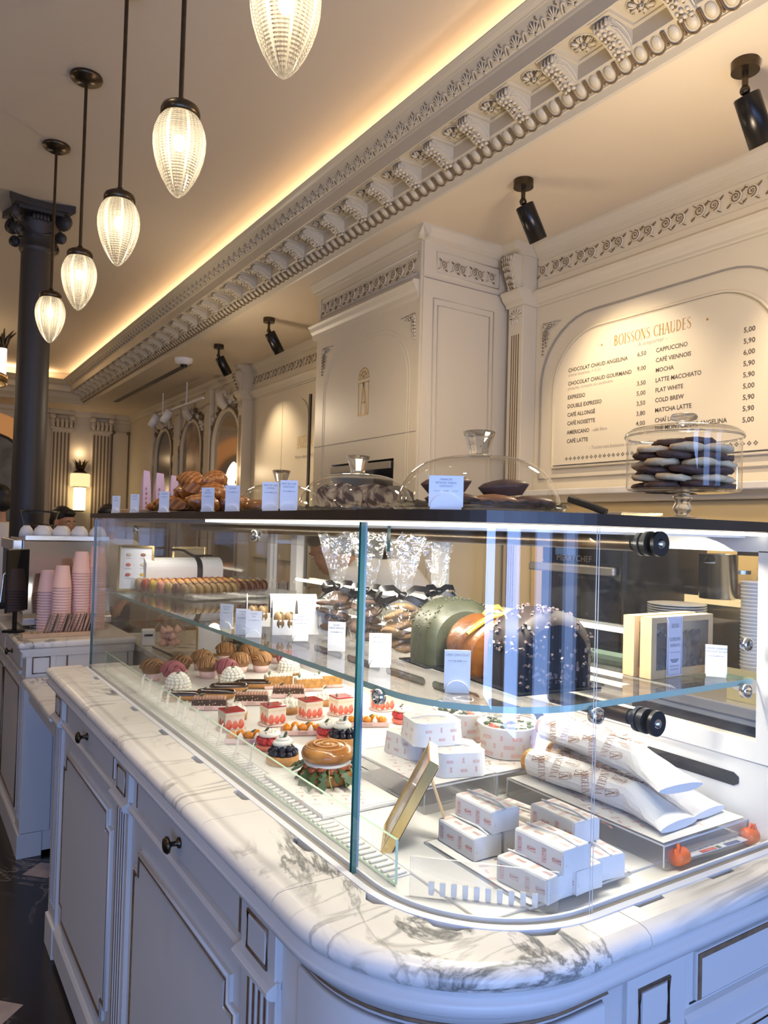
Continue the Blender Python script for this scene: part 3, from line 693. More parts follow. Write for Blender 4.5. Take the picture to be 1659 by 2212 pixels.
for i in range(6): put(RIN, 'scroll_ornament', wallm(FX, (2.2795, 4.21 - i*.172, 2.92)), ch)
for i in range(3): put(RINS, 'scroll_ornament', wallm(FY, (2.445 + i*.125, 3.1845, 2.924)), ch)
def rectframe(m, pts, r, mi=0): m.tube(pts, r, 5, mi, True)
f = MB(); rectframe(f, [(2.279, 4.245, 2.86), (2.279, 4.30, 2.99), (2.279, 4.30, 2.99)], .001)
fr = MB(); q = [(2.279, 4.32, 2.868), (2.279, 3.24, 2.868), (2.279, 3.24, 2.985), (2.279, 4.32, 2.985)]; fr.tube(q, .003, 5, 0, True); fr.build('frieze_frame', M['paint'], ch)
fr = MB(); q = [(2.36, 3.184, 2.87), (2.80, 3.184, 2.87), (2.80, 3.184, 2.985), (2.36, 3.184, 2.985)]; fr.tube(q, .003, 5, 0, True); fr.build('frieze_frame', M['paint'], ch)
for (x0, x1, z1) in ((2.345, 2.765, 2.735), (2.375, 2.735, 2.70)):
    fr = MB(); q = [(x0, 3.184, .2), (x1, 3.184, .2), (x1, 3.184, z1), (x0, 3.184, z1)]; fr.tube(q, .003, 5, 0, True); fr.build('panel_bead', M['paint'], ch)
for d in (0, .022):
    fr = MB(); q = [(2.2795, p[0], p[1]) for p in rounded_top(4.26-d, 3.29+d, .3, 2.63-d, .30-d*.5)]; fr.tube(q, .0025, 5, 0); fr.build('panel_bead', M['paint'], ch)
MB().box(2.278, 2.281, 3.20, 4.37, 2.0225, 2.0265).build('door_seam', M['inkgrey'], ch)
lg = logo(.31); lo = lg.build('emblem', M['gilt'], ch); lo.matrix_local = wallm(FX, (2.2785, 3.765, 2.17))

# ------------------------------------------------------------------ lettered panel beyond the chimney
p2 = thing('lettered_panel', 'cream sliding panel lettered ANGELINA beyond the chimney breast', 'wall panel', (2.946, 5.8, 1.7))
MB().prism([(p[0]-5.8, p[1]-1.7) for p in rounded_top(6.86, 5.745, 1.2, 2.64, .22)], 'x', -.012, 0).build('board', M['paint'], p2)
MB().box(-.02, 0, -.105, -.07, -.7, .94).build('gap', M['black'], p2)
MB().box(-.012, 0, -1.2, -.115, -.7, .94).build('board', M['paint'], p2)
for t_, s_ in ((2.636, .006),): MB().box(-.0135, 0, .46, .466, -.5, .93).build('seam', M['inkgrey'], p2)
w = word('ANGELINA', .105, .62); w.build('lettering', M['gilt'], p2).matrix_local = wallm(FX, (-.0125, .0, .49))
text('lettering', 'Maison depuis 1903', .045, wallm(FX, (-.0128, 0, .40)), M['inkgrey'], p2, 'CENTER')

# ------------------------------------------------------------------ ornate wall with arches (far part of the right wall)
def arch_bay(yc, w, zt, filler, name, z0=.9):
    r = struct(bpy.data.objects.new(name, None)); COL.objects.link(r); r.location = (2.95, yc, 0)
    A = [(-w/2, z0), (-w/2, zt - w/2)] + [(-w/2*math.cos(t), zt - w/2 + w/2*math.sin(t)) for t in [PI*i/16 for i in range(1, 16)]] + [(w/2, zt - w/2), (w/2, z0)]
    MB().prism(A, 'x', -.012, -.002).build('mirror', filler, r)
    MB().tube([(-.02, p[0], p[1]) for p in A], .03, 8).build('arch_moulding', M['paint'], r)
    MB().tube([(-.035, p[0]*1.09, p[1]+.02) for p in A], .012, 6).build('arch_bead', M['glaze'], r)
    k = MB()
    for i in range(26):
        t = random.uniform(.15, PI-.15); rr = w/2 + random.uniform(.05, .16)
        k.ell((-.02, -rr*math.cos(t), zt - w/2 + rr*math.sin(t)), (.03, random.uniform(.02,.05), random.uniform(.02,.05)), 6, 4, i % 3 == 0)
    for i in range(24):
        s = random.choice((-1, 1)); k.ell((-.02, s*(w/2+random.uniform(.05,.12)), random.uniform(1.3, zt-.3)), (.025, random.uniform(.015,.03), random.uniform(.03,.08)), 6, 4, i % 3 == 0)
    k.build('leaf_carving', [M['paint'], M['glaze']], r)
    MB().tube([(-.05, 0, zt+.02), (-.10, 0, zt+.06), (-.12, 0, zt+.14), (-.08, 0, zt+.19), (-.05, 0, zt+.14)], [.05,.055,.05,.04,.03], 8).build('keystone', M['paint'], r)
    return r
arch_bay(7.62, .80, 2.74, mat('mirror_glass', (.62, .55, .45), .08, metal=.9), 'arch_bay')
arch_bay(8.75, .72, 2.74, M['antique'], 'arch_bay')
arch_bay(9.85, .70, 2.74, mat('grey_mirror', (.16, .14, .12), .2, metal=.6), 'arch_bay')
struct(MB().prism([(2.95,3.10),(2.88,3.10),(2.885,3.07),(2.92,3.05),(2.93,3.02),(2.95,3.02)], 'y', 7.14, 11.7).build('trim_6', M['paint']))
for yy in (8.18, 9.3, 10.4):
    o = MB().box(2.90, 2.95, -.09, .09, 0, 3.02).build('trim_7', M['paint'], None, (0, yy, 0), bevel=.01); struct(o)
# ------------------------------------------------------------------ far wall: pilasters, panel
def far_pilaster(xc, name):
    r = struct(bpy.data.objects.new(name, None)); COL.objects.link(r); r.location = (xc, 11.7, 0)
    MB().box(-.125, .125, -.06, 0, 0, 2.82).build('shaft', M['paint'], r)
    for k in range(5): MB().box(-.1+k*.05-.012, -.1+k*.05+.012, -.063, -.055, .2, 2.78).build('flute', M['glaze'], r)
    MB().box(-.15, .15, -.09, 0, 2.82, 2.85).build('necking', M['paint'], r)
    k = MB()
    for i in range(5): k.ell((-.12+i*.06, -.09, 2.92), (.04, .03, .07), 7, 5, 0); k.ell((-.09+i*.06, -.105, 2.90), (.012, .02, .05), 6, 4, 1)
    for s in (-1, 1): k.lathe([(.0,-.03),(.045,-.03),(.045,.03),(0,.03)], 10, (s*.13, -.10, 3.0), 0)
    k.box(-.165, .165, -.11, 0, 3.04, 3.10)
    k.build('capital', [M['paint'], M['glaze']], r)
far_pilaster(1.965, 'trim_8'); far_pilaster(2.52, 'trim_9')
struct(MB().prism([(11.7,3.1),(11.62,3.1),(11.63,3.05),(11.67,3.03),(11.67,2.99),(11.7,2.99)], 'x', XL, 2.95).build('trim_10', M['paint']))
r = struct(MB().box(-.235, .235, -.012, 0, .5, 2.88).build('trim_11', M['paint'], None, (2.90-.0, 11.7, 0)))
q = MB().tube([(-.215, -.015, .6), (.03, -.015, .6), (.03, -.015, 2.86), (-.215, -.015, 2.86)], .010, 6, 0, True); q.build('panel_bead', M['glaze'], r)
for xx in (-.20, .02): MB().ell((xx, -.02, 2.85), (.03, .012, .03), 8, 5).build('panel_boss', M['glaze'], r)
# arched niche with painting on the far wall
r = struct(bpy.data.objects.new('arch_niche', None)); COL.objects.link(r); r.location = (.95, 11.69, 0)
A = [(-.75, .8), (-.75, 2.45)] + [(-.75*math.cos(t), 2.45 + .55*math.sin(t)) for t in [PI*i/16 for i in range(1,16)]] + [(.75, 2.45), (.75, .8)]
MB().prism(A, 'y', -.02, 0).build('niche_back', mat('niche_glow', (.75, .36, .12), .6, emit=(1,.45,.15), es=.25), r)  # warm light in the niche put into orange colour and weak emission
pa = thing('wall_painting', 'arched landscape painting on the far wall behind the column', 'painting', (1.0, 11.66, .9))
A = [(-.55, 0), (-.55, 1.3)] + [(-.55*math.cos(t), 1.3 + .5*math.sin(t)) for t in [PI*i/12 for i in range(1,12)]] + [(.55, 1.3), (.55, 0)]
MB().prism(A, 'y', -.01, .01).build('canvas', mat('painting', (.30, .30, .28), .5, noise=.8, nscale=3, col2=(.12,.11,.10)), pa)
MB().tube([(p[0], -.012, p[1]) for p in A], .02, 6, 0, True).build('frame', M['bronze'], pa)

# ------------------------------------------------------------------ column
cl = struct(bpy.data.objects.new('column', None), 'dark iron column with scrolled capital behind the pendant lamps'); COL.objects.link(cl); cl.location = (.70, 5.25, 0)
MB().lathe([(.13,0),(.13,.12),(.105,.16),(.100,1.2),(.094,3.24)], 32).build('shaft', M['column'], cl)
k = MB(); k.lathe([(.094,3.20),(.108,3.22),(.108,3.235),(.098,3.245),(.10,3.30),(.12,3.36),(.125,3.40)], 32)
k.prism([(-.19,-.19),(-.06,-.155),(.06,-.155),(.19,-.19),(.155,-.06),(.155,.06),(.19,.19),(.06,.155),(-.06,.155),(-.19,.19),(-.155,.06),(-.155,-.06)], 'z', 3.455, 3.499)
k.box(-.15, .15, -.15, .15, 3.43, 3.456)
for sx in (-1, 1):
    for sy in (-1, 1):
        for (cz, R) in ((3.40, .052), (3.30, .035)):
            e = .150 if R > .04 else .135
            k.merge(MB().lathe([(0,-.013),(R,-.013),(R*1.02,0),(R,.013),(0,.013)], 16), tr(sx*e*.88, sy*e*.88, cz) @ rot('Z', 45*sx*sy) @ rot('X', 90))
            k.merge(MB().lathe([(R*.35,-.019),(R*.6,-.019),(R*.6,.019),(R*.35,.019)], 12), tr(sx*e*.9, sy*e*.9, cz) @ rot('Z', 45*sx*sy) @ rot('X', 90))
for i in range(4):
    t = i*PI/2
    for j in range(-2, 3): k.ell((.128*math.cos(t + j*.16), .128*math.sin(t + j*.16), 3.405), (.013, .013, .022), 7, 5)
    k.tube([(.112*math.cos(t+j*.22), .112*math.sin(t+j*.22), 3.33 - .03*(1-(j/3)**2)) for j in range(-3, 4)], .008, 6)
k.build('capital', M['column'], cl)

# ------------------------------------------------------------------ ceiling fittings
det = thing('smoke_detector', 'small white round detector under the lower ceiling', 'smoke detector', (2.285, 7.15, 3.1))
MB().lathe([(0,-.055),(.05,-.055),(.085,-.035),(.09,-.005),(.09,0)], 24).build('body', M['whitep'], det)
MB().lathe([(0,-.085),(.03,-.082),(.035,-.055)], 16).build('sensor', M['black'], det)
o = MB().box(-.03, .03, -1.5, 1.5, -.004, 0).build('ceiling_slot', M['black'], None, (2.395, 8.81, 3.1)); struct(o)
def spot(i, x, y, z, label):
    t = thing('ceiling_spotlight', label, 'spotlight', (x, y, z), 0, 'black ceiling spotlights')
    MB().cyl((0,0,-.034), .045, .034, 28).build('canopy', M['bronze'], t, bevel=.002)
    MB().cyl((0,0,-.085), .010, .052, 12).ell((0,0,-.098), (.017,.017,.017), 12, 8).build('stem', M['bronze'], t)
    R = Matrix.Rotation(math.radians(-30), 4, 'Y') @ Matrix.Rotation(math.radians(-3), 4, 'X')
    h = MB(); h.merge(MB().lathe([(0,-.003),(.038,-.003),(.042,-.007),(.042,-.172),(.038,-.172),(.036,-.15)], 28), Matrix.Identity(4))
    h.cyl((0,0,-.014), .008, .02, 10)
    o = h.build('head', M['dkmetal'], t); o.matrix_local = tr(.006, 0, -.108) @ R
    d = MB(); d.cyl((0,0,-.156), .036, .002, 24); e = d.build('lens', emis('spot_lens', (1,.85,.62), 14), t); e.matrix_local = tr(.006, 0, -.108) @ R
lb = ['black cylinder spotlight nearest the picture edge above the menu', 'black cylinder spotlight on the ceiling above the menu title', 'black cylinder spotlight just beyond the chimney breast', 'black cylinder spotlight beyond the chimney, nearest the white detector']
for i, (x, y, z) in enumerate(SPOTS): spot(i, x, y, z, lb[i])
tk = thing('track_light', 'white two-head track light near the ornate arches', 'track light', (2.70, 8.6, 2.84))
MB().box(-.015, .015, -.85, .85, 0, .02).build('rail', M['whitep'], tk); [MB().cyl((0,q_,.02), .008, .24, 8).build('hanger', M['whitep'], tk) for q_ in (-.3, .6)]
for yy in (.25, .75):
    h = MB().lathe([(0,0),(.05,0),(.05,-.16),(0,-.16)], 16); o = h.build('head', M['whitep'], tk); o.matrix_local = tr(-.02, yy, 0) @ rot('Y', 25) @ rot('X', 15)

# ------------------------------------------------------------------ pendants
def globe_prof():
    return [(.040,.122),(.050,.112),(.062,.094),(.071,.070),(.075,.045),(.074,.018),(.069,-.010),(.060,-.040),(.047,-.070),(.032,-.096),(.017,-.115),(.006,-.124),(.0,-.1255)]
def pendant_mat():
    m, N, L, b = newmat('pressed_glass'); N.remove(b)
    tc = N.new('ShaderNodeTexCoord'); sp = N.new('ShaderNodeSeparateXYZ'); L.new(tc.outputs['Object'], sp.inputs[0])
    at = N.new('ShaderNodeMath'); at.operation = 'ARCTAN2'; L.new(sp.outputs[1], at.inputs[0]); L.new(sp.outputs[0], at.inputs[1])
    def mth(op, a, b_=None, v=None):
        n = N.new('ShaderNodeMath'); n.operation = op; L.new(a, n.inputs[0])
        if b_ is not None: L.new(b_, n.inputs[1])
        if v is not None: n.inputs[1].default_value = v
        return n.outputs[0]
    za = mth('MULTIPLY', sp.outputs[2], v=430); t6 = mth('MULTIPLY', at.outputs[0], v=17)
    d1 = mth('SINE', mth('ADD', za, t6)); d2 = mth('SINE', mth('SUBTRACT', za, t6)); dia = mth('MULTIPLY', d1, d2)
    pet = mth('ABSOLUTE', mth('SINE', mth('MULTIPLY', at.outputs[0], v=4))); pr = mth('GREATER_THAN', pet, v=.25)
    h = mth('ADD', mth('MULTIPLY', dia, pr), mth('MULTIPLY', pet, v=1.2))
    bp = N.new('ShaderNodeBump'); bp.inputs['Strength'].default_value = 1.0; bp.inputs['Distance'].default_value = .004; L.new(h, bp.inputs['Height'])
    tp = N.new('ShaderNodeBsdfTransparent'); tp.inputs[0].default_value = (1,.97,.9,1)
    tl = N.new('ShaderNodeBsdfTranslucent'); tl.inputs[0].default_value = (1,.95,.84,1); L.new(bp.outputs[0], tl.inputs['Normal'])
    gl = N.new('ShaderNodeBsdfGlossy'); gl.inputs['Roughness'].default_value = .12; L.new(bp.outputs[0], gl.inputs['Normal'])
    m1 = N.new('ShaderNodeMixShader'); mr = N.new('ShaderNodeMapRange'); L.new(h, mr.inputs[0]); mr.inputs[1].default_value = -1; mr.inputs[2].default_value = 2; mr.inputs[3].default_value = .85; mr.inputs[4].default_value = .42
    L.new(mr.outputs[0], m1.inputs[0]); L.new(tp.outputs[0], m1.inputs[1]); L.new(tl.outputs[0], m1.inputs[2])
    fr = N.new('ShaderNodeFresnel'); fr.inputs[0].default_value = 1.5; L.new(bp.outputs[0], fr.inputs['Normal'])
    m2 = N.new('ShaderNodeMixShader'); L.new(fr.outputs[0], m2.inputs[0]); L.new(m1.outputs[0], m2.inputs[1]); L.new(gl.outputs[0], m2.inputs[2])
    L.new(m2.outputs[0], N['Material Output'].inputs[0]); return m
M['pglass'] = pendant_mat()
PX, PZ = .648, 2.565
GLB = MB().lathe(globe_prof(), 40).mesh('globe', M['pglass'])
CAPM = MB().lathe([(0,.165),(.012,.163),(.014,.150),(.040,.146),(.052,.138),(.056,.128),(.056,.112),(.050,.110)], 32).mesh('fitter', M['bronze'])
RODM = MB().cyl((0,0,.15), .0072, .79, 12).mesh('rod', M['bronze'])
CNPM = MB().lathe([(0,.905),(.050,.907),(.052,.912),(.066,.917),(.070,.927),(.068,.935)], 32).mesh('canopy', M['bronze'])
BLBM = MB().ell((0,0,.035), (.017,.017,.024), 12, 8).mesh('bulb', M['bulb'])
pl = ['topmost pressed-glass pendant lamp, cut off by the top edge', 'largest full pressed-glass pendant lamp, nearest the carved cornice', 'second full pressed-glass pendant lamp of the row', 'third full pressed-glass pendant lamp, with its ceiling plate in view', 'smallest pressed-glass pendant lamp, in front of the dark column']
for y, l in zip((1.43, 2.135, 2.84, 3.55, 4.30), pl):
    t = thing('pendant_lamp', l, 'pendant lamp', (PX, y, PZ), random.uniform(0, 1), 'egg-shaped glass pendants in a row')
    for me, nm in ((GLB,'globe'), (CAPM,'fitter'), (RODM,'rod'), (CNPM,'canopy'), (BLBM,'bulb')): obj(nm, me, t)
    lamp('pendant_light', 'POINT', (PX, y, PZ + .02), .95, WARM2, shadow_soft_size=.03)
# ================================================================== THE COUNTER
def path_L(off, y_far=2.92, x_far=1.42, X=.515, Y=.695, cx=.76, cy=.94, n=14):
    # counter outline pushed outwards by off: front line, rounded corner, end line
    R = cx - X + off; Ry = cy - Y + off
    pts = [(cx - R, y_far)] + [(cx - R*math.cos(t), cy - Ry*math.sin(t)) for t in [PI/2*i/n for i in range(n+1)]] + [(x_far, cy - Ry)]
    return pts
def sweep(m, profile, pathf, mi=0, close=True, smooth=True):
    rows = [[(x, y, z) for x, y in pathf(d)] for d, z in profile]; k = len(rows[0]); vs = [p for r_ in rows for p in r_]; fs = []
    N = len(rows)
    for j in range(N if close else N-1):
        j2 = (j+1) % N
        for i in range(k-1): fs.append((j*k+i, j*k+i+1, j2*k+i+1, j2*k+i))
    m.add(vs, fs, mi, smooth)
    if close:
        m.add([r_[0] for r_ in rows], [tuple(range(N))], mi); m.add([r_[-1] for r_ in rows], [tuple(range(N))[::-1]], mi)
    return m
# ---- cabinet units of the front
def flutes(parent, x, y, z0, z1, face='x'):
    for k in (-1.5, -.5, .5, 1.5):
        q = MB()
        if face == 'x': q.box(x-.0015, x+.002, y + k*.0215 - .0042, y + k*.0215 + .0042, z0, z1, 1).box(x-.002, x, y + k*.0215 - .0095, y + k*.0215 - .0055, z0-.01, z1+.004, 0)
        else: q.box(y + k*.0215 - .0042, y + k*.0215 + .0042, x-.0015, x+.002, z0, z1, 1)
        q.build('flute', [M['cab'], M['cabline']], parent)
def cab_pilaster(parent, y0, y1):
    MB().box(.505, .53, y0, y1, .11, .80).build('pilaster', M['cab'], parent, bevel=.002)
    MB().box(.503, .53, y0, y1, .81, .90).build('pilaster_head', M['cab'], parent, bevel=.002)
    MB().box(.496, .53, y0-.003, y1+.003, 0, .108).build('plinth_block', M['cab'], parent, bevel=.003)
    flutes(parent, .505, (y0+y1)/2, .17, .772)
    q = MB(); ym = (y0+y1)/2; a = (y1-y0)/2 - .028
    q.tube([(.5025, ym-a, .82), (.5025, ym+a, .82), (.5025, ym+a, .878), (.5025, ym-a, .878)], .0035, 5, 0, True); q.build('square_frame', M['cabline'], parent)
    MB().box(.500, .504, ym-a+.004, ym+a-.004, .824, .874).build('square_panel', M['cab'], parent, bevel=.002)
KNOB = MB().lathe([(0,0),(.011,0),(.011,.004),(.005,.008),(.005,.018),(.010,.022),(.0165,.024),(.0175,.028),(.013,.033),(.006,.035),(0,.0355)], 20).mesh('knob', M['bronze'])
def front_cabinet(y0, y1, pil, label, knob=True):
    t = thing('cabinet', label, 'cabinet', (0, 0, 0), 0, 'painted cabinets of the display counter')
    MB().box(.515, 1.28, max(y0, 1.041), y1, .02, .905).build('body', M['cab'], t)
    MB().prism([(.505,.108),(.500,.098),(.500,.02),(.515,.0),(.53,.0),(.53,.125),(.514,.122)], 'y', max(y0, 1.041), y1).build('plinth', M['cab'], t)
    MB().prism([(.516,.812),(.506,.808),(.500,.802),(.500,.797),(.507,.792),(.516,.788)], 'y', max(y0, 1.041), y1).build('ledge', M['cab'], t)
    for p in pil:
        cab_pilaster(t, *p)
        MB().prism([(.506,.815),(.494,.809),(.488,.803),(.488,.796),(.495,.79),(.506,.786)], 'y', p[0]-.004, p[1]+.004).build('ledge', M['cab'], t)
    return t
def drawer(t, y0, y1, z0=.818, z1=.886, knob=True):
    d = MB().box(.5085, .516, y0, y1, z0, z1).build('drawer', M['cab'], t, bevel=.0025)
    for ya in (y0+.001, y1-.008): MB().box(.5075, .510, ya, ya+.007, z0+.001, z1-.001).build('drawer_glaze', M['cabline'], d)
    MB().box(.5135, .5155, y0-.003, y1+.003, z0-.004, z0-.001).build('drawer_gap', M['black'], d)
    if knob:
        k = obj('knob', KNOB, d); k.location = (.5085, (y0+y1)/2, .852); k.rotation_euler = (0, -PI/2, 0)
def door(t, y0, y1, z0=.165, z1=.729, c=.042, n_=.045):
    # raised panel with notched corners
    def outl(i): 
        a, b_, e, f = y0+i, y1-i, z0+i, z1-i
        return [(a, e+n_), (a+c-.006, e+n_), (a+c-.006, e), (b_-c+.006, e), (b_-c+.006, e+n_), (b_, e+n_), (b_, f-n_), (b_-c+.006, f-n_), (b_-c+.006, f), (a+c-.006, f), (a+c-.006, f-n_), (a, f-n_)]
    p = MB().prism(outl(0), 'x', .508, .516).build('door', M['cab'], t, bevel=.002)
    m = MB(); pts = outl(.010); m.tube([(.508, q[0], q[1]) for q in pts], .0055, 6, 0, True); m.build('door_moulding', M['cabline'], p)
    m = MB(); pts = outl(.004); m.tube([(.507, q[0], q[1]) for q in pts], .0045, 6, 0, True); m.build('door_moulding', M['cab'], p)
    MB().prism(outl(.020), 'x', .5045, .509).build('door_field', M['cab'], p, bevel=.002)
c1 = front_cabinet(2.023, 2.905, [(2.772, 2.903)], 'painted cabinet with drawer and tall notched door at the far end of the display counter')
drawer(c1, 2.062, 2.712); door(c1, 2.062, 2.712)
c2_ = front_cabinet(1.172, 2.023, [(1.889, 2.023)], 'painted cabinet with drawer and notched door between the two fluted pilasters')
drawer(c2_, 1.186, 1.834); door(c2_, 1.190, 1.834)
c3_ = front_cabinet(.94, 1.172, [(1.040, 1.172)], 'painted fluted pilaster cabinet beside the rounded counter corner')
# rounded corner
cc = thing('corner_cabinet', 'painted rounded corner cabinet of the counter with brown line', 'cabinet', (0,0,0), 0, 'painted cabinets of the display counter')
sweep(MB(), [(0,.02),(0,.905),(-.05,.905),(-.05,.02)], lambda d: path_L(d, 1.04, .875)).build('body', M['cab'], cc)
sweep(MB(), [(.004,.878),(.008,.882),(.004,.886),(0,.882)], lambda d: path_L(d, .985, .83)).build('brown_line', M['cabline'], cc)
sweep(MB(), [(.001,.22),(.006,.23),(.006,.865),(.001,.872)], lambda d: path_L(d, .975, .825)).build('panel', M['cab'], cc)
sweep(MB(), [(.0,.125),(.012,.10),(.015,.02),(.0,.0)], lambda d: path_L(d, 1.04, .875)).build('plinth', M['cab'], cc)
# end cabinet (short side)
ec = thing('end_cabinet', 'painted cabinet with square and drawer on the short end of the counter', 'cabinet', (0,0,0), 0, 'painted cabinets of the display counter')
MB().box(.875, 1.42, .695, .97, .02, .905).build('body', M['cab'], ec)
MB().box(.868, .998, .686, .70, .11, .905).build('pilaster', M['cab'], ec, bevel=.002)
m = MB(); m.tube([(.892, .6855, .805), (.957, .6855, .805), (.957, .6855, .868), (.892, .6855, .868)], .004, 5, 0, True); m.build('square_frame', M['cabline'], ec)
MB().box(.897, .952, .683, .687, .81, .863).build('square_panel', M['cab'], ec, bevel=.002)
flutes(ec, .686, .933, .17, .77, 'y')
d = MB().box(1.028, 1.40, .688, .696, .808, .880).build('drawer', M['cab'], ec, bevel=.0025)
MB().box(1.030, 1.038, .6865, .690, .810, .878).build('drawer_glaze', M['cabline'], d); MB().box(1.038, 1.40, .6865, .690, .870, .878).build('drawer_glaze', M['cabline'], d)
MB().box(1.02, 1.40, .694, .6955, .803, .806).build('drawer_gap', M['black'], d)
MB().prism([(.696,.800),(.688,.796),(.682,.79),(.682,.786),(.689,.781),(.696,.778)], 'x', .998, 1.42).build('ledge', M['cab'], ec)
dd = MB().box(1.03, 1.40, .690, .697, .17, .735).build('door', M['cab'], ec, bevel=.002)
MB().tube([(1.04, .690, .18), (1.40, .690, .18), (1.40, .690, .725), (1.04, .690, .725)], .005, 6, 0, True).build('door_moulding', M['cabline'], dd)
MB().box(.868, 1.42, .68, .70, 0, .105).build('plinth', M['cab'], ec, bevel=.003)
# moulding under the marble
mo = sweep(MB(), [(0,.885),(.010,.888),(.014,.896),(.024,.904),(.036,.912),(.042,.922),(.040,.930),(.034,.934),(.034,.9395),(0,.9395)], path_L)
o = mo.build('counter_moulding', M['cab']); tag(o, 'painted curved moulding running under the marble worktop of the display counter', 'moulding')
# ---- marble worktop in slabs
def inner_front(): return .592
EDGE = [(-.004,.9395),(.010,.9395),(.0215,.944),(.0265,.953),(.0235,.963),(.015,.9695),(.004,.972)]
wt = thing('marble_worktop', 'white grey-veined marble worktop running around the display case', 'worktop')
def notch_line(y0, y1, ns):
    pts = [(.592, y0)]; s = 1 if y1 > y0 else -1
    for yc in sorted(ns, reverse=s < 0):
        a, b_ = yc - s*.030, yc + s*.030
        pts += [(.592, a), (.584, a + s*.001), (.579, a + s*.008), (.579, b_ - s*.008), (.584, b_ - s*.001), (.592, b_)]
    return pts + [(.592, y1)]
def slab(outer_f, inner, name='marble_slab'):
    m = MB(); rows = [[(x, y, z) for x, y in outer_f(d)] for d, z in EDGE]; k = len(rows[0]); vs = [p for r_ in rows for p in r_]
    m.add(vs, [(j*k+i, j*k+i+1, (j+1)*k+i+1, (j+1)*k+i) for j in range(len(rows)-1) for i in range(k-1)], 0, True)
    top = rows[-1]; inn = [(x, y, .972) for x, y in inner]
    m.add(top + inn[::-1], [tuple(range(len(top)+len(inn)))], 0)
    low = [(x, y, .950) for x, y in inner]; q = len(inn)
    m.add(inn + low, [(i, i+1, q+i+1, q+i) for i in range(q-1)], 0)
    for e in (0, -1): m.add([r_[e] for r_ in rows] + [inn[e], (inn[e][0], inn[e][1], .9395)], [tuple(range(len(rows)+2))], 0)
    return m.build(name, M['marble'], wt)
fline = lambda y0, y1: (lambda d: [(.4975 - d + .0, y0), (.4975 - d, y1)])
slab(fline(2.925, 1.300), notch_line(2.925, 1.300, [2.66, 2.42, 2.175, 1.898, 1.644, 1.388]))
slab(fline(1.2985, .9965), notch_line(1.2985, .9965, [1.123]))
def glassarc(off, n=16, a0=0, a1=1): # offset of the display glass line, corner only
    cx, cy, R = .83, .947, .225 + off
    return [(cx - R*math.cos(t), cy - R*math.sin(t)) for t in [PI/2*(a0 + (a1-a0)*i/n) for i in range(n+1)]]
def arc_notched():
    pts = [(.592, .995)]; cx, cy = .83, .947
    def at_(t, r): return (cx - r*math.cos(t), cy - r*math.sin(t))
    for i in range(25):
        t = PI/2*i/24
        inn = any(abs(t - c_) < .075 for c_ in (.16, .66, 1.18)); pts.append(at_(t, .238 + (.013 if inn else 0)))
    return pts + [(.872, .709)]
slab(lambda d: path_L(d + .0175, .995, .872), arc_notched())
slab(lambda d: [(.8735, .695 - .0175 - d), (1.42, .695 - .0175 - d)], [(.8735, .709), (.905, .709), (.908, .700), (.965, .700), (.968, .709), (1.08, .709), (1.083, .700), (1.14, .700), (1.143, .709), (1.25,.709),(1.253,.700),(1.31,.700),(1.313,.709), (1.42, .709)])

# ================================================================== THE DISPLAY CASE
case = thing('display_case', 'glass pastry display case with rounded corner and dark wooden top', 'display case', (0,0,0))
def caseline(off, y_far=2.87, x_far=1.32):
    R = .225 + off
    return [(.605 - off, y_far)] + glassarc(off) + [(x_far, .722 - off)]
# white channel holding the glass
sweep(MB(), [(.013,.955),(.013,.9735),(.004,.9755),(.002,.970),(-.009,.970),(-.010,.9765),(-.014,.9765),(-.014,.955)], caseline, smooth=False).build('glass_channel', M['ledge'], case)
sweep(MB(), [(.0015,.9705),(-.0085,.9705),(-.0085,.966),(.0015,.966)], caseline, smooth=False).build('channel_gasket', M['inkgrey'], case)
# deck
dk = [(.60, 2.87)] + glassarc(-.012) + [(1.305, .735), (1.305, 2.87)]
MB().prism(dk, 'z', .945, .966).build('deck', M['white'], case)
MB().box(.690, 1.30, .785, 2.84, .964, .9705).build('deck_plate', M['white'], case, bevel=.002)
vs_ = MB().box(.645, .692, .955, 2.80, .964, .9685).build('vent_strip', M['white'], case)
bar = MB().box(.651, .685, -.0045, .0045, 0, .0045); barm = bar.mesh('vent_bar', M['whitep']); y = .963
while y < 2.70:
    o = obj('vent_bar', barm, vs_, (0, y, .9685), bevel=.002); y += .0176
MB().box(1.30, 1.325, .735, 2.87, .945, 1.105).build('rear_panel', M['white'], case)
y = .793
while y < 2.7:
    m = MB(); yy = [y + .008, y + .20 - .008]
    sl = [(y + .01, 1.051), (y + .194, 1.051), (y + .204, 1.057), (y + .204, 1.069), (y + .194, 1.075), (y + .01, 1.075), (y, 1.069), (y, 1.057)]
    m.prism(sl, 'x', 1.2985, 1.303); m.build('air_slot', M['blackg'], case)
    y += .241
rf = MB().box(1.295, 1.325, .735, 2.87, 1.105, 1.140).box(1.295, 1.325, .735, 2.87, 1.478, 1.512)
rf.build('sliding_frame', M['white'], case)
for (a, b_) in ((.735, .760), (1.69, 1.735), (2.60, 2.65), (2.84, 2.87)): MB().box(1.295, 1.325, a, b_, 1.14, 1.48).build('sliding_post', M['white'], case)
for (a, b_, x) in ((.76, 1.70, 1.308), (1.72, 2.62, 1.316), (2.65, 2.84, 1.308)): MB().box(x, x+.004, a, b_, 1.135, 1.485).build('sliding_pane', M['glass'], case)
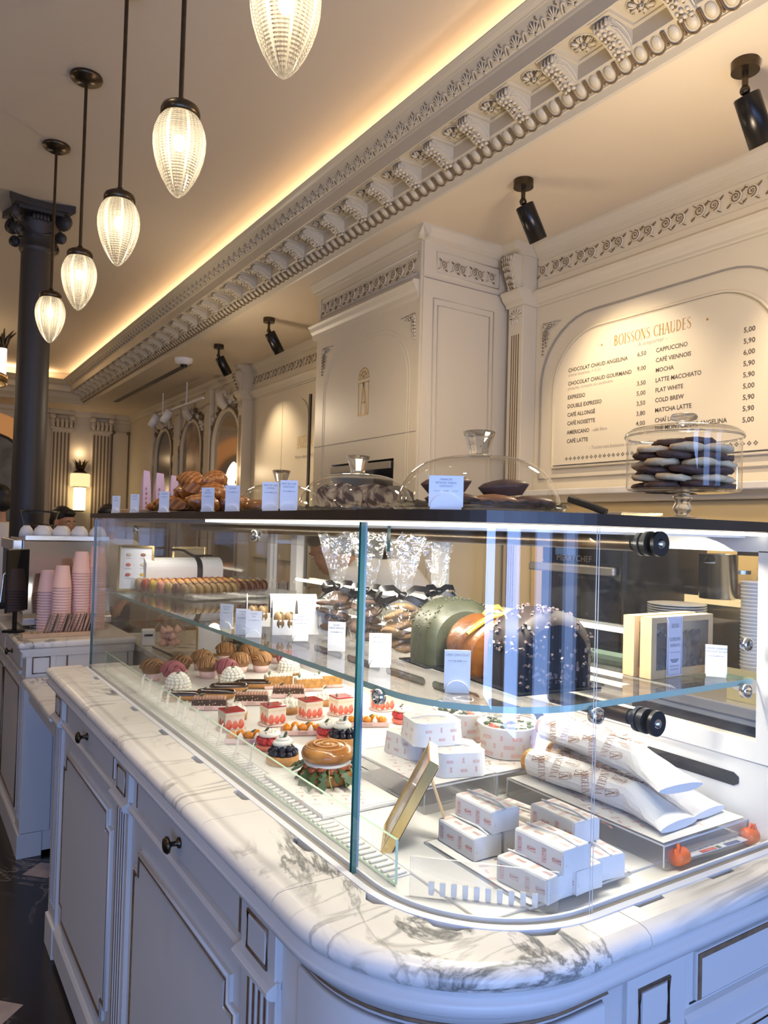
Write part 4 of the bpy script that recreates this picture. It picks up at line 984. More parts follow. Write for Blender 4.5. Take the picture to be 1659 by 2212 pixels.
# glass panes
def pane_box(name, x0, x1, y0, y1, z0, z1, face, edge):
    m = MB().box(x0, x1, y0, y1, z0, z1)
    for i, f in enumerate(m.f):   # faces: z-,z+,y-,x+,y+,x-
        big = (i in (3, 5)) if face == 'x' else (i in (2, 4)) if face == 'y' else (i in (0, 1))
        m.m[i] = 0 if big else 1
    return m.build(name, [M['glass'], M[edge]], case)
pane_box('front_glass', .605, .613, 1.000, 2.855, .968, 1.511, 'x', 'gedged')
m = MB(); o_ = [(.605, .994)] + glassarc(0) ; i_ = [(.613, .994)] + glassarc(-.008); k = len(o_)
vs = [(x, y, .968) for x, y in o_] + [(x, y, 1.511) for x, y in o_] + [(x, y, .968) for x, y in i_] + [(x, y, 1.511) for x, y in i_]
m.add(vs, [(i, i+1, k+i+1, k+i) for i in range(k-1)] + [(2*k+i, 2*k+i+1, 3*k+i+1, 3*k+i) for i in range(k-1)], 0, True)
m.add(vs, [(k+i, k+i+1, 3*k+i+1, 3*k+i) for i in range(k-1)] + [(0, k, 3*k, 2*k)], 1); pass
m.build('corner_glass', [M['glass'], M['gedge'], M['glass']], case)
m = MB().box(.8312, 1.32, .722, .730, .968, 1.511); del m.f[5], m.m[5], m.sm[5]; m.build('end_glass', [M['glass']], case)
MB().box(.8275, .8283, .7212, .7220, .968, 1.511).build('seam_strip', M['acedge'], case); MB().box(.8326, .8334, .7212, .7220, .968, 1.511).build('seam_strip', M['acedge'], case)
MB().box(.6135, .6195, .9985, 1.004, .968, 1.511).build('edge_strip', mat('edge_sky_reflection', (.22, .34, .50), .08, spec=.8), case)  # blue sky reflection on the pane edge put into the strip's colour
pane_box('far_glass', .613, 1.30, 2.848, 2.854, .968, 1.511, 'y', 'gedge2')
pane_box('guard_glass', .645, .650, .935, 2.80, .969, 1.036, 'x', 'gedge2')
pane_box('valance_glass', .645, .651, .981, 2.845, 1.466, 1.512, 'x', 'gedged')
# glass shelf with rounded corner
def shelfline(off): return [(.645 - off, 2.70)] + [(.85 - (.205+off)*math.cos(t), .965 - (.205+off)*math.sin(t)) for t in [PI/2*i/16 for i in range(17)]] + [(1.285, .76 - off)]
sl = shelfline(0) + [(1.285, 2.70)]
m = MB(); n_ = len(sl); vs = [(x, y, 1.245) for x, y in sl] + [(x, y, 1.2545) for x, y in sl]
m.add(vs, [tuple(range(n_))[::-1], tuple(range(n_, 2*n_))], 0); m.add(vs, [(i, (i+1) % n_, n_+(i+1) % n_, n_+i) for i in range(n_)], 1, False)
m.build('glass_shelf', [M['glass'], M['gedge2']], case)
# dark wooden top
topl = [(.598, 2.90)] + [(.83 - .232*math.cos(t), .935 - .232*math.sin(t)) for t in [PI/2*i/16 for i in range(17)]] + [(1.36, .703), (1.36, 2.90)]
tp = MB().prism(topl, 'z', 1.5135, 1.530).build('wooden_top', M['wood'], case, bevel=.002)
MB().box(.5975, .60, .9955, .9965, 1.5135, 1.5305).build('top_seam', M['black'], case)
sweep(MB(), [(-.020,1.5125),(-.020,1.5065),(-.040,1.5065),(-.040,1.5125)], lambda d: caseline(d, 1.75, 1.29), smooth=False).build('led_channel', M['led2'], case)
sweep(MB(), [(-.060,1.5125),(-.060,1.503),(-.072,1.503),(-.072,1.5125)], lambda d: caseline(d, 2.84, 1.29), smooth=False).build('led_channel', M['ledge'], case)
# bronze bars with black disc fittings
for (z, y1) in ((1.490, 2.83), (1.222, .93)):
    bb = MB().tube([(.962, .765, z), (.962, y1, z)], .0125, 16); bb = bb.build('support_bar', M['bronze'], case)
    d = MB(); 
    for (r, a, c_) in ((.019, .733, .741), (.0165, .741, .746), (.019, .746, .752), (.010, .752, .766)): d.merge(MB().cyl((0,0,0), r, c_-a, 24), tr(.962, a, z) @ rot('X', -90))
    d.merge(MB().cyl((0,0,0), .019, .006, 24), tr(.962, .7155, z) @ rot('X', -90))
    d.build('disc_fitting', M['black'], bb)
    d = MB(); d.merge(MB().lathe([(0,-.004),(.0045,-.004),(.008,0),(.008,.001)], 12), tr(.962, .7155, z) @ rot('X', -90)); d.build('screw', M['steel'], bb)
# shelf clips
for (x, y, z, r_) in ((.640, .985, 1.240, 0), (.640, 1.482, 1.480, 0), (.640, 2.43, 1.480, 0), (.866, .750, 1.238, 90), (1.246, .750, 1.238, 90), (1.246, .750, 1.318, 90)):
    m = MB().lathe([(.009,-.006),(.012,-.006),(.012,.006),(.009,.006),(.009,-.006)], 20); o = m.build('clip_ring', M['chrome'], case); o.matrix_local = tr(x, y, z) @ rot('Z', r_) @ rot('Y', 90)
MB().tube([(1.288, .98, 1.302), (1.288, 1.68, 1.302)], .0055, 8).build('led_tube', M['led'], case)
MB().tube([(1.288, 1.74, 1.302), (1.288, 2.58, 1.302)], .0055, 8).build('led_tube', M['led'], case)
# loose acrylic divider with slots, standing diagonally in the rounded corner
ad = thing('acrylic_divider', 'clear slotted acrylic divider standing in the rounded corner of the case', 'divider', (.725, .828, .9665), math.atan2(-.148, .152))
m = MB().box(-.106, .106, -.0015, .0015, 0, .058)
for i in range(6): m.m[i] = 0 if i in (2, 4) else 1
m.build('sheet', [M['acrylic'], M['acedge']], ad)
for i in range(10):
    x = -.074 + i*.0164; sl = [(x-.004,.008),(x-.003,.005),(x+.003,.005),(x+.004,.008),(x+.004,.024),(x-.004,.024)]
    MB().prism([(p[0], p[1]) for p in sl], 'y', -.0022, .0022).build('slot', M['inkgrey'] if False else M['acedge'], ad)
# ================================================================== PASTRIES AND SNACKS ON THE DECK
ZD = .9715
WORDR = word('ANGELINA', 1.0, .62)
def print_mesh(name, h, material, squeeze=.62):
    return word('ANGELINA', h, squeeze).mesh(name, material)
def leafy(parent, x, y, z, rz=0, s=1.0, m=None):
    o = MB().ell((0,0,0), (.009*s, .0032*s, .0022*s), 8, 5).build('chocolate_leaf', m or M['leafd'], parent, (x, y, z), (0, -.4, rz)); return o
CARDT = {}
def pink_tray(t, L, w, h=.012):
    b_ = MB().box(-L/2, L/2, -w/2, w/2, 0, .002).box(-L/2, L/2, -w/2, -w/2+.001, 0, h).box(-L/2, L/2, w/2-.001, w/2, 0, h).build('pink_tray', M['pink'], t)
    if 'ang' not in CARDT: CARDT['ang'] = word('ANGELINA', .0072, .75).mesh('tray_lettering', M['inkbrn'])
    o = obj('tray_lettering', CARDT['ang'], b_); o.matrix_local = wallm(FY, (0, -w/2-.0006, h*.28)); return b_
# ---- mont-blanc
def vermicelli(mm, R=.040, n=22, seed=1, hz=.032, r=.0029, base=None):
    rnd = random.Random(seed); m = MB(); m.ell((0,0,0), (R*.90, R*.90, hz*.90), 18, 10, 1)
    for i in range(n):
        off = -.88 + 1.76*i/(n-1); ph = rnd.uniform(-.22, .22); pts = []
        half = math.sqrt(max(0, 1 - off*off))
        for j in range(11):
            s = -1 + 2*j/10; sx = s*half; x, y = sx, off + .06*math.sin(s*3 + i)
            q = x*x + y*y
            if q > 1: k = 1/math.sqrt(q); x *= k; y *= k; q = 1
            zz = math.sqrt(max(0, 1-q)); c_, s_ = math.cos(ph), math.sin(ph)
            pts.append((R*(x*c_ - y*s_), R*(x*s_ + y*c_), hz*zz))
        m.tube(pts, r, 5, 0)
    return m.mesh('vermicelli', [mm, base or mm])
VER = {'d': vermicelli(M['chest'], seed=1), 'l': vermicelli(M['chest2'], seed=2, base=M['chest']), 'p': vermicelli(M['cassis'], seed=3)}  # darker base under the light strands: groove shade put into colour
CUP = MB().lathe([(0,0),(.0255,0),(.030,.026),(.0285,.026),(.0245,.002),(0,.002)], 24).mesh('paper_cup', M['pink'])
def mont_blanc(k, x, y, rz, label):
    t = thing('mont_blanc', label, 'cake', (x, y, ZD), rz, 'vermicelli cakes in paper cups')
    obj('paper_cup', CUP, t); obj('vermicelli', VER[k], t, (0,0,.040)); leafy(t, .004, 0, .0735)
mbs = [('d',.745,2.555,'darkest brown vermicelli cake at the outer end of its row'), ('d',.852,2.59,'dark brown vermicelli cake beside the outermost one'), ('l',.955,2.66,'chestnut vermicelli cake half hidden behind the middle front one'), ('l',.925,2.515,'chestnut vermicelli cake in a clear pink cup, just behind the first purple cake'),
       ('l',1.095,2.79,'chestnut vermicelli cake at the very back beside the frame'), ('l',1.055,2.55,'chestnut vermicelli cake right behind the second purple cake'), ('l',1.165,2.72,'chestnut vermicelli cake in the back row, second from the back panel'), ('l',1.135,2.54,'front chestnut vermicelli cake with the largest visible pink cup'), ('l',1.255,2.68,'chestnut vermicelli cake behind the pink cake by the back panel')]
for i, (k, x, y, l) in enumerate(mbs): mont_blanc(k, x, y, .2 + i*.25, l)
for i, (x, y, l) in enumerate([(.79,2.475,'purple cassis vermicelli cake beside the darkest brown one'), (.965,2.445,'purple cassis vermicelli cake in the middle of the cakes'), (1.235,2.54,'pink-purple vermicelli cake nearest the back panel')]): mont_blanc('p', x, y, .3 + i*.3, l)
def beehive():
    m = MB()
    for j in range(7):
        a = j*.22; R = .036*math.cos(a); z = .012 + .047*math.sin(a); n = max(1, int(2*PI*R/.0125)) if j < 6 else 1
        for i in range(n):
            t = 2*PI*(i + .5*(j % 2))/n; m.ell((R*math.cos(t), R*math.sin(t), z), (.0078, .0078, .0070), 7, 5)
    m.lathe([(.034,.006),(.030,.035),(.015,.052),(0,.058)], 14)
    return m.mesh('piped_dome', M['cream'])
BEE = beehive(); CRU = MB().lathe([(0,0),(.036,0),(.038,.010),(.034,.012),(0,.012)], 24).mesh('biscuit_base', M['crust'])
for x, y, l in ((.762,2.335,'white piped dome cake in front of the first purple cake'), (.952,2.355,'white piped dome cake in front of the middle purple cake'), (1.205,2.455,'white piped dome cake nearest the back panel')):
    t = thing('piped_dome_cake', l, 'cake', (x, y, ZD), 0, 'white piped dome cakes'); obj('piped_dome', BEE, t); obj('biscuit_base', CRU, t); leafy(t, 0, 0, .061, .5)
# ---- eclairs
def capsule(L, r, rz_, flat=1.0, z0=0.0, mi=0, n=16):
    m = MB(); pts = [(-L/2 + L*i/n, .0, z0) for i in range(n+1)]; rr = [r*math.sqrt(max(.02, 1-(2*i/n-1)**8)) for i in range(n+1)]
    m.tube(pts, rr, 12, mi); return m
ECB = MB().merge(capsule(.120, .0165, 0), Matrix.Diagonal((1, 1, .8, 1))).mesh('choux', M['crust'])
ECT = MB().merge(capsule(.122, .0172, 0), Matrix.Translation((0,0,.006)) @ Matrix.Diagonal((1, .97, .62, 1))).mesh('glaze', M['choc'])
for x, y, rz, l in ((.738,2.215,-.45,'chocolate éclair half hidden at the outer edge of the case'), (.838,2.20,-.50,'glossy chocolate éclair behind the first chocolate bar'), (.905,2.265,-.35,'chocolate éclair between the other éclairs, partly hidden'), (.995,2.285,-.45,'shiny chocolate éclair in front of the cream slices')):
    t = thing('chocolate_eclair', l, 'éclair', (x, y, ZD + .0135), rz, 'chocolate éclairs'); obj('choux', ECB, t); obj('glaze', ECT, t); leafy(t, -.035, 0, .017, .3)
# ---- chocolate bar cakes on pink trays
def piping(L, w, nx, ny, r, mm, name, z=0):
    m = MB()
    for i in range(nx):
        for j in range(ny):
            m.ell((-L/2 + L*(i+.5)/nx, -w/2 + w*(j+.5)/ny, z), (r*1.05, r*.9, r*1.1), 7, 5)
    return m.mesh(name, mm)
CHB = MB().box(-.048,.048,-.018,.018,.003,.028).mesh('chocolate_block', M['choc2']); CHP = piping(.092,.030,11,3,.0056,M['chocp'],'piping',.031)
CHN = MB()
for i in range(26): CHN.ell((random.uniform(-.046,.046), -.0185, random.uniform(.005,.026)), (.0018,.0012,.0014), 5, 4)
CHN = CHN.mesh('nut_pieces', M['sable'])
for x, y, l in ((.775,2.085,'chocolate bar cake with pink piping, outermost'), (.905,2.085,'chocolate bar cake with pink piping on an ANGELINA tray, middle one'), (1.045,2.125,'chocolate bar cake with pink piping, the one nearest the cream slices')):
    t = thing('chocolate_bar_cake', l, 'cake', (x, y, ZD), -.47, 'chocolate bar cakes'); obj('chocolate_block', CHB, t, bevel=.002); obj('piping', CHP, t); nn = obj('nut_pieces', CHN, t); nn['kind'] = 'stuff'; pink_tray(t, .104, .042, .013); leafy(t, -.02, 0, .040, .6, 1.1)
# ---- cream slices (millefeuille)
MFP = []
for k in range(3): MFP.append(MB().box(-.045,.045,-.0175 + k*.0135, -.0175 + k*.0135 + .006, .003, .038).mesh('puff_layer', M['puff']))
MFC = [piping(.088,.034,9,4,.0052,M['cream'],'cream_topping',.0395)] 
MFM = MB().box(-.0445,.0445,-.0115,-.004,.004,.037).box(-.0445,.0445,.002,.0095,.004,.037).mesh('cream_layer', M['cream'])
for x, y, l in ((1.075,2.265,'puff pastry cream slice, the front one beside the éclairs'), (1.145,2.185,'puff pastry cream slice in the middle of three'), (1.228,2.205,'puff pastry cream slice nearest the back panel')):
    t = thing('cream_slice', l, 'cake', (x, y, ZD), -.22, 'puff pastry cream slices')
    for me in MFP: obj('puff_layer', me, t)
    obj('cream_layer', MFM, t); obj('cream_topping', MFC[0], t); pink_tray(t, .098, .044, .010); leafy(t, -.03, 0, .048, 1.2, 1.3, M['leaf'])
# ---- strawberry cubes
def straw_half():
    m = MB(); N_ = 10
    for (r, z) in (): pass
    m.lathe([(0,0),(.007,.001),(.0105,.006),(.0110,.011),(.009,.018),(.0055,.025),(.002,.030),(0,.031)], 12); return m.mesh('strawberry', M['straw'])
STR = straw_half()
FRB = MB().box(-.0265,.0265,-.0265,.0265,.004,.048).mesh('mousse', M['mousse']); FRT = MB().box(-.0268,.0268,-.0268,.0268,.048,.0515).mesh('red_glaze', M['redgel']); FRS = MB().box(-.0267,.0267,-.0267,.0267,.037,.042).mesh('sponge_layer', M['sponge'])
for i, (x, y, l) in enumerate([(.750,1.855,'strawberry mousse cube with glossy dark red top, outermost'), (.868,1.855,'strawberry mousse cube behind the middle clementine cake'), (.988,1.870,'strawberry mousse cube in the middle of the row of five'), (1.085,1.865,'strawberry mousse cube just outside the glass joint'), (1.222,1.86,'strawberry mousse cube nearest the back panel')]):
    t = thing('strawberry_cake', l, 'cake', (x, y, ZD), 0, 'strawberry mousse cubes')
    obj('mousse', FRB, t, bevel=.0015); obj('red_glaze', FRT, t, bevel=.0012); obj('sponge_layer', FRS, t)
    for (sx, sy, rz, sc) in ((-.0165,-.0215,0,1.0), (.0005,-.0215,0,.86), (.0165,-.0215,0,.95), (-.0215,-.010,PI/2,.9), (-.0215,.008,PI/2,1.0)):
        s_ = obj('strawberry', STR, t, (sx, sy, .004), (0,0,rz)); s_.scale = (1.10*sc, .75, 1.22*sc)
    MB().lathe([(0,0),(.038,0),(.040,.002),(0,.003)], 20).build('tray', M['pink'], t); leafy(t, -.012, .006, .054, 1.0)
# ---- lemon meringue tartlets
def drop(m, x, y, z, r, mi=0, n=8):
    m.lathe([(0,0),(r*.9,0),(r,r*.45),(r*.8,r*.95),(r*.45,r*1.4),(r*.12,r*1.9),(0,r*2.0)], n, (x, y, z), mi)
LMM = MB(); LMM.ell((0,0,.020), (.024,.024,.012), 14, 8)
for i in range(8): drop(LMM, .021*math.cos(i*PI/4), .021*math.sin(i*PI/4), .016, .0095)
for i in range(4): drop(LMM, .009*math.cos(i*PI/2), .009*math.sin(i*PI/2), .026, .0095)
LMM = LMM.mesh('meringue', M['meringue'])
TCR = MB().lathe([(0,0),(.029,0),(.031,.018),(.029,.018),(.027,.004),(0,.004)], 28).mesh('tart_shell', M['crust'])
for x, y, l in ((.800,1.945,'white meringue tartlet peeping out behind the outermost strawberry cube'), (.960,1.945,'white meringue tartlet between the strawberry cubes'), (1.100,1.985,'white meringue tartlet behind the strawberry cube at the glass joint')):
    t = thing('meringue_tartlet', l, 'tartlet', (x, y, ZD), 0, 'white meringue tartlets'); obj('meringue', LMM, t); obj('tart_shell', TCR, t); leafy(t, 0, .004, .050, .4, 1, M['leaf'])
# ---- clementine and meringue fingers
CLM = MB(); 
for i in range(5):
    for j in (-.5, .5):
        if (i + (j > 0)) % 2: drop(CLM, -.040 + i*.020, j*.018, .006, .0098)
CLM = CLM.mesh('meringue_drops', M['meringue'])
ORM = MB().ell((0,0,0), (.0115,.0115,.0105), 14, 9).mesh('clementine', M['orange'])
CLS = MB().box(-.052,.052,-.018,.018,.002,.009).mesh('tart_base', M['crust'])
for x, y, l in ((.745,1.725,'clementine and meringue finger cake, outermost'), (.895,1.730,'clementine and meringue finger cake on an ANGELINA tray in the middle'), (1.085,1.725,'clementine and meringue finger cake seen across the glass joint')):
    t = thing('clementine_cake', l, 'cake', (x, y, ZD), -.47, 'clementine meringue finger cakes'); obj('tart_base', CLS, t); obj('meringue_drops', CLM, t); pink_tray(t, .116, .044, .013)
    for i in range(5):
        for j in (-.5, .5):
            if not (i + (j > 0)) % 2: obj('clementine', ORM, t, (-.040 + i*.020, j*.018, .0175))
    leafy(t, .01, -.006, .028, .6)
# ---- raspberry macarons
RSP = MB().ell((0,0,0), (.0085,.0085,.0085), 10, 7)
for i in range(26):
    t_ = i*2.4; z_ = -.9 + 1.8*i/25; r_ = math.sqrt(1-z_*z_); RSP.ell((.0078*r_*math.cos(t_), .0078*r_*math.sin(t_), .0078*z_), (.0026,.0026,.0026), 5, 4)
RSP = RSP.mesh('raspberry', M['rasp'])
def swirl_disc(R, z, mm):
    m = MB(); m.lathe([(0,0),(R*.9,0),(R,.005),(R*.85,.010),(0,.012)], 24, (0,0,z))
    pts = [((R*.92)*(1-i/60)*math.cos(i*.32), (R*.92)*(1-i/60)*math.sin(i*.32), z + .0085 + .003*(i/60)) for i in range(58)]
    m.tube(pts, .0024, 6); return m
SWD = swirl_disc(.027, .031, M['cream']).mesh('cream_disc', M['meringue']); PBS = MB().lathe([(0,0),(.028,0),(.0315,.005),(.031,.010),(.026,.0125),(0,.013)], 28).mesh('biscuit', M['pinkmac'])
CRB = MB()
for i in range(14): CRB.ell((random.uniform(-.02,.02), random.uniform(-.02,.02), .0425), (.0016,.0012,.001), 5, 4)
CRB = CRB.mesh('raspberry_crumbs', M['redgel'])
for x, y, l in ((.765,1.650,'raspberry cake with cream disc, behind the nearer blueberry tart'), (.930,1.655,'raspberry cake with cream disc, behind the blueberry tart at the joint'), (1.190,1.705,'raspberry cake with cream disc beside the wrapped sandwiches')):
    t = thing('raspberry_cake', l, 'cake', (x, y, ZD), 0, 'raspberry cakes'); obj('biscuit', PBS, t); obj('cream_disc', SWD, t); q = obj('raspberry_crumbs', CRB, t); q['kind'] = 'stuff'
    for i in range(10): obj('raspberry', RSP, t, (.0225*math.cos(i*PI/5), .0225*math.sin(i*PI/5), .0215))
    leafy(t, -.006, .002, .046, .5, 1.2)
# ---- blueberry tarts
BBR = MB().ell((0,0,0), (.0078,.0078,.0074), 12, 8).mesh('blueberry', M['blue'])
BCR = MB().lathe([(0,0),(.035,0),(.0365,.002),(.0365,.019),(.0335,.0195),(.032,.008),(0,.008)], 32).mesh('tart_shell', M['crust'])
def rosette_cream():
    m = MB(); pts = []; rr = []
    for i in range(70):
        f = i/69; R = .020*(1-f)**.8; t_ = f*2*PI*3.2; pts.append((R*math.cos(t_), R*math.sin(t_), .004 + .024*f)); rr.append(.0068*(1-.55*f))
    m.tube(pts, rr, 8); m.lathe([(0,0),(.019,0),(.014,.012),(0,.022)], 14); return m.mesh('cream_rosette', M['meringue'])
RCM = rosette_cream()
for x, y, l in ((.748,1.540,'blueberry tart with whipped cream, the nearer one beside the bun sandwich'), (.940,1.605,'blueberry tart with whipped cream partly behind the glass joint')):
    t = thing('blueberry_tart', l, 'tart', (x, y, ZD), 0, 'blueberry tarts'); obj('tart_shell', BCR, t); obj('cream_rosette', RCM, t, (0,0,.036))
    for R, n, z in ((.0275, 11, .022), (.0205, 8, .031), (.012, 5, .025)):
        for i in range(n): obj('blueberry', BBR, t, (R*math.cos(2*PI*i/n + R*50), R*math.sin(2*PI*i/n + R*50), z + .0012*((i*7) % 3)))
    leafy(t, .003, -.004, .063, .8, 1.3)
# ---- bun sandwich with rocket
t = thing('bun_sandwich', 'round glazed bun sandwich with rocket leaves on printed paper', 'sandwich', (.765, 1.365, .9795), .3)
MB().lathe([(0,0),(.045,0),(.052,.006),(.053,.016),(.050,.023),(.040,.026),(0,.026)], 36).build('bottom_bun', M['bun'], t)
bt = MB().lathe([(0,.046),(.046,.045),(.053,.050),(.055,.058),(.052,.066),(.044,.072),(.02,.075),(0,.0755)], 36)
bt = bt.build('top_bun', M['bun'], t)
sp = MB(); sp.tube([((.050 - .046*i/90)*math.cos(i*.21), (.050 - .046*i/90)*math.sin(i*.21), .0695 + .006*min(1, i/40)) for i in range(90)], .0022, 6); sp.build('swirl', M['crust'], bt)
fl = MB()
for i in range(12): fl.ell((.040*math.cos(i*PI/6), .040*math.sin(i*PI/6), .031 + .004*(i % 2)), (.014, .011, .007), 8, 5)
fl.build('filling', M['ham'], t); MB().lathe([(0,.036),(.045,.036),(.049,.040),(.045,.045),(0,.046)], 24).build('sauce', M['cream'], t)
def rocket(L):
    m = MB(); out = [(0,.002),(.3,.003),(.38,.010),(.46,.004),(.55,.016),(.64,.006),(.74,.015),(.88,.010),(1,0)]
    vs = []; 
    for f, w_ in out: vs += [(f*L, -w_*L*10, -.25*L*f*f + .002), (f*L, w_*L*10, -.25*L*f*f + .002)]
    m.add(vs, [(2*i, 2*i+1, 2*i+3, 2*i+2) for i in range(len(out)-1)], 0, True)
    m.add([(x, y, z-.0012) for x, y, z in vs], [(2*i, 2*i+2, 2*i+3, 2*i+1) for i in range(len(out)-1)], 0, True); return m
RK = [rocket(.045).mesh('rocket_leaf', M['leaf']), rocket(.06).mesh('rocket_leaf', M['leaf'])]
for i in range(26):
    an = -PI + i*PI*2/26 + random.uniform(-.1,.1); o = obj('rocket_leaf', RK[i % 2], t, (.036*math.cos(an), .036*math.sin(an), .040 + random.uniform(-.004,.004)), (random.uniform(-.4,.4), random.uniform(.15,1.1), an + random.uniform(-.5,.5)))
for i in range(3):
    an = -2.3 + i*.5; MB().tube([(.05*math.cos(an), .05*math.sin(an), .036), (.062*math.cos(an), .062*math.sin(an), .02), (.066*math.cos(an+.1), .066*math.sin(an+.1), .001)], .0012, 6).build('rocket_stalk', mat('stalk', (.30,.38,.12), .5), t)
# ---- printed papers, trays, risers
LOGO_S = logo(.020)
def wrap_print(m, F, c, w, h, seed, th=.0075, step=(.030, .022), mi=0):
    # staggered emblem / word pattern on a flat panel; F: axes, c: centre of the panel, slightly proud
    rnd = random.Random(seed); wd = word('ANGELINA', th, .55); lg = logo(th*2.0); rows = max(1, int(h/step[1])); k = 0
    for r_ in range(rows):
        yb = -h/2 + (r_+.5)*h/rows; ncol = max(1, int(w/step[0]))
        for q in range(ncol):
            xb = -w/2 + (q+.5)*w/ncol + (rnd.uniform(-.002,.002)); k += 1
            P = frame_m(F[0], F[1], F[2], c) @ Matrix.Translation((xb, yb - th*.6, 0))
            m.merge(wd if (r_+q) % 2 else lg, P, mi)
FZ = ((1,0,0), (0,1,0), (0,0,1))
def printed_sheet(name, label, x0, x1, y0, y1, z, seed, rz=0.0):
    t = thing(name, label, 'paper', ((x0+x1)/2, (y0+y1)/2, z), rz); w, h = x1-x0, y1-y0
    MB().box(-w/2, w/2, -h/2, h/2, 0, .0006).build('sheet', M['paper'], t)
    m = MB(); wrap_print(m, ((.9,-.43,0),(.43,.9,0),(0,0,1)), (0,0,.0009), w*.86, h*.86, seed, .0065, (.027,.020)); m.build('print', M['inkred'], t); return t
o = MB().box(-.085,.085,-.13,.13,0,.0075).build('serving_board', M['whitep'], None, (.752,1.332,.9712), bevel=.002); tag(o, 'thin white serving board under the bun sandwich', 'board')
printed_sheet('printed_paper', 'red-printed paper sheet under the bun sandwich', .668, .836, 1.205, 1.458, .979, 3)
def riser(label, x0, x1, y0, y1, h, z=.9708):
    t = thing('acrylic_riser', label, 'riser', ((x0+x1)/2, (y0+y1)/2, z)); w, d = (x1-x0)/2, (y1-y0)/2
    def pn(a, face):
        m = MB().box(*a)
        for i in range(6): m.m[i] = 0 if ((i in (0,1)) if face == 'z' else (i in (2,4)) if face == 'y' else (i in (3,5))) else 1
        m.build({'z':'top_sheet','y':'side_sheet','x':'side_sheet'}[face], [M['acrylic'], M['acedge']], t)
    pn((-w, w, -d, d, h-.003, h), 'z'); pn((-w, w, -d, -d+.003, 0, h-.003), 'y'); pn((-w, w, d-.003, d, 0, h-.003), 'y'); pn((-w, -w+.003, -d+.003, d-.003, 0, h-.003), 'x'); pn((w-.003, w, -d+.003, d-.003, 0, h-.003), 'x'); return t
riser('clear acrylic riser under the wrapped burgers', .845, 1.026, 1.133, 1.40, .0490)
riser('clear acrylic riser under the two salad bowls', 1.032, 1.232, 1.150, 1.47, .0410)
riser('clear acrylic riser under the paper-sleeved baguettes', 1.050, 1.285, .764, 1.135, .0365)
printed_sheet('printed_paper', 'red-printed paper sheet under the wrapped burgers', .850, 1.022, 1.14, 1.395, 1.0202, 5)
printed_sheet('printed_paper', 'red-printed paper sheet under the salad bowls', 1.036, 1.228, 1.155, 1.465, 1.0122, 6)
printed_sheet('printed_paper', 'red-printed paper sheet under the paper-sleeved baguettes', 1.055, 1.280, .77, 1.13, 1.0077, 7)
o = MB().box(.768, .985, .776, 1.03, .9708, .9745)
for i in range(6): o.m[i] = 0 if i in (0,1) else 1
o = o.build('acrylic_plate', [M['acrylic'], M['acedge']]); tag(o, 'flat clear acrylic plate under the wrapped cake bars', 'plate')
printed_sheet('printed_paper', 'red-printed paper sheet under the wrapped cake bars', .772, .982, .780, 1.026, .9747, 8)
# ---- wrapped cake bars
def wrapped_bar(seed):
    L, w, h = .098, .057, .038; t = MB().box(-w/2, w/2, -L/2, L/2, 0, h); return t
BARM = wrapped_bar(0).mesh('paper_wrap', M['paper'])
def bar_print():
    m = MB(); w, L, h = .057, .098, .038
    wd = word('ANGELINA', .0085, .55); lg = logo(.0185)
    def pat(F, c, length, height):
        n = 4
        for q in range(n):
            u = -length/2 + (q+.5)*length/n
            P = frame_m(F[0], F[1], F[2], c)
            if q % 2: m.merge(lg, P @ tr(u, 0, 0) @ rot('Z', 90) @ tr(0,-.008,0))
            else: m.merge(wd, P @ tr(u, 0, 0) @ rot('Z', -90) @ tr(0,-.0035,0))
    pat(((0,-1,0),(0,0,1),(-1,0,0)), (-w/2-.0008, 0, h*.48), L, h); pat(((0,1,0),(0,0,1),(1,0,0)), (w/2+.0008, 0, h*.48), L, h)
    pat(((0,-1,0),(1,0,0),(0,0,1)), (-w*.24, 0, h+.0008), L, h); pat(((0,-1,0),(1,0,0),(0,0,1)), (w*.24, 0, h+.0008), L, h)
    P = frame_m((1,0,0), (0,0,1), (0,-1,0), (0, -L/2-.0008, h*.5)); m.merge(lg, P @ tr(.014,-.008,0)); m.merge(wd, P @ tr(-.012,.0,0) @ rot('Z', 60)); m.merge(wd, P @ tr(.0,-.014,0))
    return m.mesh('print', M['inkred'])
BPR = bar_print()
SEAM = MB().tube([(0,-.050,.0385), (.002,-.02,.0415), (-.001,.02,.0410), (0,.050,.0385)], .0018, 5).mesh('folded_seam', M['paper'])
FOLD = MB().add([(-.0285,-.0495,.036), (.0285,-.0495,.036), (0,-.0515,.004), (-.0285,-.0492,.001), (.0285,-.0492,.001)], [(0,1,2), (0,2,3), (1,4,2)], 0).mesh('folded_end', M['paper'])
bars = [(.818,.972,.9755,-.02,'wrapped cake bar beneath the top one, nearest the gold frame'), (.878,.972,.9755,.03,'wrapped cake bar in the lower layer behind the front stack'), (.849,.966,1.0140,.0,'wrapped cake bar on top of the two beside the gold frame'), (.945,.985,.9755,.12,'wrapped cake bar at the rear of the plate, mostly hidden'),
        (.930,.868,1.0140,.0,'wrapped cake bar on top, nearest the sleeved baguettes'), (.812,.815,.9755,.10,'wrapped cake bar lowest in front, behind the acrylic divider'), (.873,.812,.9755,.02,'wrapped cake bar lower layer, second from the acrylic divider'), (.838,.806,1.0140,.04,'wrapped cake bar on top at the very front of the pile'), (.938,.822,.9755,-.10,'wrapped cake bar lower layer nearest the large riser')]
for x, y, z, rz, l in bars:
    t = thing('wrapped_cake_bar', l, 'wrapped cake', (x, y, z), rz, 'cake bars wrapped in printed paper')
    obj('paper_wrap', BARM, t, bevel=.004, seg=2); obj('print', BPR, t); obj('folded_seam', SEAM, t); obj('folded_end', FOLD, t)
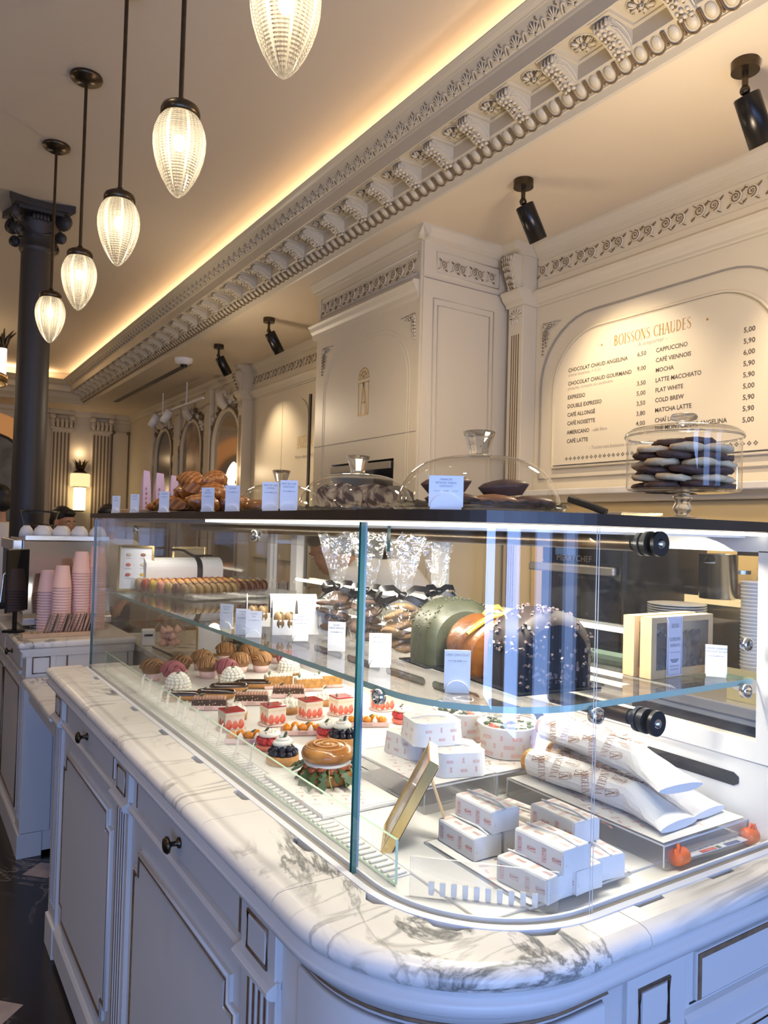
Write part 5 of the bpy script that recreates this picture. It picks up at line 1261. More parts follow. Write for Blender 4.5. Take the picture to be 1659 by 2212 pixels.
# ---- wrapped burgers
BGM = MB().prism([(-.055,-.04),(-.04,-.055),(.04,-.055),(.055,-.04),(.055,.04),(.04,.055),(-.04,.055),(-.055,.04)], 'z', 0, .045)
for i, v in enumerate(BGM.v):
    if v[2] > .03: BGM.v[i] = (v[0]*.93, v[1]*.93, v[2])
BGM = BGM.mesh('paper_wrap', M['paper'])
def burger_print():
    m = MB(); wrap_print(m, FZ, (0,0,.0462), .075, .075, 11, .0055, (.026,.018))
    for an in range(0, 360, 90):
        P = rot('Z', an); F = [(P @ Vector(v)) for v in ((1,0,0), (0,.085,.996), (0,-.996,.085))]
        wrap_print(m, [tuple(v) for v in F], tuple(P @ Vector((0,-.0545,.022))), .080, .034, an, .0055, (.022,.015))
    return m.mesh('print', M['inkred'])
BGP = burger_print()
BGS = MB().tube([(-.045,.0,.0455), (-.01,.003,.049), (.02,-.002,.0485), (.048,-.006,.040), (.054,-.01,.02)], .0018, 5).mesh('folded_seam', M['paper'])
for x, y, z, rz, l in ((.965,1.197,1.0215,-.35,'paper-wrapped burger at the front of the riser'), (.962,1.330,1.0215,.15,'paper-wrapped burger at the back of the riser'), (.950,1.258,1.0675,-.25,'paper-wrapped burger on top of the other two')):
    t = thing('wrapped_burger', l, 'wrapped burger', (x, y, z), rz, 'paper-wrapped burgers'); obj('paper_wrap', BGM, t, bevel=.009, seg=3); obj('print', BGP, t); obj('folded_seam', BGS, t)
# ---- salad bowls
def salad(x, y, label, rz):
    t = thing('salad_bowl', label, 'salad bowl', (x, y, 1.0135), rz, 'printed paper salad bowls')
    MB().lathe([(0,.001),(.054,.001),(.056,.003),(.066,.064),(.0675,.066),(.0675,.069),(.0635,.069),(.052,.006),(0,.006)], 40).build('bowl', M['paper'], t)
    m = MB(); wd = word('ANGELINA', .0075, .7); lg = logo(.015)
    for r_, z in enumerate((.008, .026, .044)):
        R = .056 + .010*(z/.062) + .0025
        for q in range(12):
            an = 2*PI*(q + .5*(r_ % 2))/12; g = wd if (q + r_) % 2 else lg
            P = Matrix.Rotation(an, 4, 'Z') @ tr(0, -R-.0002, z) @ Matrix.Rotation(math.radians(90-9), 4, 'X')
            m.merge(g, P)
    m.build('print', M['inkred'], t)
    g = MB()
    for i in range(40):
        r_ = .052*math.sqrt(random.random()); an = random.uniform(0, 2*PI); g.ell((r_*math.cos(an), r_*math.sin(an), .064 + random.uniform(-.004,.008)), (random.uniform(.006,.013), random.uniform(.004,.009), .004), 6, 4, random.choice((0,0,0,1,2)), Matrix.Rotation(random.uniform(0,3), 3, 'Z'))
    g.build('salad', [M['leaf'], M['straw'], M['cream']], t)['kind'] = 'stuff'
    ld = MB().lathe([(.070,.066),(.071,.070),(.066,.074),(.063,.073),(.060,.084),(.054,.088),(.030,.088),(.027,.084),(0,.084)], 40).build('lid', M['acrylic'], t)
    for an in range(0, 360, 60):
        m = MB().box(.030, .056, -.009, .009, .0875, .0905); o = m.build('lid_rib', M['acrylic'], ld); o.rotation_euler = (0, 0, math.radians(an))
salad(1.150, 1.243, 'printed salad bowl with clear lid, the nearer one', .1); salad(1.140, 1.392, 'printed salad bowl with clear lid, half hidden behind the other', .5)
# ---- baguettes in paper sleeves
def sleeve(p0, p1, r, label, seed, zflat=.8):
    rnd = random.Random(seed); a = Vector(p0); b_ = Vector(p1); L = (b_-a).length; ang = math.atan2(b_.y-a.y, b_.x-a.x)
    t = thing('baguette_sandwich', label, 'sandwich', ((a.x+b_.x)/2, (a.y+b_.y)/2, a.z), ang, 'baguettes in printed paper sleeves')
    n = 18; m = MB(); vs = []; k = 16
    for i in range(n+1):
        f = i/n; x = -L/2 + L*f; w = r*(1.0 if f < .72 else 1.0 + .55*(f-.72)/.28); h = r*(zflat if f < .72 else zflat*(1 - .72*(f-.72)/.28))
        for j in range(k):
            an = 2*PI*j/k; cr = 1 + .05*math.sin(an*3 + f*9 + seed) + rnd.uniform(-.025,.025)
            vs.append((x, w*cr*math.cos(an), max(.0005, h + h*cr*math.sin(an))))
    m.add(vs, [(i*k+j, i*k+(j+1) % k, (i+1)*k+(j+1) % k, (i+1)*k+j) for i in range(n) for j in range(k)], 0, False)
    m.add(vs[-k:], [tuple(range(k))], 0); m.build('paper_sleeve', M['paper'], t)
    g = capsule(.06, r*.86, 0); q = MB().merge(g, tr(-L/2+.006, 0, r*zflat) @ Matrix.Diagonal((1,1,zflat,1))); q.build('bread_end', M['puff'], t)
    pm = MB(); wd = word('ANGELINA', .017, .62); lg = logo(.034)
    for row, an in enumerate((.35, .85, 1.4, 1.95, 2.5, 2.95)):
        for q in range(4):
            x = -L/2 + L*.72*(q + .5 + .4*(row % 2))/4.4; rr = r*1.085
            F = frame_m((-1 if math.sin(ang) > 0 else -1, 0, 0), (0, -math.sin(an), math.cos(an)), (0, math.cos(an), math.sin(an)), (x, rr*math.cos(an), r*zflat + rr*zflat*math.sin(an)))
            pm.merge(wd if (q + row) % 2 else lg, F @ rot('Z', 55 + 10*row) @ tr(0, -.008, 0))
    pm.build('print', M['inkbrn'], t); return t
sleeve((1.110, 1.115, 1.0095), (1.125, .790, 1.0095), .034, 'paper-sleeved baguette at the bottom, its bread end showing', 1)
sleeve((1.205, 1.140, 1.0095), (1.225, .800, 1.0095), .032, 'paper-sleeved baguette at the bottom by the back panel', 2)
sleeve((1.185, 1.150, 1.062), (1.150, .805, 1.055), .034, 'paper-sleeved baguette lying on top of the others', 3)
# ---- gold photo frame seen edge-on
t = thing('photo_frame', 'gold easel photo frame standing edge-on beside the wrapped bars', 'photo frame', (.719, 1.084, .9708), -.63)
R_ = rot('Y', 27)
m = MB(); W2, H2, D2 = .058, .172, .017
m.box(0, D2, -W2, -W2+.008, 0, H2).box(0, D2, W2-.008, W2, 0, H2).box(0, D2, -W2+.008, W2-.008, 0, .008).box(0, D2, -W2+.008, W2-.008, H2-.008, H2)
m.build('frame', M['gold'], t, bevel=.001).matrix_local = R_
MB().box(.004, .006, -W2+.008, W2-.008, .008, H2-.008).build('glass_print', mat('frame_print', (.68,.64,.60), .08, noise=.5, nscale=14, col2=(.30,.22,.22)), t).matrix_local = R_
MB().box(.0175, .019, -W2+.006, W2-.006, .006, H2-.006).build('backing', M['black'], t).matrix_local = R_
MB().box(0, .0025, -.014, .014, 0, .125).build('strut', M['kraft'], t, (.1185, 0, .001), (0, math.radians(-20), 0))
# ---- fridge thermometer
t = thing('thermometer', 'clear tube thermometer with orange end caps on the case deck', 'thermometer', (1.175, .757, .984), -.045)
def xt(m_): q = MB(); q.merge(m_, rot('Y', 90)); return q
xt(MB().lathe([(.0115,-.085),(.0115,.085)], 20)).build('tube', M['acrylic'], t)
MB().box(-.075, .075, -.0095, .0095, -.0015, .0).build('scale', M['card'], t)
MB().box(-.045, -.008, -.0096, -.002, 0, .0008).build('red_band', M['straw'], t); MB().box(-.004, .004, -.0096, -.002, 0, .0008).build('green_band', M['leaf'], t); MB().box(.018, .055, -.0096, -.002, 0, .0008).build('blue_band', mat('blue_print', (.10,.12,.30), .5), t)
for i in range(9): text('digit', str(abs(3*(i-4))), .007, tr(-.066 + i*.0155, .002, .0004), M['ink'], t)
for s in (-1, 1):
    c_ = xt(MB().lathe([(0,-.012),(.0125,-.012),(.0138,-.006),(.0138,.012),(.0125,.014),(0,.014)], 20)).build('end_cap', M['orangep'], t, (s*.092, 0, 0))
    MB().tube([(0,0,.012), (.004*s,-.002,.02), (.008*s,-.004,.019), (.010*s,-.006,.010)], .003, 6).build('hook', M['orangep'], c_)
# ---- small price tags clipped along the guard glass
names = ['darkest vermicelli cake','second vermicelli cake','purple cakes','white dome cakes','éclairs','chocolate bars','meringue tartlets','outermost strawberry cube','clementine cakes','raspberry cake','blueberry tart']
for y, nm in zip((2.39,2.312,2.196,2.128,2.039,1.979,1.888,1.804,1.717,1.612,1.531), names):
    t = thing('price_tag', 'small white price tag on the guard glass by the ' + nm, 'price tag', (.662, y, .969), -.55, 'small price tags along the guard glass')
    MB().box(-.0006, .0006, -.017, .017, .012, .056).build('card', M['card'], t, (0,0,0), (0,.16,0)); MB().box(-.003, .010, -.008, .008, 0, .014).build('clip', M['acrylic'], t)
    m = MB()
    for z, w_ in ((.048,.010), (.042,.008), (.036,.011), (.031,.011), (.027,.009)): m.box(-.0009, -.0006, -w_, w_, z, z+.0016)
    m.build('print', M['inkgrey'], t, (0,0,0), (0,.16,0))
# ================================================================== ON THE GLASS SHELF
ZS = 1.2549
def price_card(x, y, z, rz, label, lines, price, w=.038, h=.058, s=1.0, group='white price cards in half-round holders'):
    t = thing('price_card', label, 'price card', (x, y, z), rz, group)
    # local: card faces -Y, half-round holder in front
    MB().box(-w/2, w/2, -.0005, .0005, .004, h).build('card', M['card'], t)
    r_ = w*.46; hp = [(-r_, 0)] + [(-r_*math.cos(q), r_*math.sin(q)) for q in [PI*i/14 for i in range(1, 14)]] + [(r_, 0)]
    MB().prism(hp, 'y', -.006, -.0006).build('holder', M['whitep'], t, bevel=.001)
    MB().box(-r_, r_, .0006, .007, 0, .004).build('holder_foot', M['whitep'], t)
    zz = h*.86; sz = h*.085
    for i, l in enumerate(lines): text('lettering', l, sz, wallm(FY, (0, -.0009, zz - i*sz*1.15)), M['inkblue'], t, 'CENTER', .82)
    if price:
        q = zz - len(lines)*sz*1.15 - sz*.5; text('price', price, sz*.85, wallm(FY, (0, -.0009, q)), M['inkblue'], t, 'CENTER')
        MB().box(-w*.36, -w*.17, -.0010, -.0007, q + sz*.25, q + sz*.36).build('rule', M['inkblue'], t); MB().box(w*.17, w*.36, -.0010, -.0007, q + sz*.25, q + sz*.36).build('rule', M['inkblue'], t)
    return t
face = lambda x, y, d=0: -math.atan2(x, y) + d          # card turned towards a customer standing at the corner
price_card(.667, 1.700, ZS, -.95, 'white price card farthest along the glass shelf, before the macaron rows', ['MACARON', 'PARISIEN'], '2,50€', .036)
price_card(.664, 1.592, ZS, -.75, 'white price card beside the white macaron box, left of a close pair', ['COFFRET', 'DE 4'], '12,00€', .034)
price_card(.670, 1.545, ZS, -.60, 'white price card of the close pair, nearer the open macaron box', ['COFFRET', 'DE 8'], '21,00€', .036)
price_card(.742, 1.460, ZS, -.35, 'white price card against the barrel-shaped macaron box', ['SACHET', 'PERLES CHOCOLAT'], '9,00€', .035)
price_card(.748, 1.312, ZS, -.75, 'white price card in front of the dark cookie bags', ['SACHET', 'SABLÉS VIENNOIS'], '9,00€', .036)
price_card(.733, 1.128, ZS, -.50, 'white price card reading CAKE PISTACHE', ['- CAKE PISTACHE -'], '26,00€', .040, .060)
price_card(.728, .902, ZS, -.62, 'white price card reading CAKE CHOCOLAT', ['- CAKE CHOCOLAT -'], '26,00€', .040, .064)
price_card(1.235, .800, ZS, -.95, 'white price card beside the kraft boxes', ['OURSON GUIMAUVE', 'CHOCOLAT AU LAIT'], '15,00€', .036, .056)
# ---- macarons in clear channels
TR_ = Matrix.Translation((.800, 2.405, ZS)) @ Matrix.Rotation(.22, 4, 'Z')
tray = thing('macaron_rack', 'clear acrylic rack with scalloped ends holding the macaron rows', 'rack', (.800, 2.405, ZS), .22)
end = [(-.024, .004), (-.020, .030)] + [(-.020*math.cos(q), .034 + .018*math.sin(q)) for q in [PI*i/8 for i in range(1, 8)]] + [(.020, .030), (.024, .004)]
EM = MB().prism(end, 'x', -.001, .001).mesh('scalloped_end', M['acrylic']); LEN = .40
for r_ in range(-1, 7):
    yy = r_*.052
    m = MB().box(-.02, LEN, yy-.0265, yy-.0255, .004, .020).box(-.02, LEN, yy-.0255, yy+.0255, .004, .0055); m.build('channel', M['acrylic'], tray)
    obj('scalloped_end', EM, tray, (-.02, yy, 0)); obj('scalloped_end', EM, tray, (LEN, yy, 0))
def macaron(c1, c2, nm):
    m = MB(); R = .0215
    m.lathe([(0,-.0125),(R*.55,-.0118),(R*.9,-.0085),(R,-.0045),(R*1.02,-.0025)], 18, (0,0,0), 0); m.lathe([(R*.9,-.0025),(R*.92,.0025)], 18, (0,0,0), 1); m.lathe([(R*1.02,.0025),(R,.0045),(R*.9,.0085),(R*.55,.0118),(0,.0125)], 18, (0,0,0), 0)
    q = MB(); q.merge(m, rot('Y', 90)); return q.mesh('macaron', [c1, c2])
mc = lambda n, c, **k: mat('macaron_' + n, c, .5, noise=.12, nscale=120, **k)
MAC = [macaron(mc('olive', (.22,.135,.05)), mc('coffee', (.30,.19,.09)), ''), macaron(mc('cocoa', (.14,.05,.028)), mc('ganache', (.08,.03,.02)), ''), macaron(mc('gold', (.46,.31,.10)), mc('cream', (.60,.50,.34)), ''),
       macaron(mc('rose', (.70,.26,.20)), mc('rosecream', (.80,.45,.38)), ''), macaron(mc('lemon', (.74,.52,.07)), mc('lemoncream', (.85,.70,.30)), ''), macaron(mc('red', (.55,.10,.06)), mc('redcream', (.45,.06,.05)), ''), macaron(mc('beige', (.70,.48,.25)), mc('vanilla', (.85,.72,.50)), ''), macaron(mc('green', (.38,.42,.20)), mc('pistachio', (.55,.55,.30)), '')]
ORD = ['first','second','third','fourth','fifth','sixth','seventh','eighth','ninth','tenth','eleventh','twelfth','thirteenth','fourteenth']
rows = [(0, 8, 'olive-brown macaron in the front row'), (1, 14, 'dark chocolate macaron in the second row'), (2, 14, 'golden-brown macaron in the third row'), (3, 13, 'rose-pink macaron in the fourth row'), (4, 13, 'yellow macaron in the fifth row'), (5, 13, 'red macaron in the last row but one'), (6, 14, 'beige macaron in the rearmost row')]
for r_, n, l in rows:
    for i in range(n):
        x = .0 + i*.0268 + random.uniform(-.0015,.0015); k = r_
        if r_ == 6 and 4 <= i <= 5: k = 7; l2 = 'green macaron in the rearmost row, %s from its outer end' % ORD[i]
        else: l2 = l + ', %s from its outer end' % ORD[i]
        P = TR_ @ Vector((x, r_*.052, .0285)); o = obj('macaron', MAC[k], None, P, (random.uniform(-.3,.3), random.uniform(-.06,.06), .22 + random.uniform(-.08,.08)))
        tag(o, l2, 'macaron', 'macarons in the clear rack')
# ---- white barrel boxes
def barrel(parent, L, w, h, nm='barrel_lid', x0=None):
    r_ = w/2; p = [(-r_, 0), (-r_, h-r_)] + [(-r_*math.cos(q), h - r_ + r_*math.sin(q)) for q in [PI*i/14 for i in range(1, 14)]] + [(r_, h-r_), (r_, 0)]
    return MB().prism(p, 'x', -L/2 if x0 is None else x0, L/2).build(nm, M['whitep'], parent, bevel=.0015)
t = thing('ribbon_gift_box', 'white barrel gift box tied with black ribbon behind the macarons', 'gift box', (.905, 2.775, ZS), .10)
barrel(t, .30, .085, .120); pl_ = MB().box(-.152, -.150, -.044, .044, 0, .10).build('end_plate', M['whitep'], t)
rr = MB(); r_ = .0435
pts = [(.055, -r_, 0), (.055, -r_, .120-.0425)] + [(.055, -r_*math.cos(q), .120-.0425 + r_*math.sin(q)) for q in [PI*i/10 for i in range(1, 10)]] + [(.055, r_, .0775), (.055, r_, 0)]
vs = []; 
for p in pts: vs += [(p[0]-.011, p[1], p[2]), (p[0]+.011, p[1], p[2])]
rr.add(vs, [(2*i, 2*i+1, 2*i+3, 2*i+2) for i in range(len(pts)-1)], 0, True); rr.build('ribbon_band', M['ribbon'], t)
MB().tube([(.05,0,.124), (.03,.0,.132), (.005,-.005,.146), (-.025,-.008,.150), (-.045,-.012,.148), (-.05,-.012,.153)], [.006,.006,.005,.005,.006,.003], 6).build('ribbon_tail', M['ribbon'], t)
MB().ell((.055,0,.125), (.016,.010,.006), 10, 6).tube([(.06,0,.124), (.10,.005,.127), (.125,.0,.126)], [.006,.005,.004], 6).build('ribbon_knot', M['ribbon'], t)
MB().tube([(-.153,0,.055), (-.175,0,.06), (-.185,0,.058)], .006, 6).build('end_ribbon', M['ribbon'], t)
def macaron_box(x, y, rz, label):
    t = thing('macaron_box', label, 'gift box', (x, y, ZS), rz, 'open white barrel boxes of macarons'); L, w, h = .17, .066, .078
    barrel(t, L, w, h, x0=-L/2 + .055); o = MB().box(-L/2, -L/2+.056, -w/2, -w/2+.0015, 0, .034).box(-L/2, -L/2+.056, w/2-.0015, w/2, 0, .034).box(-L/2, L/2, -w/2+.0015, w/2-.0015, 0, .0015).build('tray', M['whitep'], t)
    p = [(-w/2, 0), (-w/2, h-w/2)] + [(-w/2*math.cos(q), h - w/2 + w/2*math.sin(q)) for q in [PI*i/14 for i in range(1, 14)]] + [(w/2, h-w/2), (w/2, 0)]
    e = MB().prism(p, 'x', -L/2-.002, -L/2).build('end_plate', M['whitep'], t); MB().box(-L/2-.004, -L/2-.002, -.009, .009, .036, .058).build('ribbon_tab', M['ribbon'], e)
    MB().prism([(q[0]*.94, q[1]*.97) for q in p], 'x', -L/2+.0545, -L/2+.0549).build('dark_inside', M['black'], t)
    for i in range(2):
        for j in range(2):
            P = Matrix.Translation((x, y, ZS)) @ Matrix.Rotation(rz, 4, 'Z') @ Vector((-L/2 + .016 + i*.024, -.014 + j*.028, .026)); o = obj('macaron', MAC[0], None, P, (0, 0, rz)); tag(o, ('outer ' if i == 0 else 'inner ') + ('front ' if j == 0 else 'rear ') + 'brown macaron inside the ' + ('nearer' if y < 1.63 else 'farther') + ' open white barrel box', 'macaron', 'macarons in the ' + ('nearer' if y < 1.63 else 'farther') + ' white box')
macaron_box(.815, 1.560, -.36, 'open white barrel box of macarons, the nearer of two'); macaron_box(.815, 1.710, -.36, 'open white barrel box of macarons, half hidden behind the other')
# ---- cellophane bags of cookies
def cookie_mesh(mm, seed, R=.026, h=.010):
    rnd = random.Random(seed); m = MB(); n = 14
    prof = [(0,-h/2),(R*.85,-h/2),(R,-h*.1),(R*.93,h*.35),(R*.6,h*.5),(0,h*.5)]; m.lathe(prof, n)
    m.v = [(x*(1+rnd.uniform(-.07,.07)), y*(1+rnd.uniform(-.07,.07)), z + rnd.uniform(-.0012,.0012)) for x, y, z in m.v]; return m.mesh('cookie', mm)
CKL = [cookie_mesh(M['cookie'], i) for i in range(3)]; CKD = [cookie_mesh(M['cookied'], i+5) for i in range(3)]
def cello_bag(x, y, rz, cks, label, h_neck=.112, R=.043, htop=.235, bow='x', seed=1):
    rnd = random.Random(seed); t = thing('cookie_bag', label, 'cookie bag', (x, y, ZS), rz, 'cellophane bags of cookies tied with black ribbon')
    n = 26; prof = [(.0,.001),(R*.85,.001),(R,.012),(R*1.03,.035),(R*.98,.062),(R*.80,.086),(R*.45,h_neck-.010),(R*.20,h_neck),(R*.30,h_neck+.012),(R*.50,h_neck+.040),(R*.74,h_neck+.080),(R*1.0,htop)]
    vs = []
    for j, (r_, z) in enumerate(prof):
        for i in range(n):
            an = 2*PI*i/n; up = z > h_neck
            q = r_*(1 + rnd.uniform(-.07,.07) + (.16*math.sin(5*an + j*.4) if up else .04*math.sin(7*an + j)))
            fl = .42 if up else 1.0
            if up: fl = 1 - .72*min(1, (z-h_neck)/.06)
            zz = z + (rnd.uniform(-.012,.008) if j == len(prof)-1 else 0)
            vs.append((q*math.cos(an), q*math.sin(an)*fl, zz))
    m = MB().add(vs, [(j*n+i, j*n+(i+1) % n, (j+1)*n+(i+1) % n, (j+1)*n+i) for j in range(len(prof)-1) for i in range(n)], 0, False); m.build('cellophane', M['cello'], t)
    for i in range(9):
        lay, k = divmod(i, 2); o = obj('cookie', cks[i % 3], t, (rnd.uniform(-.012,.012) + (-.010 if k else .010), rnd.uniform(-.012,.012), .012 + lay*.019 + k*.006), (rnd.uniform(-.5,.5), rnd.uniform(-.5,.5), rnd.uniform(0,3)))
    b_ = MB(); rb = M['ribbon']
    b_.ell((0,-.008,h_neck), (.012,.009,.009), 10, 6)
    b_.build('ribbon_knot', rb, t)
    for s in (-1, 1):
        m = MB(); P = [(0,-.010,h_neck), (s*.018,-.016,h_neck+.014), (s*.040,-.018,h_neck+.012), (s*.048,-.016,h_neck-.002), (s*.036,-.014,h_neck-.010), (s*.012,-.012,h_neck-.003)]
        P = [(p[0]*(1.2 if bow == 'big' else .8), p[1], h_neck + (p[2]-h_neck)*(1.2 if bow == 'big' else .8)) for p in P]
        vs = []
        for p in P: vs += [(p[0], p[1]-.006, p[2]-.0055), (p[0], p[1]+.004, p[2]+.0055)]
        m.add(vs, [(2*i, 2*i+1, 2*i+3, 2*i+2) for i in range(len(P)-1)], 0, True); m.build('ribbon_loop', rb, t)
        m = MB(); P = [(0,-.012,h_neck), (s*.020,-.020,h_neck-.008), (s*.040,-.022,h_neck-.020), (s*.052,-.020,h_neck-.034)]; vs = []
        for p in P: vs += [(p[0]-.004, p[1], p[2]-.005), (p[0]+.004, p[1], p[2]+.005)]
        m.add(vs, [(2*i, 2*i+1, 2*i+3, 2*i+2) for i in range(len(P)-1)], 0, True); m.build('ribbon_tail', rb, t)
cello_bag(.846, 1.490, -.3, CKD, 'cellophane bag of dark cookies, farthest from the cakes', seed=1, R=.041)
cello_bag(.868, 1.388, -.9, CKD, 'cellophane bag of dark cookies seen across the glass joint', seed=2, R=.042)
cello_bag(.872, 1.262, -.5, CKL, 'cellophane bag of pale cookies with the big black bow', seed=3, bow='big')
cello_bag(1.010, 1.330, -.2, CKL, 'cellophane bag of pale cookies standing behind the others', seed=4)
# ---- round-topped loaf cakes on dark boards
def loaf(m, W_, D_, H_, n=24, k=10, rim=.014, flare=0.0):
    prof = [(-W_/2*(1-flare), 0), (-W_/2, H_*.45)]
    for i in range(1, n): 
        q = PI*i/n; prof.append((-W_/2*math.cos(q), H_*.45 + H_*.55*math.sin(q)))
    prof += [(W_/2, H_*.45), (W_/2*(1-flare), 0)]
    rows = []
    cz = H_*.45
    for j in range(k+1):
        f = j/k; y = -D_/2 + D_*f; e = min(f, 1-f)*D_; s = 1.0
        if e < rim: s = 1 - (rim/ (W_/2))*(1 - math.sqrt(max(0, 1-(1-e/rim)**2)))
        rows.append([(p[0]*s, y, p[1]*s if p[1] > 0 else 0) for p in prof])
    kk = len(prof); vs = [p for r_ in rows for p in r_]
    m.add(vs, [(j*kk+i, j*kk+i+1, (j+1)*kk+i+1, (j+1)*kk+i) for j in range(k) for i in range(kk-1)], 0, True)
    m.add(rows[0], [tuple(range(kk))], 0); m.add(rows[-1], [tuple(range(kk))[::-1]], 0); m.add([rows[0][0], rows[0][-1], rows[-1][-1], rows[-1][0]], [(0,1,2,3)], 0)
    return m
def board(x, y, w, d, rz, label):
    o = MB().box(-w/2, w/2, -d/2, d/2, 0, .003).build('cake_board', M['blackg'], None, (x, y, ZS), (0,0,rz), bevel=.0008); tag(o, label, 'cake board')
board(.880, .888, .165, .125, -.1, 'dark gold-edged board under the chocolate cake'); board(.868, 1.010, .13, .11, -.1, 'dark board under the orange loaf cake'); board(.885, 1.118, .165, .105, -.12, 'dark board under the green pistachio cake')
GREENM = mat('pistachio_coating', (.058, .062, .036), .42, noise=.25, nscale=30, bump=.5, bscale=45)
t = thing('pistachio_cake', 'round-topped cake with green pistachio coating', 'cake', (.892, 1.118, ZS + .003), -.14)
loaf(MB(), .150, .085, .118).build('cake', GREENM, t)
m = MB()
for i in range(90):
    q = random.uniform(.15, PI-.15); x, z = -.075*math.cos(q), .053 + .065*math.sin(q); m.ell((x, random.uniform(-.04,.04), z), (.0022,.0022,.0018), 5, 4)
m.build('nut_pieces', GREENM, t)['kind'] = 'stuff'
t = thing('orange_loaf_cake', 'glazed orange loaf cake with candied peel on top', 'cake', (.872, 1.008, ZS + .003), -.2)
OL = mat('orange_loaf', (.085, .030, .009), .32, noise=.5, nscale=16, col2=(.16, .06, .014), coat=.06, bump=.5, bscale=60)
loaf(MB(), .118, .080, .098, flare=.14).build('cake', OL, t)
for (P, nm) in (([(-.058,-.045,.072), (-.035,-.040,.086), (-.01,-.035,.098), (.02,-.030,.102)], 0), ([(-.015,-.02,.100), (.0,-.015,.110), (.02,-.01,.112), (.035,.0,.104)], 1)):
    MB().tube(P, [.003,.005,.005,.003], 8).build('candied_peel', mat('candied_peel', (.72,.36,.04), .15, coat=.6), t)
t = thing('chocolate_cake', 'round-topped dark chocolate cake dotted with cocoa nibs', 'cake', (.884, .886, ZS + .003), -.13)
loaf(MB(), .152, .092, .122).build('cake', mat('black_chocolate', (.014, .009, .008), .55, spec=.25), t)
m = MB(); NB = mat('cocoa_nib', (.10, .075, .07), .35)
for i in range(240):
    q = random.uniform(0, PI); e = random.random()
    if i < 130:   # on the front face
        x = random.uniform(-.072, .072); zt = .055 + .067*math.sqrt(max(0, 1-(x/.076)**2)); z = random.uniform(.004, max(.01, zt*.96)) if abs(x) > .03 or random.random() < .4 else random.uniform(.004, .05); p = (x, -.0465, z)
    else: x, z = -.077*math.cos(q), .055 + .068*math.sin(q); p = (x, random.uniform(-.045,.045), z)
    s = random.uniform(.0016,.0034); m.merge(MB().box(-s, s, -s*.7, s*.7, -s*.6, s*.6), tr(*p) @ Euler((random.uniform(0,3), random.uniform(0,3), random.uniform(0,3))).to_matrix().to_4x4())
m.build('cocoa_nibs', NB, t)['kind'] = 'stuff'
# ---- kraft window boxes
def kraft_box(x, y, label, lettered):
    t = thing('kraft_box', label, 'box', (x, y, ZS), .015, 'kraft window boxes'); L, d, h = .180, .023, .106
    MB().box(-L/2, -L/2+.001, -d/2, d/2, 0, h).box(L/2-.001, L/2, -d/2, d/2, 0, h).box(-L/2, L/2, d/2-.001, d/2, 0, h).box(-L/2, L/2, -d/2, d/2, 0, .001).box(-L/2, L/2, -d/2, d/2, h-.001, h).build('carton', M['kraft'], t)
    m = MB().box(-L/2, -L/2+.014, -d/2-.0005, -d/2, 0, h).box(L/2-.014, L/2, -d/2-.0005, -d/2, 0, h).box(-L/2+.014, L/2-.014, -d/2-.0005, -d/2, 0, .014).box(-L/2+.014, L/2-.014, -d/2-.0005, -d/2, h-.010, h).build('window_border', M['kraft'], t)
    MB().box(-L/2+.014, L/2-.014, -d/2-.0003, -d/2, .014, h-.010).build('window', M['acrylic'], t)
    for i in range(4):
        b_ = MB(); b_.ell((0,0,.030), (.016,.008,.020), 10, 8).ell((0,0,.058), (.013,.008,.013), 10, 8).ell((-.010,0,.069), (.005,.004,.005), 8, 5).ell((.010,0,.069), (.005,.004,.005), 8, 5).ell((-.014,-.002,.036), (.006,.005,.009), 8, 5).ell((.014,-.002,.036), (.006,.005,.009), 8, 5).ell((-.008,-.003,.015), (.007,.006,.007), 8, 5).ell((.008,-.003,.015), (.007,.006,.007), 8, 5)
        b_.build('chocolate_bear', M['choc2'], t, (-.058 + i*.038, .001, .004))
    if lettered:
        lb_ = MB().box(-.048, -.004, -d/2-.0016, -d/2-.0010, .001, h).build('label_strip', mat('lilac_label', (.66, .63, .70), .5), t)
        o = word('ANGELINA', .0075, .60).build('label_lettering', M['inkblue'], lb_); o.matrix_local = wallm(FY, (-.026, -d/2-.0020, .086))
        for s_, z, q in (('OURSONS', .0095, .063), ('GUIMAUVE', .0075, .053), ('CHOCOLAT AU LAIT', .004, .018), ('MILK CHOCOLATE', .0035, .012), ('CHOCOLAT EXTRAIT OURSON', .0026, .042)): text('label_lettering', s_, z, wallm(FY, (-.026, -d/2-.0020, q)), M['inkblue'], lb_, 'CENTER', .72)
        m = MB().tube([(-.045, -d/2-.0018, .004), (-.007, -d/2-.0018, .004), (-.007, -d/2-.0018, .102), (-.045, -d/2-.0018, .102)], .0004, 4, 0, True)
        for q in range(7): m.tube([(-.026 + .013*math.cos(a_), -d/2-.0018, .033 + (.006+.0005*q)*math.sin(a_)) for a_ in (PI+.3+q*.12, 2*PI-.3-q*.12)], .0003, 4)
        m.build('label_ornament', M['inkblue'], lb_)
    return t
kraft_box(1.186, .845, 'kraft window box with lilac OURSONS GUIMAUVE label', True); kraft_box(1.182, .878, 'kraft window box right behind the labelled one', False)
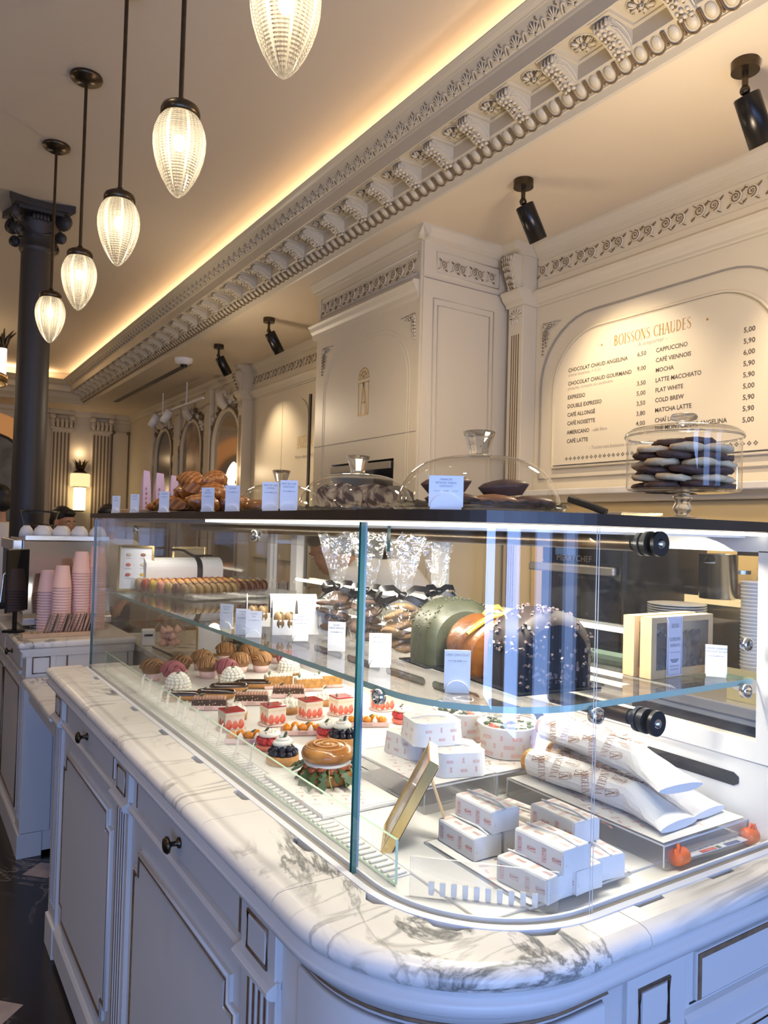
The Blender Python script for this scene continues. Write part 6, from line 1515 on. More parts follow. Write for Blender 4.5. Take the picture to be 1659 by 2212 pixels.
# ---- framed macaron guide and second frame at the far end of the shelf
def easel_frame(x, y, z, rz, w, h, label, filler, dots=False, tilt=12, name='framed_guide'):
    t = thing(name, label, 'frame', (x, y, z), rz); R_ = rot('X', -tilt)
    fm = MB().box(-w/2, -w/2+.009, -.004, .006, 0, h).box(w/2-.009, w/2, -.004, .006, 0, h).box(-w/2+.009, w/2-.009, -.004, .006, 0, .009).box(-w/2+.009, w/2-.009, -.004, .006, h-.009, h).build('frame', M['gold'], t, bevel=.001); fm.matrix_local = R_
    MB().box(-w/2+.009, w/2-.009, .0, .004, .009, h-.009).build('sheet', filler, t).matrix_local = R_
    if dots:
        cols = [(.62,.52,.36),(.30,.12,.07),(.62,.14,.10),(.70,.60,.40),(.62,.10,.07),(.72,.48,.06),(.45,.3,.15),(.6,.4,.3)]
        for i in range(6):
            m = MB().ell((0,0,0), (.009,.0012,.0065), 10, 6).build('macaron_picture', mat('picture_dot', cols[i], .5), t); m.matrix_local = R_ @ tr(-.026 + (i % 2)*.050, -.0012, h*.80 - (i//2)*.036)
            b_ = MB().box(-.010, .010, -.0006, 0, 0, .0012).build('caption', M['inkgrey'], t); b_.matrix_local = R_ @ tr(-.026 + (i % 2)*.050, -.0006, h*.80 - (i//2)*.036 - .014)
    return t
easel_frame(.725, 2.735, ZS, -.30, .125, .165, 'gold frame with coloured macaron guide at the far end of the shelf', M['card'], True)
easel_frame(.955, 2.835, ZS, -.30, .13, .160, 'gold frame behind the ribboned white gift box', mat('kraft_sheet', (.42,.31,.18), .6), False)
# ================================================================== ON THE WOODEN TOP
ZT = 1.5305
for (x, y, rz, ls, pr, l) in ((.632,2.66,-.95,['PAIN'],'2,20€','white price card at the very far end of the wooden top'), (.632,2.42,-.95,['BRIOCHE'],'2,80€','white price card before the pink bags, second from the far end'), (.632,2.11,-.95,['CHAUSSON'],'3,20€','white price card in front of the croissant tray, narrow side seen'),
      (.635,1.765,-.85,['PAIN','VIENNOIS'],'3,00€','white price card beside the last croissants'), (.635,1.605,-.75,['COOKIE'],'4,50€','white price card before the farthest glass dome'), (.637,1.405,-.55,['PART DE CAKE','CITRON'],'4,90€','white price card reading PART DE CAKE CITRON'), (.637,1.320,-.55,['PART DE CAKE','CHOCOLAT'],'4,90€','white price card reading PART DE CAKE CHOCOLAT')):
    price_card(x, y, ZT, rz, l, ls, pr, .034, .060)
price_card(.648, .838, ZT, -.66, 'largest white price card reading FINANCIER PISTACHE VANILLE CHOCOLAT', ['- FINANCIER -', 'PISTACHE, VANILLE,', 'CHOCOLAT'], '3,50€', .0485, .048)
# ---- glass domes on scalloped plates
def dome(x, y, R, h, kh, label, plabel):
    p = thing('scalloped_plate', plabel, 'plate', (x, y, ZT), 0, 'scalloped glass cake plates')
    m = MB(); n = 96; RR = R*1.06
    vs = []
    for j, (r_, z) in enumerate(((.0,.004),(RR*.90,.004),(RR*.94,.006),(RR,.015),(RR*1.015,.017),(RR,.011),(RR*.92,.001),(0,.001))):
        for i in range(n):
            an = 2*PI*i/n; w_ = 1 + (.010*math.cos(an*32) if j in (3,4,5) else 0); zz = z + (.0018*math.cos(an*32) if j in (3,4) else 0); vs.append((r_*w_*math.cos(an), r_*w_*math.sin(an), zz))
    m.add(vs, [(j*n+i, j*n+(i+1) % n, (j+1)*n+(i+1) % n, (j+1)*n+i) for j in range(7) for i in range(n)], 0, True); m.build('plate', M['crystal'], p)
    t = thing('glass_dome', label, 'cloche', (x, y, ZT + .006), 0, 'glass cake domes')
    prof = [(R, 0)] + [(R*math.cos(q)**.62 if q < 1.5 else R*.08, h*math.sin(q)) for q in [PI/2*i/18 for i in range(1, 18)]] + [(.0, h)]
    MB().lathe(prof, 64).build('dome', M['dome'], t); MB().lathe([(R+.0015,0),(R+.0025,.002),(R+.0015,.004),(R-.001,.004),(R-.001,0)], 64).build('rim', M['crystal'], t)
    MB().lathe([(0,h-.002),(.020,h-.001),(.017,h+.004),(.0175,h+.010),(.027,h+kh-.004),(.0275,h+kh-.001),(.025,h+kh),(.018,h+kh-.006),(0,h+kh-.007)], 10, smooth=False).build('knob', M['crystal'], t)
    return t
dome(.83, .985, .139, .093, .043, 'largest glass dome with faceted knob over the financiers', 'scalloped glass plate under the financiers')
dome(.905, 1.510, .138, .092, .043, 'middle glass dome over the marble cake slices', 'scalloped glass plate under the marble cake slices')
dome(.965, 2.055, .132, .090, .043, 'farthest glass dome, over the cookies beside the croissants', 'scalloped glass plate farthest from the corner')
# financiers: boat-shaped little cakes
def boat(mm):
    m = MB(); n = 20
    def ring(s, z, w): return [(s*.045*math.cos(2*PI*i/n), w*.024*math.sin(2*PI*i/n)*(1-.25*abs(math.cos(2*PI*i/n))**3), z) for i in range(n)]
    rows = [ring(.72,0,.70), ring(1.0,.016,1.0), ring(1.02,.018,1.02), ring(.8,.024,.78), ring(.4,.028,.36), ring(.02,.0295,.02)]; vs = [p for r_ in rows for p in r_]
    m.add(vs, [(j*n+i, j*n+(i+1) % n, (j+1)*n+(i+1) % n, (j+1)*n+i) for j in range(5) for i in range(n)], 0, True); m.add(rows[0], [tuple(range(n))], 0); return m.mesh('financier', mm)
FDK = boat(mat('dark_financier', (.13,.055,.032), .45, noise=.3, nscale=40)); FLT = boat(mat('amber_financier', (.36,.145,.050), .42, noise=.3, nscale=30))
fl_ = [(FDK,.795,1.025,.005,.3,'dark financier at the far side beneath the dome'), (FDK,.905,1.02,.005,.2,'dark financier under the topmost ones'), (FLT,.840,.955,.005,-.4,'amber financier lying in front'), (FDK,.915,.945,.005,-.5,'dark financier at the front edge by the plate rim'), (FDK,.760,.965,.005,-.6,'dark financier mostly hidden by the price card'),
       (FDK,.890,.985,.034,-.5,'topmost dark financier tilted on the heap'), (FDK,.775,1.000,.034,-.3,'dark financier on top behind the price card'), (FLT,.852,1.06,.005,.6,'amber financier at the back of the dome')]
for me, x, y, dz, rz, l in fl_:
    o = obj('financier', me, None, (x, y, ZT+dz), (.06 if dz > .02 else 0, -.10 if dz > .02 else 0, rz)); tag(o, l, 'cake', 'financiers under the largest dome')
# marble cake slices
def swirlmat():
    m, N, L, b = newmat('marble_cake'); tc = N.new('ShaderNodeTexCoord'); nz = N.new('ShaderNodeTexNoise'); nz.inputs['Scale'].default_value = 22; nz.inputs['Distortion'].default_value = 2.2; nz.inputs['Detail'].default_value = 3
    rp = N.new('ShaderNodeValToRGB'); rp.color_ramp.elements[0].position = .40; rp.color_ramp.elements[1].position = .60; rp.color_ramp.elements[0].color = (.075,.034,.020,1); rp.color_ramp.elements[1].color = (.52,.38,.21,1)
    L.new(tc.outputs['Object'], nz.inputs['Vector']); L.new(nz.outputs['Fac'], rp.inputs['Fac']); L.new(rp.outputs['Color'], b.inputs['Base Color']); b.inputs['Roughness'].default_value = .8; return m
MSW = swirlmat()
def slice_(x, y, rz, tilt, mm, crust, label, dz=.005):
    t = thing('cake_slice', label, 'cake slice', (x, y, ZT + dz), rz, 'cake slices under the middle dome')
    out = [(-.048,0),(-.052,.030),(-.050,.045),(-.036,.056),(-.012,.064),(.012,.065),(.034,.057),(.049,.046),(.052,.030),(.048,0)]
    o = MB().prism(out, 'y', -.009, .009).build('crumb', mm, t); o.rotation_euler = (tilt, 0, 0)
    m = MB(); vs = []
    for p in out: vs += [(p[0]*1.015, -.0088, p[1]*1.015), (p[0]*1.015, .0088, p[1]*1.015)]
    m.add(vs, [(2*i, 2*i+1, 2*i+3, 2*i+2) for i in range(len(out)-1)], 0); c_ = m.build('crust', crust, t); c_.rotation_euler = (tilt, 0, 0)
for i, (x, y, rz, tl, mm, cr_, l) in enumerate([(.838,1.475,-.55,-.42,MSW,M['crust'],'marble cake slice on the left of the plate'), (.905,1.450,-.60,-.45,MSW,M['crust'],'marble cake slice leaning in the middle, fully in view'), (.965,1.455,-.7,-.5,M['choc2'],M['choc2'],'dark chocolate cake slice beside the marble ones'), (.880,1.525,-.55,-.4,MSW,M['crust'],'marble cake slice behind the middle one'), (.945,1.535,-.55,-.4,M['choc2'],M['choc2'],'dark chocolate cake slice at the back of the plate')]): slice_(x, y, rz, tl, mm, cr_, l, .012)
for i, (x, y, dz, l) in enumerate([(.91,2.02,.012,'chocolate cookie at the front under the farthest dome'), (.97,1.99,.012,'chocolate cookie in the middle under the farthest dome'), (.99,2.07,.012,'chocolate cookie at the back under the farthest dome')]):
    o = obj('cookie', CKD[i], None, (x, y, ZT+dz), (.3, .2, i)); o.scale = (1.3,1.3,1.3); tag(o, l, 'cookie', 'cookies under the farthest dome')
t = thing('ring_cake', 'brown ring-shaped bun under the farthest dome', 'bun', (.915, 2.10, ZT + .006))
MB().tube([(.028*math.cos(q), .028*math.sin(q), .022) for q in [2*PI*i/24 for i in range(24)]], .020, 12, 0, True).build('bun', M['bun'], t)
# ---- cookie jar on a stem
t = thing('cookie_jar', 'footed glass cookie jar with knobbed lid on the wooden top', 'cookie jar', (1.175, .832, ZT))
MB().lathe([(0,.001),(.040,.001),(.041,.004),(.020,.007),(.012,.010),(.011,.013),(.015,.018),(.017,.022),(.013,.030),(.0115,.034),(.016,.038),(.017,.043),(.012,.046),(.011,.049),(.03,.051)], 40).build('foot', M['crystal'], t)
MB().lathe([(0,.0515),(.085,.0515),(.094,.053),(.0965,.058),(.0965,.142),(.098,.145),(.098,.148)], 64).build('bowl', M['jar'], t)
MB().lathe([(0,.0535),(.083,.0535),(.093,.055)], 48).build('bowl_floor', M['jar'], t)
l_ = MB().lathe([(.099,.147),(.101,.149),(.100,.154),(.090,.162),(.060,.168),(.020,.171),(0,.1715)], 64).build('lid', M['jar'], t)
MB().lathe([(.100,.1465),(.1015,.1485),(.100,.1505),(.0985,.1485),(.100,.1465)], 64).build('lid_rim', M['crystal'], l_)
MB().lathe([(0,.171),(.012,.171),(.011,.175),(.013,.178),(.022,.181),(.024,.185),(.021,.190),(.012,.192),(0,.1925)], 32).build('knob', M['crystal'], l_)
SBM = cookie_mesh(M['sable'], 21, .030, .0115); DBM = cookie_mesh(M['cookied'], 22, .030, .0115)
for lay in range(7):
    n_ = 7 if lay < 6 else 4
    for i in range(n_):
        R = .058 if i < 6 else 0.0; an = i*PI/3 + lay*.35; dark = lay % 2 == 0
        if lay == 6: R = .030; an = i*PI/2
        o = obj('shortbread', DBM if dark else SBM, None, (1.175 + R*math.cos(an), .832 + R*math.sin(an), ZT + .061 + lay*.0128), (random.uniform(-.1,.1), random.uniform(-.1,.1), random.uniform(0,3)))
        tag(o, ('dark chocolate shortbread' if dark else 'pale shortbread') + ' in layer %s of the cookie jar, %s around the glass' % (('one','two','three','four','five','six','seven')[lay], ORD[i]), 'cookie', 'shortbreads in the cookie jar')
# ---- tray of croissants
t = thing('croissant_tray', 'flat steel tray under the heap of croissants', 'tray', (.835, 2.40, ZT))
MB().lathe([(0,.001),(.155,.001),(.170,.006),(.172,.008),(.155,.004),(0,.003)], 48).build('tray', M['steel'], t).scale = (.85, 1.35, 1)
def croissant(seed, kind=0):
    rnd = random.Random(seed); m = MB(); n = 34; vs = []; k = 14
    for i in range(n+1):
        f = i/n; s = 2*f - 1; an = s*1.15; R = .050 if kind == 0 else .35
        if kind == 0: cx, cy_ = R*math.sin(an)*1.15, R*(1-math.cos(an)) - .014
        else: cx, cy_ = s*.056, 0
        base = (.027*(1-abs(s)**2.2) + .008) if kind == 0 else .024*(1-.12*abs(s)**6)
        step = 1 - .17*((abs(s)*4.2) % 1.0)
        r_ = base*step
        for j in range(k):
            a_ = 2*PI*j/k; x_ = r_*math.cos(a_)*(1.05 if kind == 0 else 1.35); z_ = r_*math.sin(a_)*(.82 if kind == 0 else .72)
            tx, ty = (math.cos(an), math.sin(an)) if kind == 0 else (1, 0)
            vs.append((cx - ty*x_, cy_ + tx*x_, z_))
    m.add(vs, [(i*k+j, i*k+(j+1) % k, (i+1)*k+(j+1) % k, (i+1)*k+j) for i in range(n) for j in range(k)], 0, True); m.add(vs[:k], [tuple(range(k))], 0); m.add(vs[-k:], [tuple(range(k))[::-1]], 0)
    return m.mesh('croissant', M['crois'])
CR = [croissant(1), croissant(2), croissant(3, 1)]
cr_l = ['lowest','front','outer','inner','far','near','middle','tilted','rear','upper','side','last']
spots = [(0,.755,2.16,.032,.5),(2,.745,2.30,.028,1.2),(0,.745,2.43,.032,1.9),(2,.760,2.56,.028,1.4),(0,.870,2.22,.032,.2),(2,.87,2.36,.028,.6),(0,.88,2.50,.032,2.3),(0,.93,2.33,.032,1.0),
         (0,.80,2.22,.074,1.2),(2,.79,2.34,.070,1.5),(0,.80,2.48,.074,1.1),(0,.88,2.42,.074,.4),(0,.80,2.42,.112,1.5),(0,.82,2.27,.108,.9)]
cl_ = ['croissant at the near end of the heap, bottom layer','chocolate roll at the front of the heap, bottom layer','croissant in the middle of the front bottom row','chocolate roll at the far end of the bottom layer','croissant at the near rear of the heap','chocolate roll in the rear bottom row','croissant at the far rear of the heap','croissant at the very back of the heap','croissant of the second layer at the near end','chocolate roll of the second layer in front','croissant of the second layer at the far end','croissant of the second layer at the back','topmost croissant of the heap, showing its pale end','second topmost croissant, nearer the glass dome']
for (k, x, y, dz, rz), l in zip(spots, cl_):
    o = obj('croissant', CR[k], None, (x, y, ZT + dz), (random.uniform(-.25,.25), random.uniform(-.2,.2), rz + random.uniform(-.3,.3))); o.scale = (1.12,)*3; tag(o, l, 'croissant', 'viennoiseries on the steel tray')
# ---- pink paper bags along the far edge
MB_P = mat('pink_paper', (.72, .50, .58), .45, bump=.5, bscale=25)
pb = ['leftmost upright pink paper bag, standing clear of the croissants','second upright pink paper bag, beside the first','third upright pink paper bag behind the croissant heap','fourth upright pink paper bag in the row','widest upright pink paper bag above the croissants','sixth upright pink paper bag in the row','last upright pink paper bag nearest the glass dome']
for i, (x, w_) in enumerate(((.787,.032),(.838,.038),(.893,.036),(.942,.040),(.995,.048),(1.047,.030),(1.095,.030))):
    t = thing('pink_paper_bag', pb[i], 'paper bag', (x, 2.862, ZT), random.uniform(-.2,.2), 'upright pink paper bags'); h = .168 - .006*i
    vs = [(-w_/2,-.018,0),(w_/2,-.018,0),(w_/2,.018,0),(-w_/2,.018,0),(-w_/2*.92,-.012,h*.6),(w_/2*.92,-.012,h*.6),(w_/2*.92,.012,h*.6),(-w_/2*.92,.012,h*.6),(-w_/2*.68,-.002,h),(w_/2*.75,-.002,h*.985),(w_/2*.75,.002,h*.985),(-w_/2*.68,.002,h)]
    MB().add(vs, [(3,2,1,0),(0,1,5,4),(1,2,6,5),(2,3,7,6),(3,0,4,7),(4,5,9,8),(5,6,10,9),(6,7,11,10),(7,4,8,11),(8,9,10,11)]).build('bag', MB_P, t, bevel=.001)
    m = MB()
    for q in range(5): m.box(-w_*.18, -w_*.05 + .002*(q % 2), -.0185, -.0181, .02 + q*.018, .030 + q*.018)
    m.build('print', M['inkbrn'], t).rotation_euler = (-.06, 0, 0)
t = thing('pastry_crate', 'low pale wooden crate beneath the pink bags', 'crate', (.725, 2.70, ZT)); MB().box(-.06,.06,-.10,.10,0,.016).build('crate', M['ltwood'], t, bevel=.002)
# ================================================================== STAFF SIDE BEHIND THE CASE
bc = thing('back_counter', 'white back counter with marble top under the menu wall', 'counter', (0,0,0))
MB().box(2.22, 2.94, -1.0, 3.15, 0, .955).build('body', M['cab'], bc)
MB().box(2.18, 2.945, -1.0, 3.15, .957, .992).build('marble_top', M['marble2'], bc, bevel=.004)
MB().box(2.205, 2.22, .55, 1.75, .55, .93).build('fridge_front', M['blackg'], bc, bevel=.003); MB().box(2.195, 2.205, .60, 1.70, .88, .895).build('fridge_handle', M['steel'], bc)
struct(MB().box(2.938, 2.949, -1.0, 3.02, .993, 1.663).build('backsplash', M['backsplash']))
t = thing('speed_oven', 'black countertop speed oven with long steel handle', 'oven', (2.30, 2.085, .993))
MB().box(0, .52, -.215, .215, .02, .50).build('body', M['black'], t, bevel=.012)
MB().box(-.012, 0, -.205, .205, .05, .395).build('door', M['blackg'], t, bevel=.004)
MB().box(-.008, 0, -.205, .205, .40, .49).build('control_panel', M['blackg'], t, bevel=.003); MB().box(-.0095, -.008, .02, .13, .425, .47).build('screen', emis('oven_screen', (.25,.35,.6), .35), t)
MB().box(-.050, -.030, -.205, .245, .355, .39).build('handle', M['steel'], t, bevel=.006)
for yy in (-.18, .20): MB().box(-.032, -.010, yy-.01, yy+.01, .360, .385).build('handle_bracket', M['black'], t)
text('lettering', 'MERRYCHEF', .034, wallm(FX, (-.0098, .03, .402)), M['steel'], t, 'CENTER')
for (a, b_) in ((.05,-.18), (.05,.18), (.46,-.18), (.46,.18)): MB().cyl((a, b_, 0), .015, .02, 10).build('foot', M['black'], t)
t = thing('contact_grill', 'black contact grill with raised tubular handle on the oven', 'grill', (2.42, 1.98, 1.494))
MB().box(-.02, .30, -.36, .26, 0, .045).build('base', M['black'], t, bevel=.008); MB().prism([(-.02,.05),(.02,.105),(.27,.11),(.30,.05)], 'y', .02, .26).build('upper_plate', M['steel'], t, bevel=.006)
MB().tube([(-.03,.06,.10), (-.05,.12,.125), (-.07,.22,.155)], .016, 10).build('handle', M['black'], t); MB().box(.0, .26, -.26, .01, .048, .066).build('lower_plate', M['black'], t, bevel=.006)
MB().lathe([(0,0),(.11,.004),(.13,.012),(.12,.010),(0,.006)], 24).build('tray', M['steel'], t, (.12,-.12,.068))
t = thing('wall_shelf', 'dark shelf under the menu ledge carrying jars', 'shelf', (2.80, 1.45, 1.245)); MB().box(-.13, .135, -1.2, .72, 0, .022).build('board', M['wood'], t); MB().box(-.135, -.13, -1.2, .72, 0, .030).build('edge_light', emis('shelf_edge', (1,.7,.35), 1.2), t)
t = thing('upper_shelf', 'dark upper shelf with cartons behind the case', 'shelf', (2.80, 1.25, 1.44)); MB().box(-.13, .135, -.9, .40, 0, .022).build('board', M['wood'], t)
for i in range(9):
    h = (.09,.07,.085)[i % 3]; t = thing('storage_jar', 'glass storage jar on the dark wall shelf, %s from the oven' % ORD[i], 'jar', (2.76, 2.02 - i*.11, 1.2685), 0, 'storage jars on the wall shelf')
    MB().lathe([(0,.001),(.038,.001),(.040,.006),(.040,h),(.034,h+.008)], 20).build('glass', M['jar'], t); MB().cyl((0,0,.003), .036, h*.62, 16).build('contents', (M['crust'], M['cream'], M['cookie'])[i % 3], t); MB().cyl((0,0,h+.008), .037, .014, 20).build('lid', M['steel'], t); MB().box(-.042, -.0395, -.018, .018, .02, .05).build('tag', M['card'], t)
for i in range(3): 
    o = MB().box(-.06,.06,-.07,.07,0,.085).build('carton', M['kraft'] if i % 2 else M['card'], None, (2.80, 1.45 - i*.19, 1.4625), (0,0,.1*i), bevel=.002); tag(o, ('white', 'brown', 'second white')[i] + ' carton on the upper shelf behind the case', 'carton', 'cartons on the upper shelf')
t = thing('stock_pot', 'tall steel pot on the dark wall shelf beside the oven', 'pot', (2.66, 1.72, 1.27)); MB().lathe([(0,.001),(.068,.001),(.070,.006),(.070,.17),(.073,.172),(.068,.172),(.066,.01),(0,.01)], 28).build('pot', M['steel'], t); MB().tube([(-.07,-.03,.14), (-.09,-.02,.14), (-.09,.02,.14), (-.07,.03,.14)], .005, 6).build('handle', M['steel'], t)
o = MB().box(-.14,.14,-.14,.14,0,.222).build('plate_warmer', M['black'], None, (2.36, 1.66, .993), bevel=.006); tag(o, 'black box under the stack of white plates', 'plate warmer')
PLT = MB().lathe([(0,.001),(.06,.001),(.098,.008),(.100,.010),(.097,.0105),(.06,.004),(0,.004)], 36).mesh('plate', M['white'])
for i in range(6):
    o = obj('plate', PLT, None, (2.33, 1.665, 1.2155 + i*.0085)); tag(o, 'white plate, %s from the bottom of the stack behind the kraft boxes' % ORD[i], 'plate', 'stack of white plates')
PCP = MB().lathe([(.030,0),(.041,.095),(.0435,.097),(.042,.100)], 28).mesh('cup', M['paper'])
for s_, (x, y, n_) in enumerate(((2.36, 1.395, 24), (2.40, 1.28, 22))):
    t = thing('paper_cup_stack', ('nearer' if s_ == 0 else 'farther') + ' tall stack of white paper cups by the end window', 'cup stack', (x, y, .993), 0, 'stacks of white paper cups')
    for i in range(n_): obj('cup', PCP, t, (0, 0, i*.0118))
t = thing('sticker_roll', 'strip of gold round stickers leaning on the cups', 'stickers', (2.24, 1.30, .993), .0); MB().box(-.004, 0, -.11, .11, 0, .10).build('sheet', mat('gold_sheet', (.72,.60,.30), .5), t)
for i in range(4): MB().merge(MB().cyl((0,0,0), .022, .001, 20), rot('Y', -90)).build('sticker', M['cream'], t, (-.004, -.08 + i*.052, .055))
t = thing('coffee_grinder', 'black coffee grinder seen through the case glass', 'grinder', (1.75, 3.75, .92)); MB().box(-.09,.09,-.10,.10,0,.28).build('body', M['black'], t, bevel=.01); MB().lathe([(.03,.30),(.07,.40),(.075,.52),(.075,.53)], 20).build('hopper', M['jar'], t); MB().box(-.14,-.09,-.03,.03,.20,.26).build('spout', M['black'], t, bevel=.005)
o = MB().lathe([(0,0),(.05,0),(.05,.20),(.045,.205),(0,.205)], 24).build('coffee_tin', M['redtin'], None, (1.68, 3.50, .92)); tag(o, 'red coffee tin seen through the case glass', 'tin')
# side worktop between the case and the coffee counter
t = thing('side_worktop', 'marble side worktop behind the far end of the case', 'worktop', (0,0,0)); MB().box(.99, 2.15, 2.935, 4.05, .885, .918).build('marble_top', M['marble2'], t, bevel=.004); MB().box(1.01, 2.12, 2.95, 4.0, 0, .885).build('body', M['cab'], t)
t = thing('meringue_jar', 'footed glass jar of pink meringues behind the case', 'jar', (1.045, 3.34, .919))
MB().lathe([(0,.001),(.036,.001),(.038,.004),(.016,.012),(.014,.022),(.04,.030),(.066,.055),(.072,.085),(.060,.125),(.044,.145),(.048,.155)], 32).build('bowl', M['jar'], t); MB().lathe([(.052,.155),(.050,.163),(.03,.178),(.012,.184),(.012,.190),(.018,.198),(.010,.206),(0,.207)], 32).build('lid', M['jar'], t)
MRG = MB(); drop(MRG, 0, 0, 0, .018, 0, 10); MRG = MRG.mesh('meringue', mat('pink_meringue', (.72,.42,.33), .6))
for i in range(16): an = i*2.4; R = .040*math.sqrt((i % 7)/7); obj('meringue', MRG, t, (R*math.cos(an), R*math.sin(an), .040 + (i//6)*.028), (random.uniform(-.4,.4), random.uniform(-.4,.4), an))
easel_frame(1.19, 3.22, .919, -.32, .12, .17, 'gold frame with a price list leaning behind the case', M['card'], False, 22, 'framed_list')
t = thing('card_terminal', 'black card terminal on the side worktop', 'terminal', (1.44, 3.03, .919), -.3); MB().box(-.06,.06,-.09,.09,0,.05).build('body', M['black'], t, bevel=.008); MB().box(-.045,.045,-.02,.07,.05,.053).build('screen', M['blackg'], t)
t = thing('till_screen', 'black till screen beyond the vermicelli cakes', 'screen', (1.40, 3.42, .919), -.5); MB().box(-.17,.17,-.012,.012,.05,.22).build('screen', M['blackg'], t, bevel=.006); MB().box(-.06,.06,-.05,.07,0,.03).box(-.02,.02,.0,.02,.02,.10).build('stand', M['black'], t)
t = thing('receipt_printer', 'white receipt box beside the meringue jar', 'printer', (1.03, 3.62, .919), -.2); MB().box(-.03,.03,-.03,.03,0,.075).build('body', M['whitep'], t, bevel=.004); MB().box(-.02,.02,-.0315,-.030,.045,.055).build('slot', M['black'], t)
o = MB().tube([(1.02,3.50,.926), (1.01,3.30,.935), (1.02,3.08,.93), (1.08,3.02,.926)], .005, 8).build('power_cable', M['black']); tag(o, 'black cable curling over the side worktop', 'cable')
t = thing('black_bags', 'heap of black bags on the side worktop', 'bag', (1.26, 3.06, .919), .3); MB().ell((0,0,.035), (.09,.07,.035), 14, 8).ell((.04,.03,.045), (.06,.05,.04), 12, 8).build('bag', M['black'], t)
# ================================================================== COFFEE COUNTER FARTHER ALONG
cc2 = thing('coffee_counter', 'painted counter with marble top carrying the coffee machine', 'counter', (0,0,0))
MB().box(.516, .975, 3.668, 5.05, .02, .905).build('body', M['cab'], cc2)
MB().box(.470, .985, 3.640, 5.06, .927, .958).build('marble_top', M['marble'], cc2, bevel=.012, seg=4)
MB().prism([(.516,.895),(.50,.898),(.49,.912),(.48,.92),(.48,.9265),(.516,.9265)], 'y', 3.65, 5.05).build('moulding', M['cab'], cc2); MB().prism([(3.668,.885),(3.655,.89),(3.65,.91),(3.648,.9265),(3.668,.9265)], 'x', .49, .975).build('moulding', M['cab'], cc2)
MB().box(.506, .53, 3.668, 3.802, .11, .79).build('pilaster', M['cab'], cc2, bevel=.003); flutes(cc2, .506, 3.735, .17, .76); MB().box(.498, .60, 3.660, 3.81, 0, .108).build('plinth_block', M['cab'], cc2, bevel=.003)
MB().box(.508, .63, 3.660, 3.68, .11, .90).build('end_pilaster', M['cab'], cc2, bevel=.002); m = MB().tube([(.535,3.659,.815), (.606,3.659,.815), (.606,3.659,.886), (.535,3.659,.886)], .004, 5, 0, True); m.build('square_frame', M['cabline'], cc2)
m = MB().tube([(.68,3.667,.25), (.95,3.667,.25), (.95,3.667,.888), (.68,3.667,.888)], .004, 5, 0, True); m.build('end_panel_line', M['cabline'], cc2)
MB().box(.500, .516, 3.81, 5.05, .786, .806).build('ledge', M['cab'], cc2, bevel=.004); MB().prism([(.505,.108),(.500,.098),(.500,0),(.53,0),(.53,.12)], 'y', 3.81, 5.05).build('plinth', M['cab'], cc2)
for i in range(2):
    y0 = 3.83 + i*.61; d = MB().box(.5085, .517, y0, y0+.58, .815, .886).build('drawer', M['cab'], cc2, bevel=.003); k = obj('knob', KNOB, d); k.location = (.5085, y0+.29, .85); k.rotation_euler = (0, -PI/2, 0)
    d = MB().box(.508, .517, y0, y0+.58, .16, .74).build('door', M['cab'], cc2, bevel=.003); MB().tube([(.507,y0+.012,.175), (.507,y0+.568,.175), (.507,y0+.568,.725), (.507,y0+.012,.725)], .005, 6, 0, True).build('door_moulding', M['cabline'], d)
t = thing('low_marble_flap', 'low marble flap bridging the gap between the two counters', 'flap', (0,0,0)); MB().box(.490, .98, 2.93, 3.635, .770, .800).build('slab', M['marble'], t, bevel=.008); MB().box(.52, .98, 2.94, 3.63, .70, .770).build('rail', M['cab'], t)
o = MB().box(-.03,.03,-.02,.02,0,.028).build('napkin_holder', M['whitep'], None, (.56, 3.02, .8005), (0,0,.4), bevel=.004); tag(o, 'small white holder on the low marble flap', 'holder')
t = thing('packet_stand', 'pale wooden slotted stand on the coffee counter', 'stand', (.66, 3.785, .9585)); MB().box(-.158,.158,-.030,.030,0,.020).build('block', M['ltwood'], t, bevel=.002)
for i in range(3): MB().box(-.118 + i*.026, -.114 + i*.026, -.025, .025, .0195, .0205).build('slot', M['black'], t)
PKT = MB().box(-.0022,.0022,-.020,.020,0,.085).mesh('packet', mat('brown_packet', (.34,.245,.19), .6, bump=.4, bscale=40))
for i in range(13):
    o = obj('sugar_packet', PKT, None, (.600 + i*.0165, 3.785, .9795), (random.uniform(-.1,.1), .28 + random.uniform(-.07,.07), random.uniform(-.2,.2))); tag(o, 'brown paper packet in the wooden stand, %s from its empty end' % ORD[i], 'packet', 'brown paper packets in the stand')
# inverted pink cups in stacks
PKC = MB().lathe([(.044,0),(.045,.004),(.043,.005),(.031,.105),(.030,.107),(0,.107)], 28).mesh('cup', M['pinkcup']); 
for s_, (x, y, n_, l) in enumerate(((.692,3.925,17,'front stack of pink paper cups beside the coffee machine'), (.640,4.02,15,'stack of pink paper cups half hidden behind the front one'), (.785,3.965,22,'middle stack of pink paper cups with a brown cup on top'), (.865,3.975,24,'tallest stack of pink paper cups, touching the display case edge'))):
    t = thing('pink_cup_stack', l, 'cup stack', (x, y, .9585), 0, 'stacks of pink paper cups')
    for i in range(n_): obj('cup', PKC, t, (0,0,i*.0135))
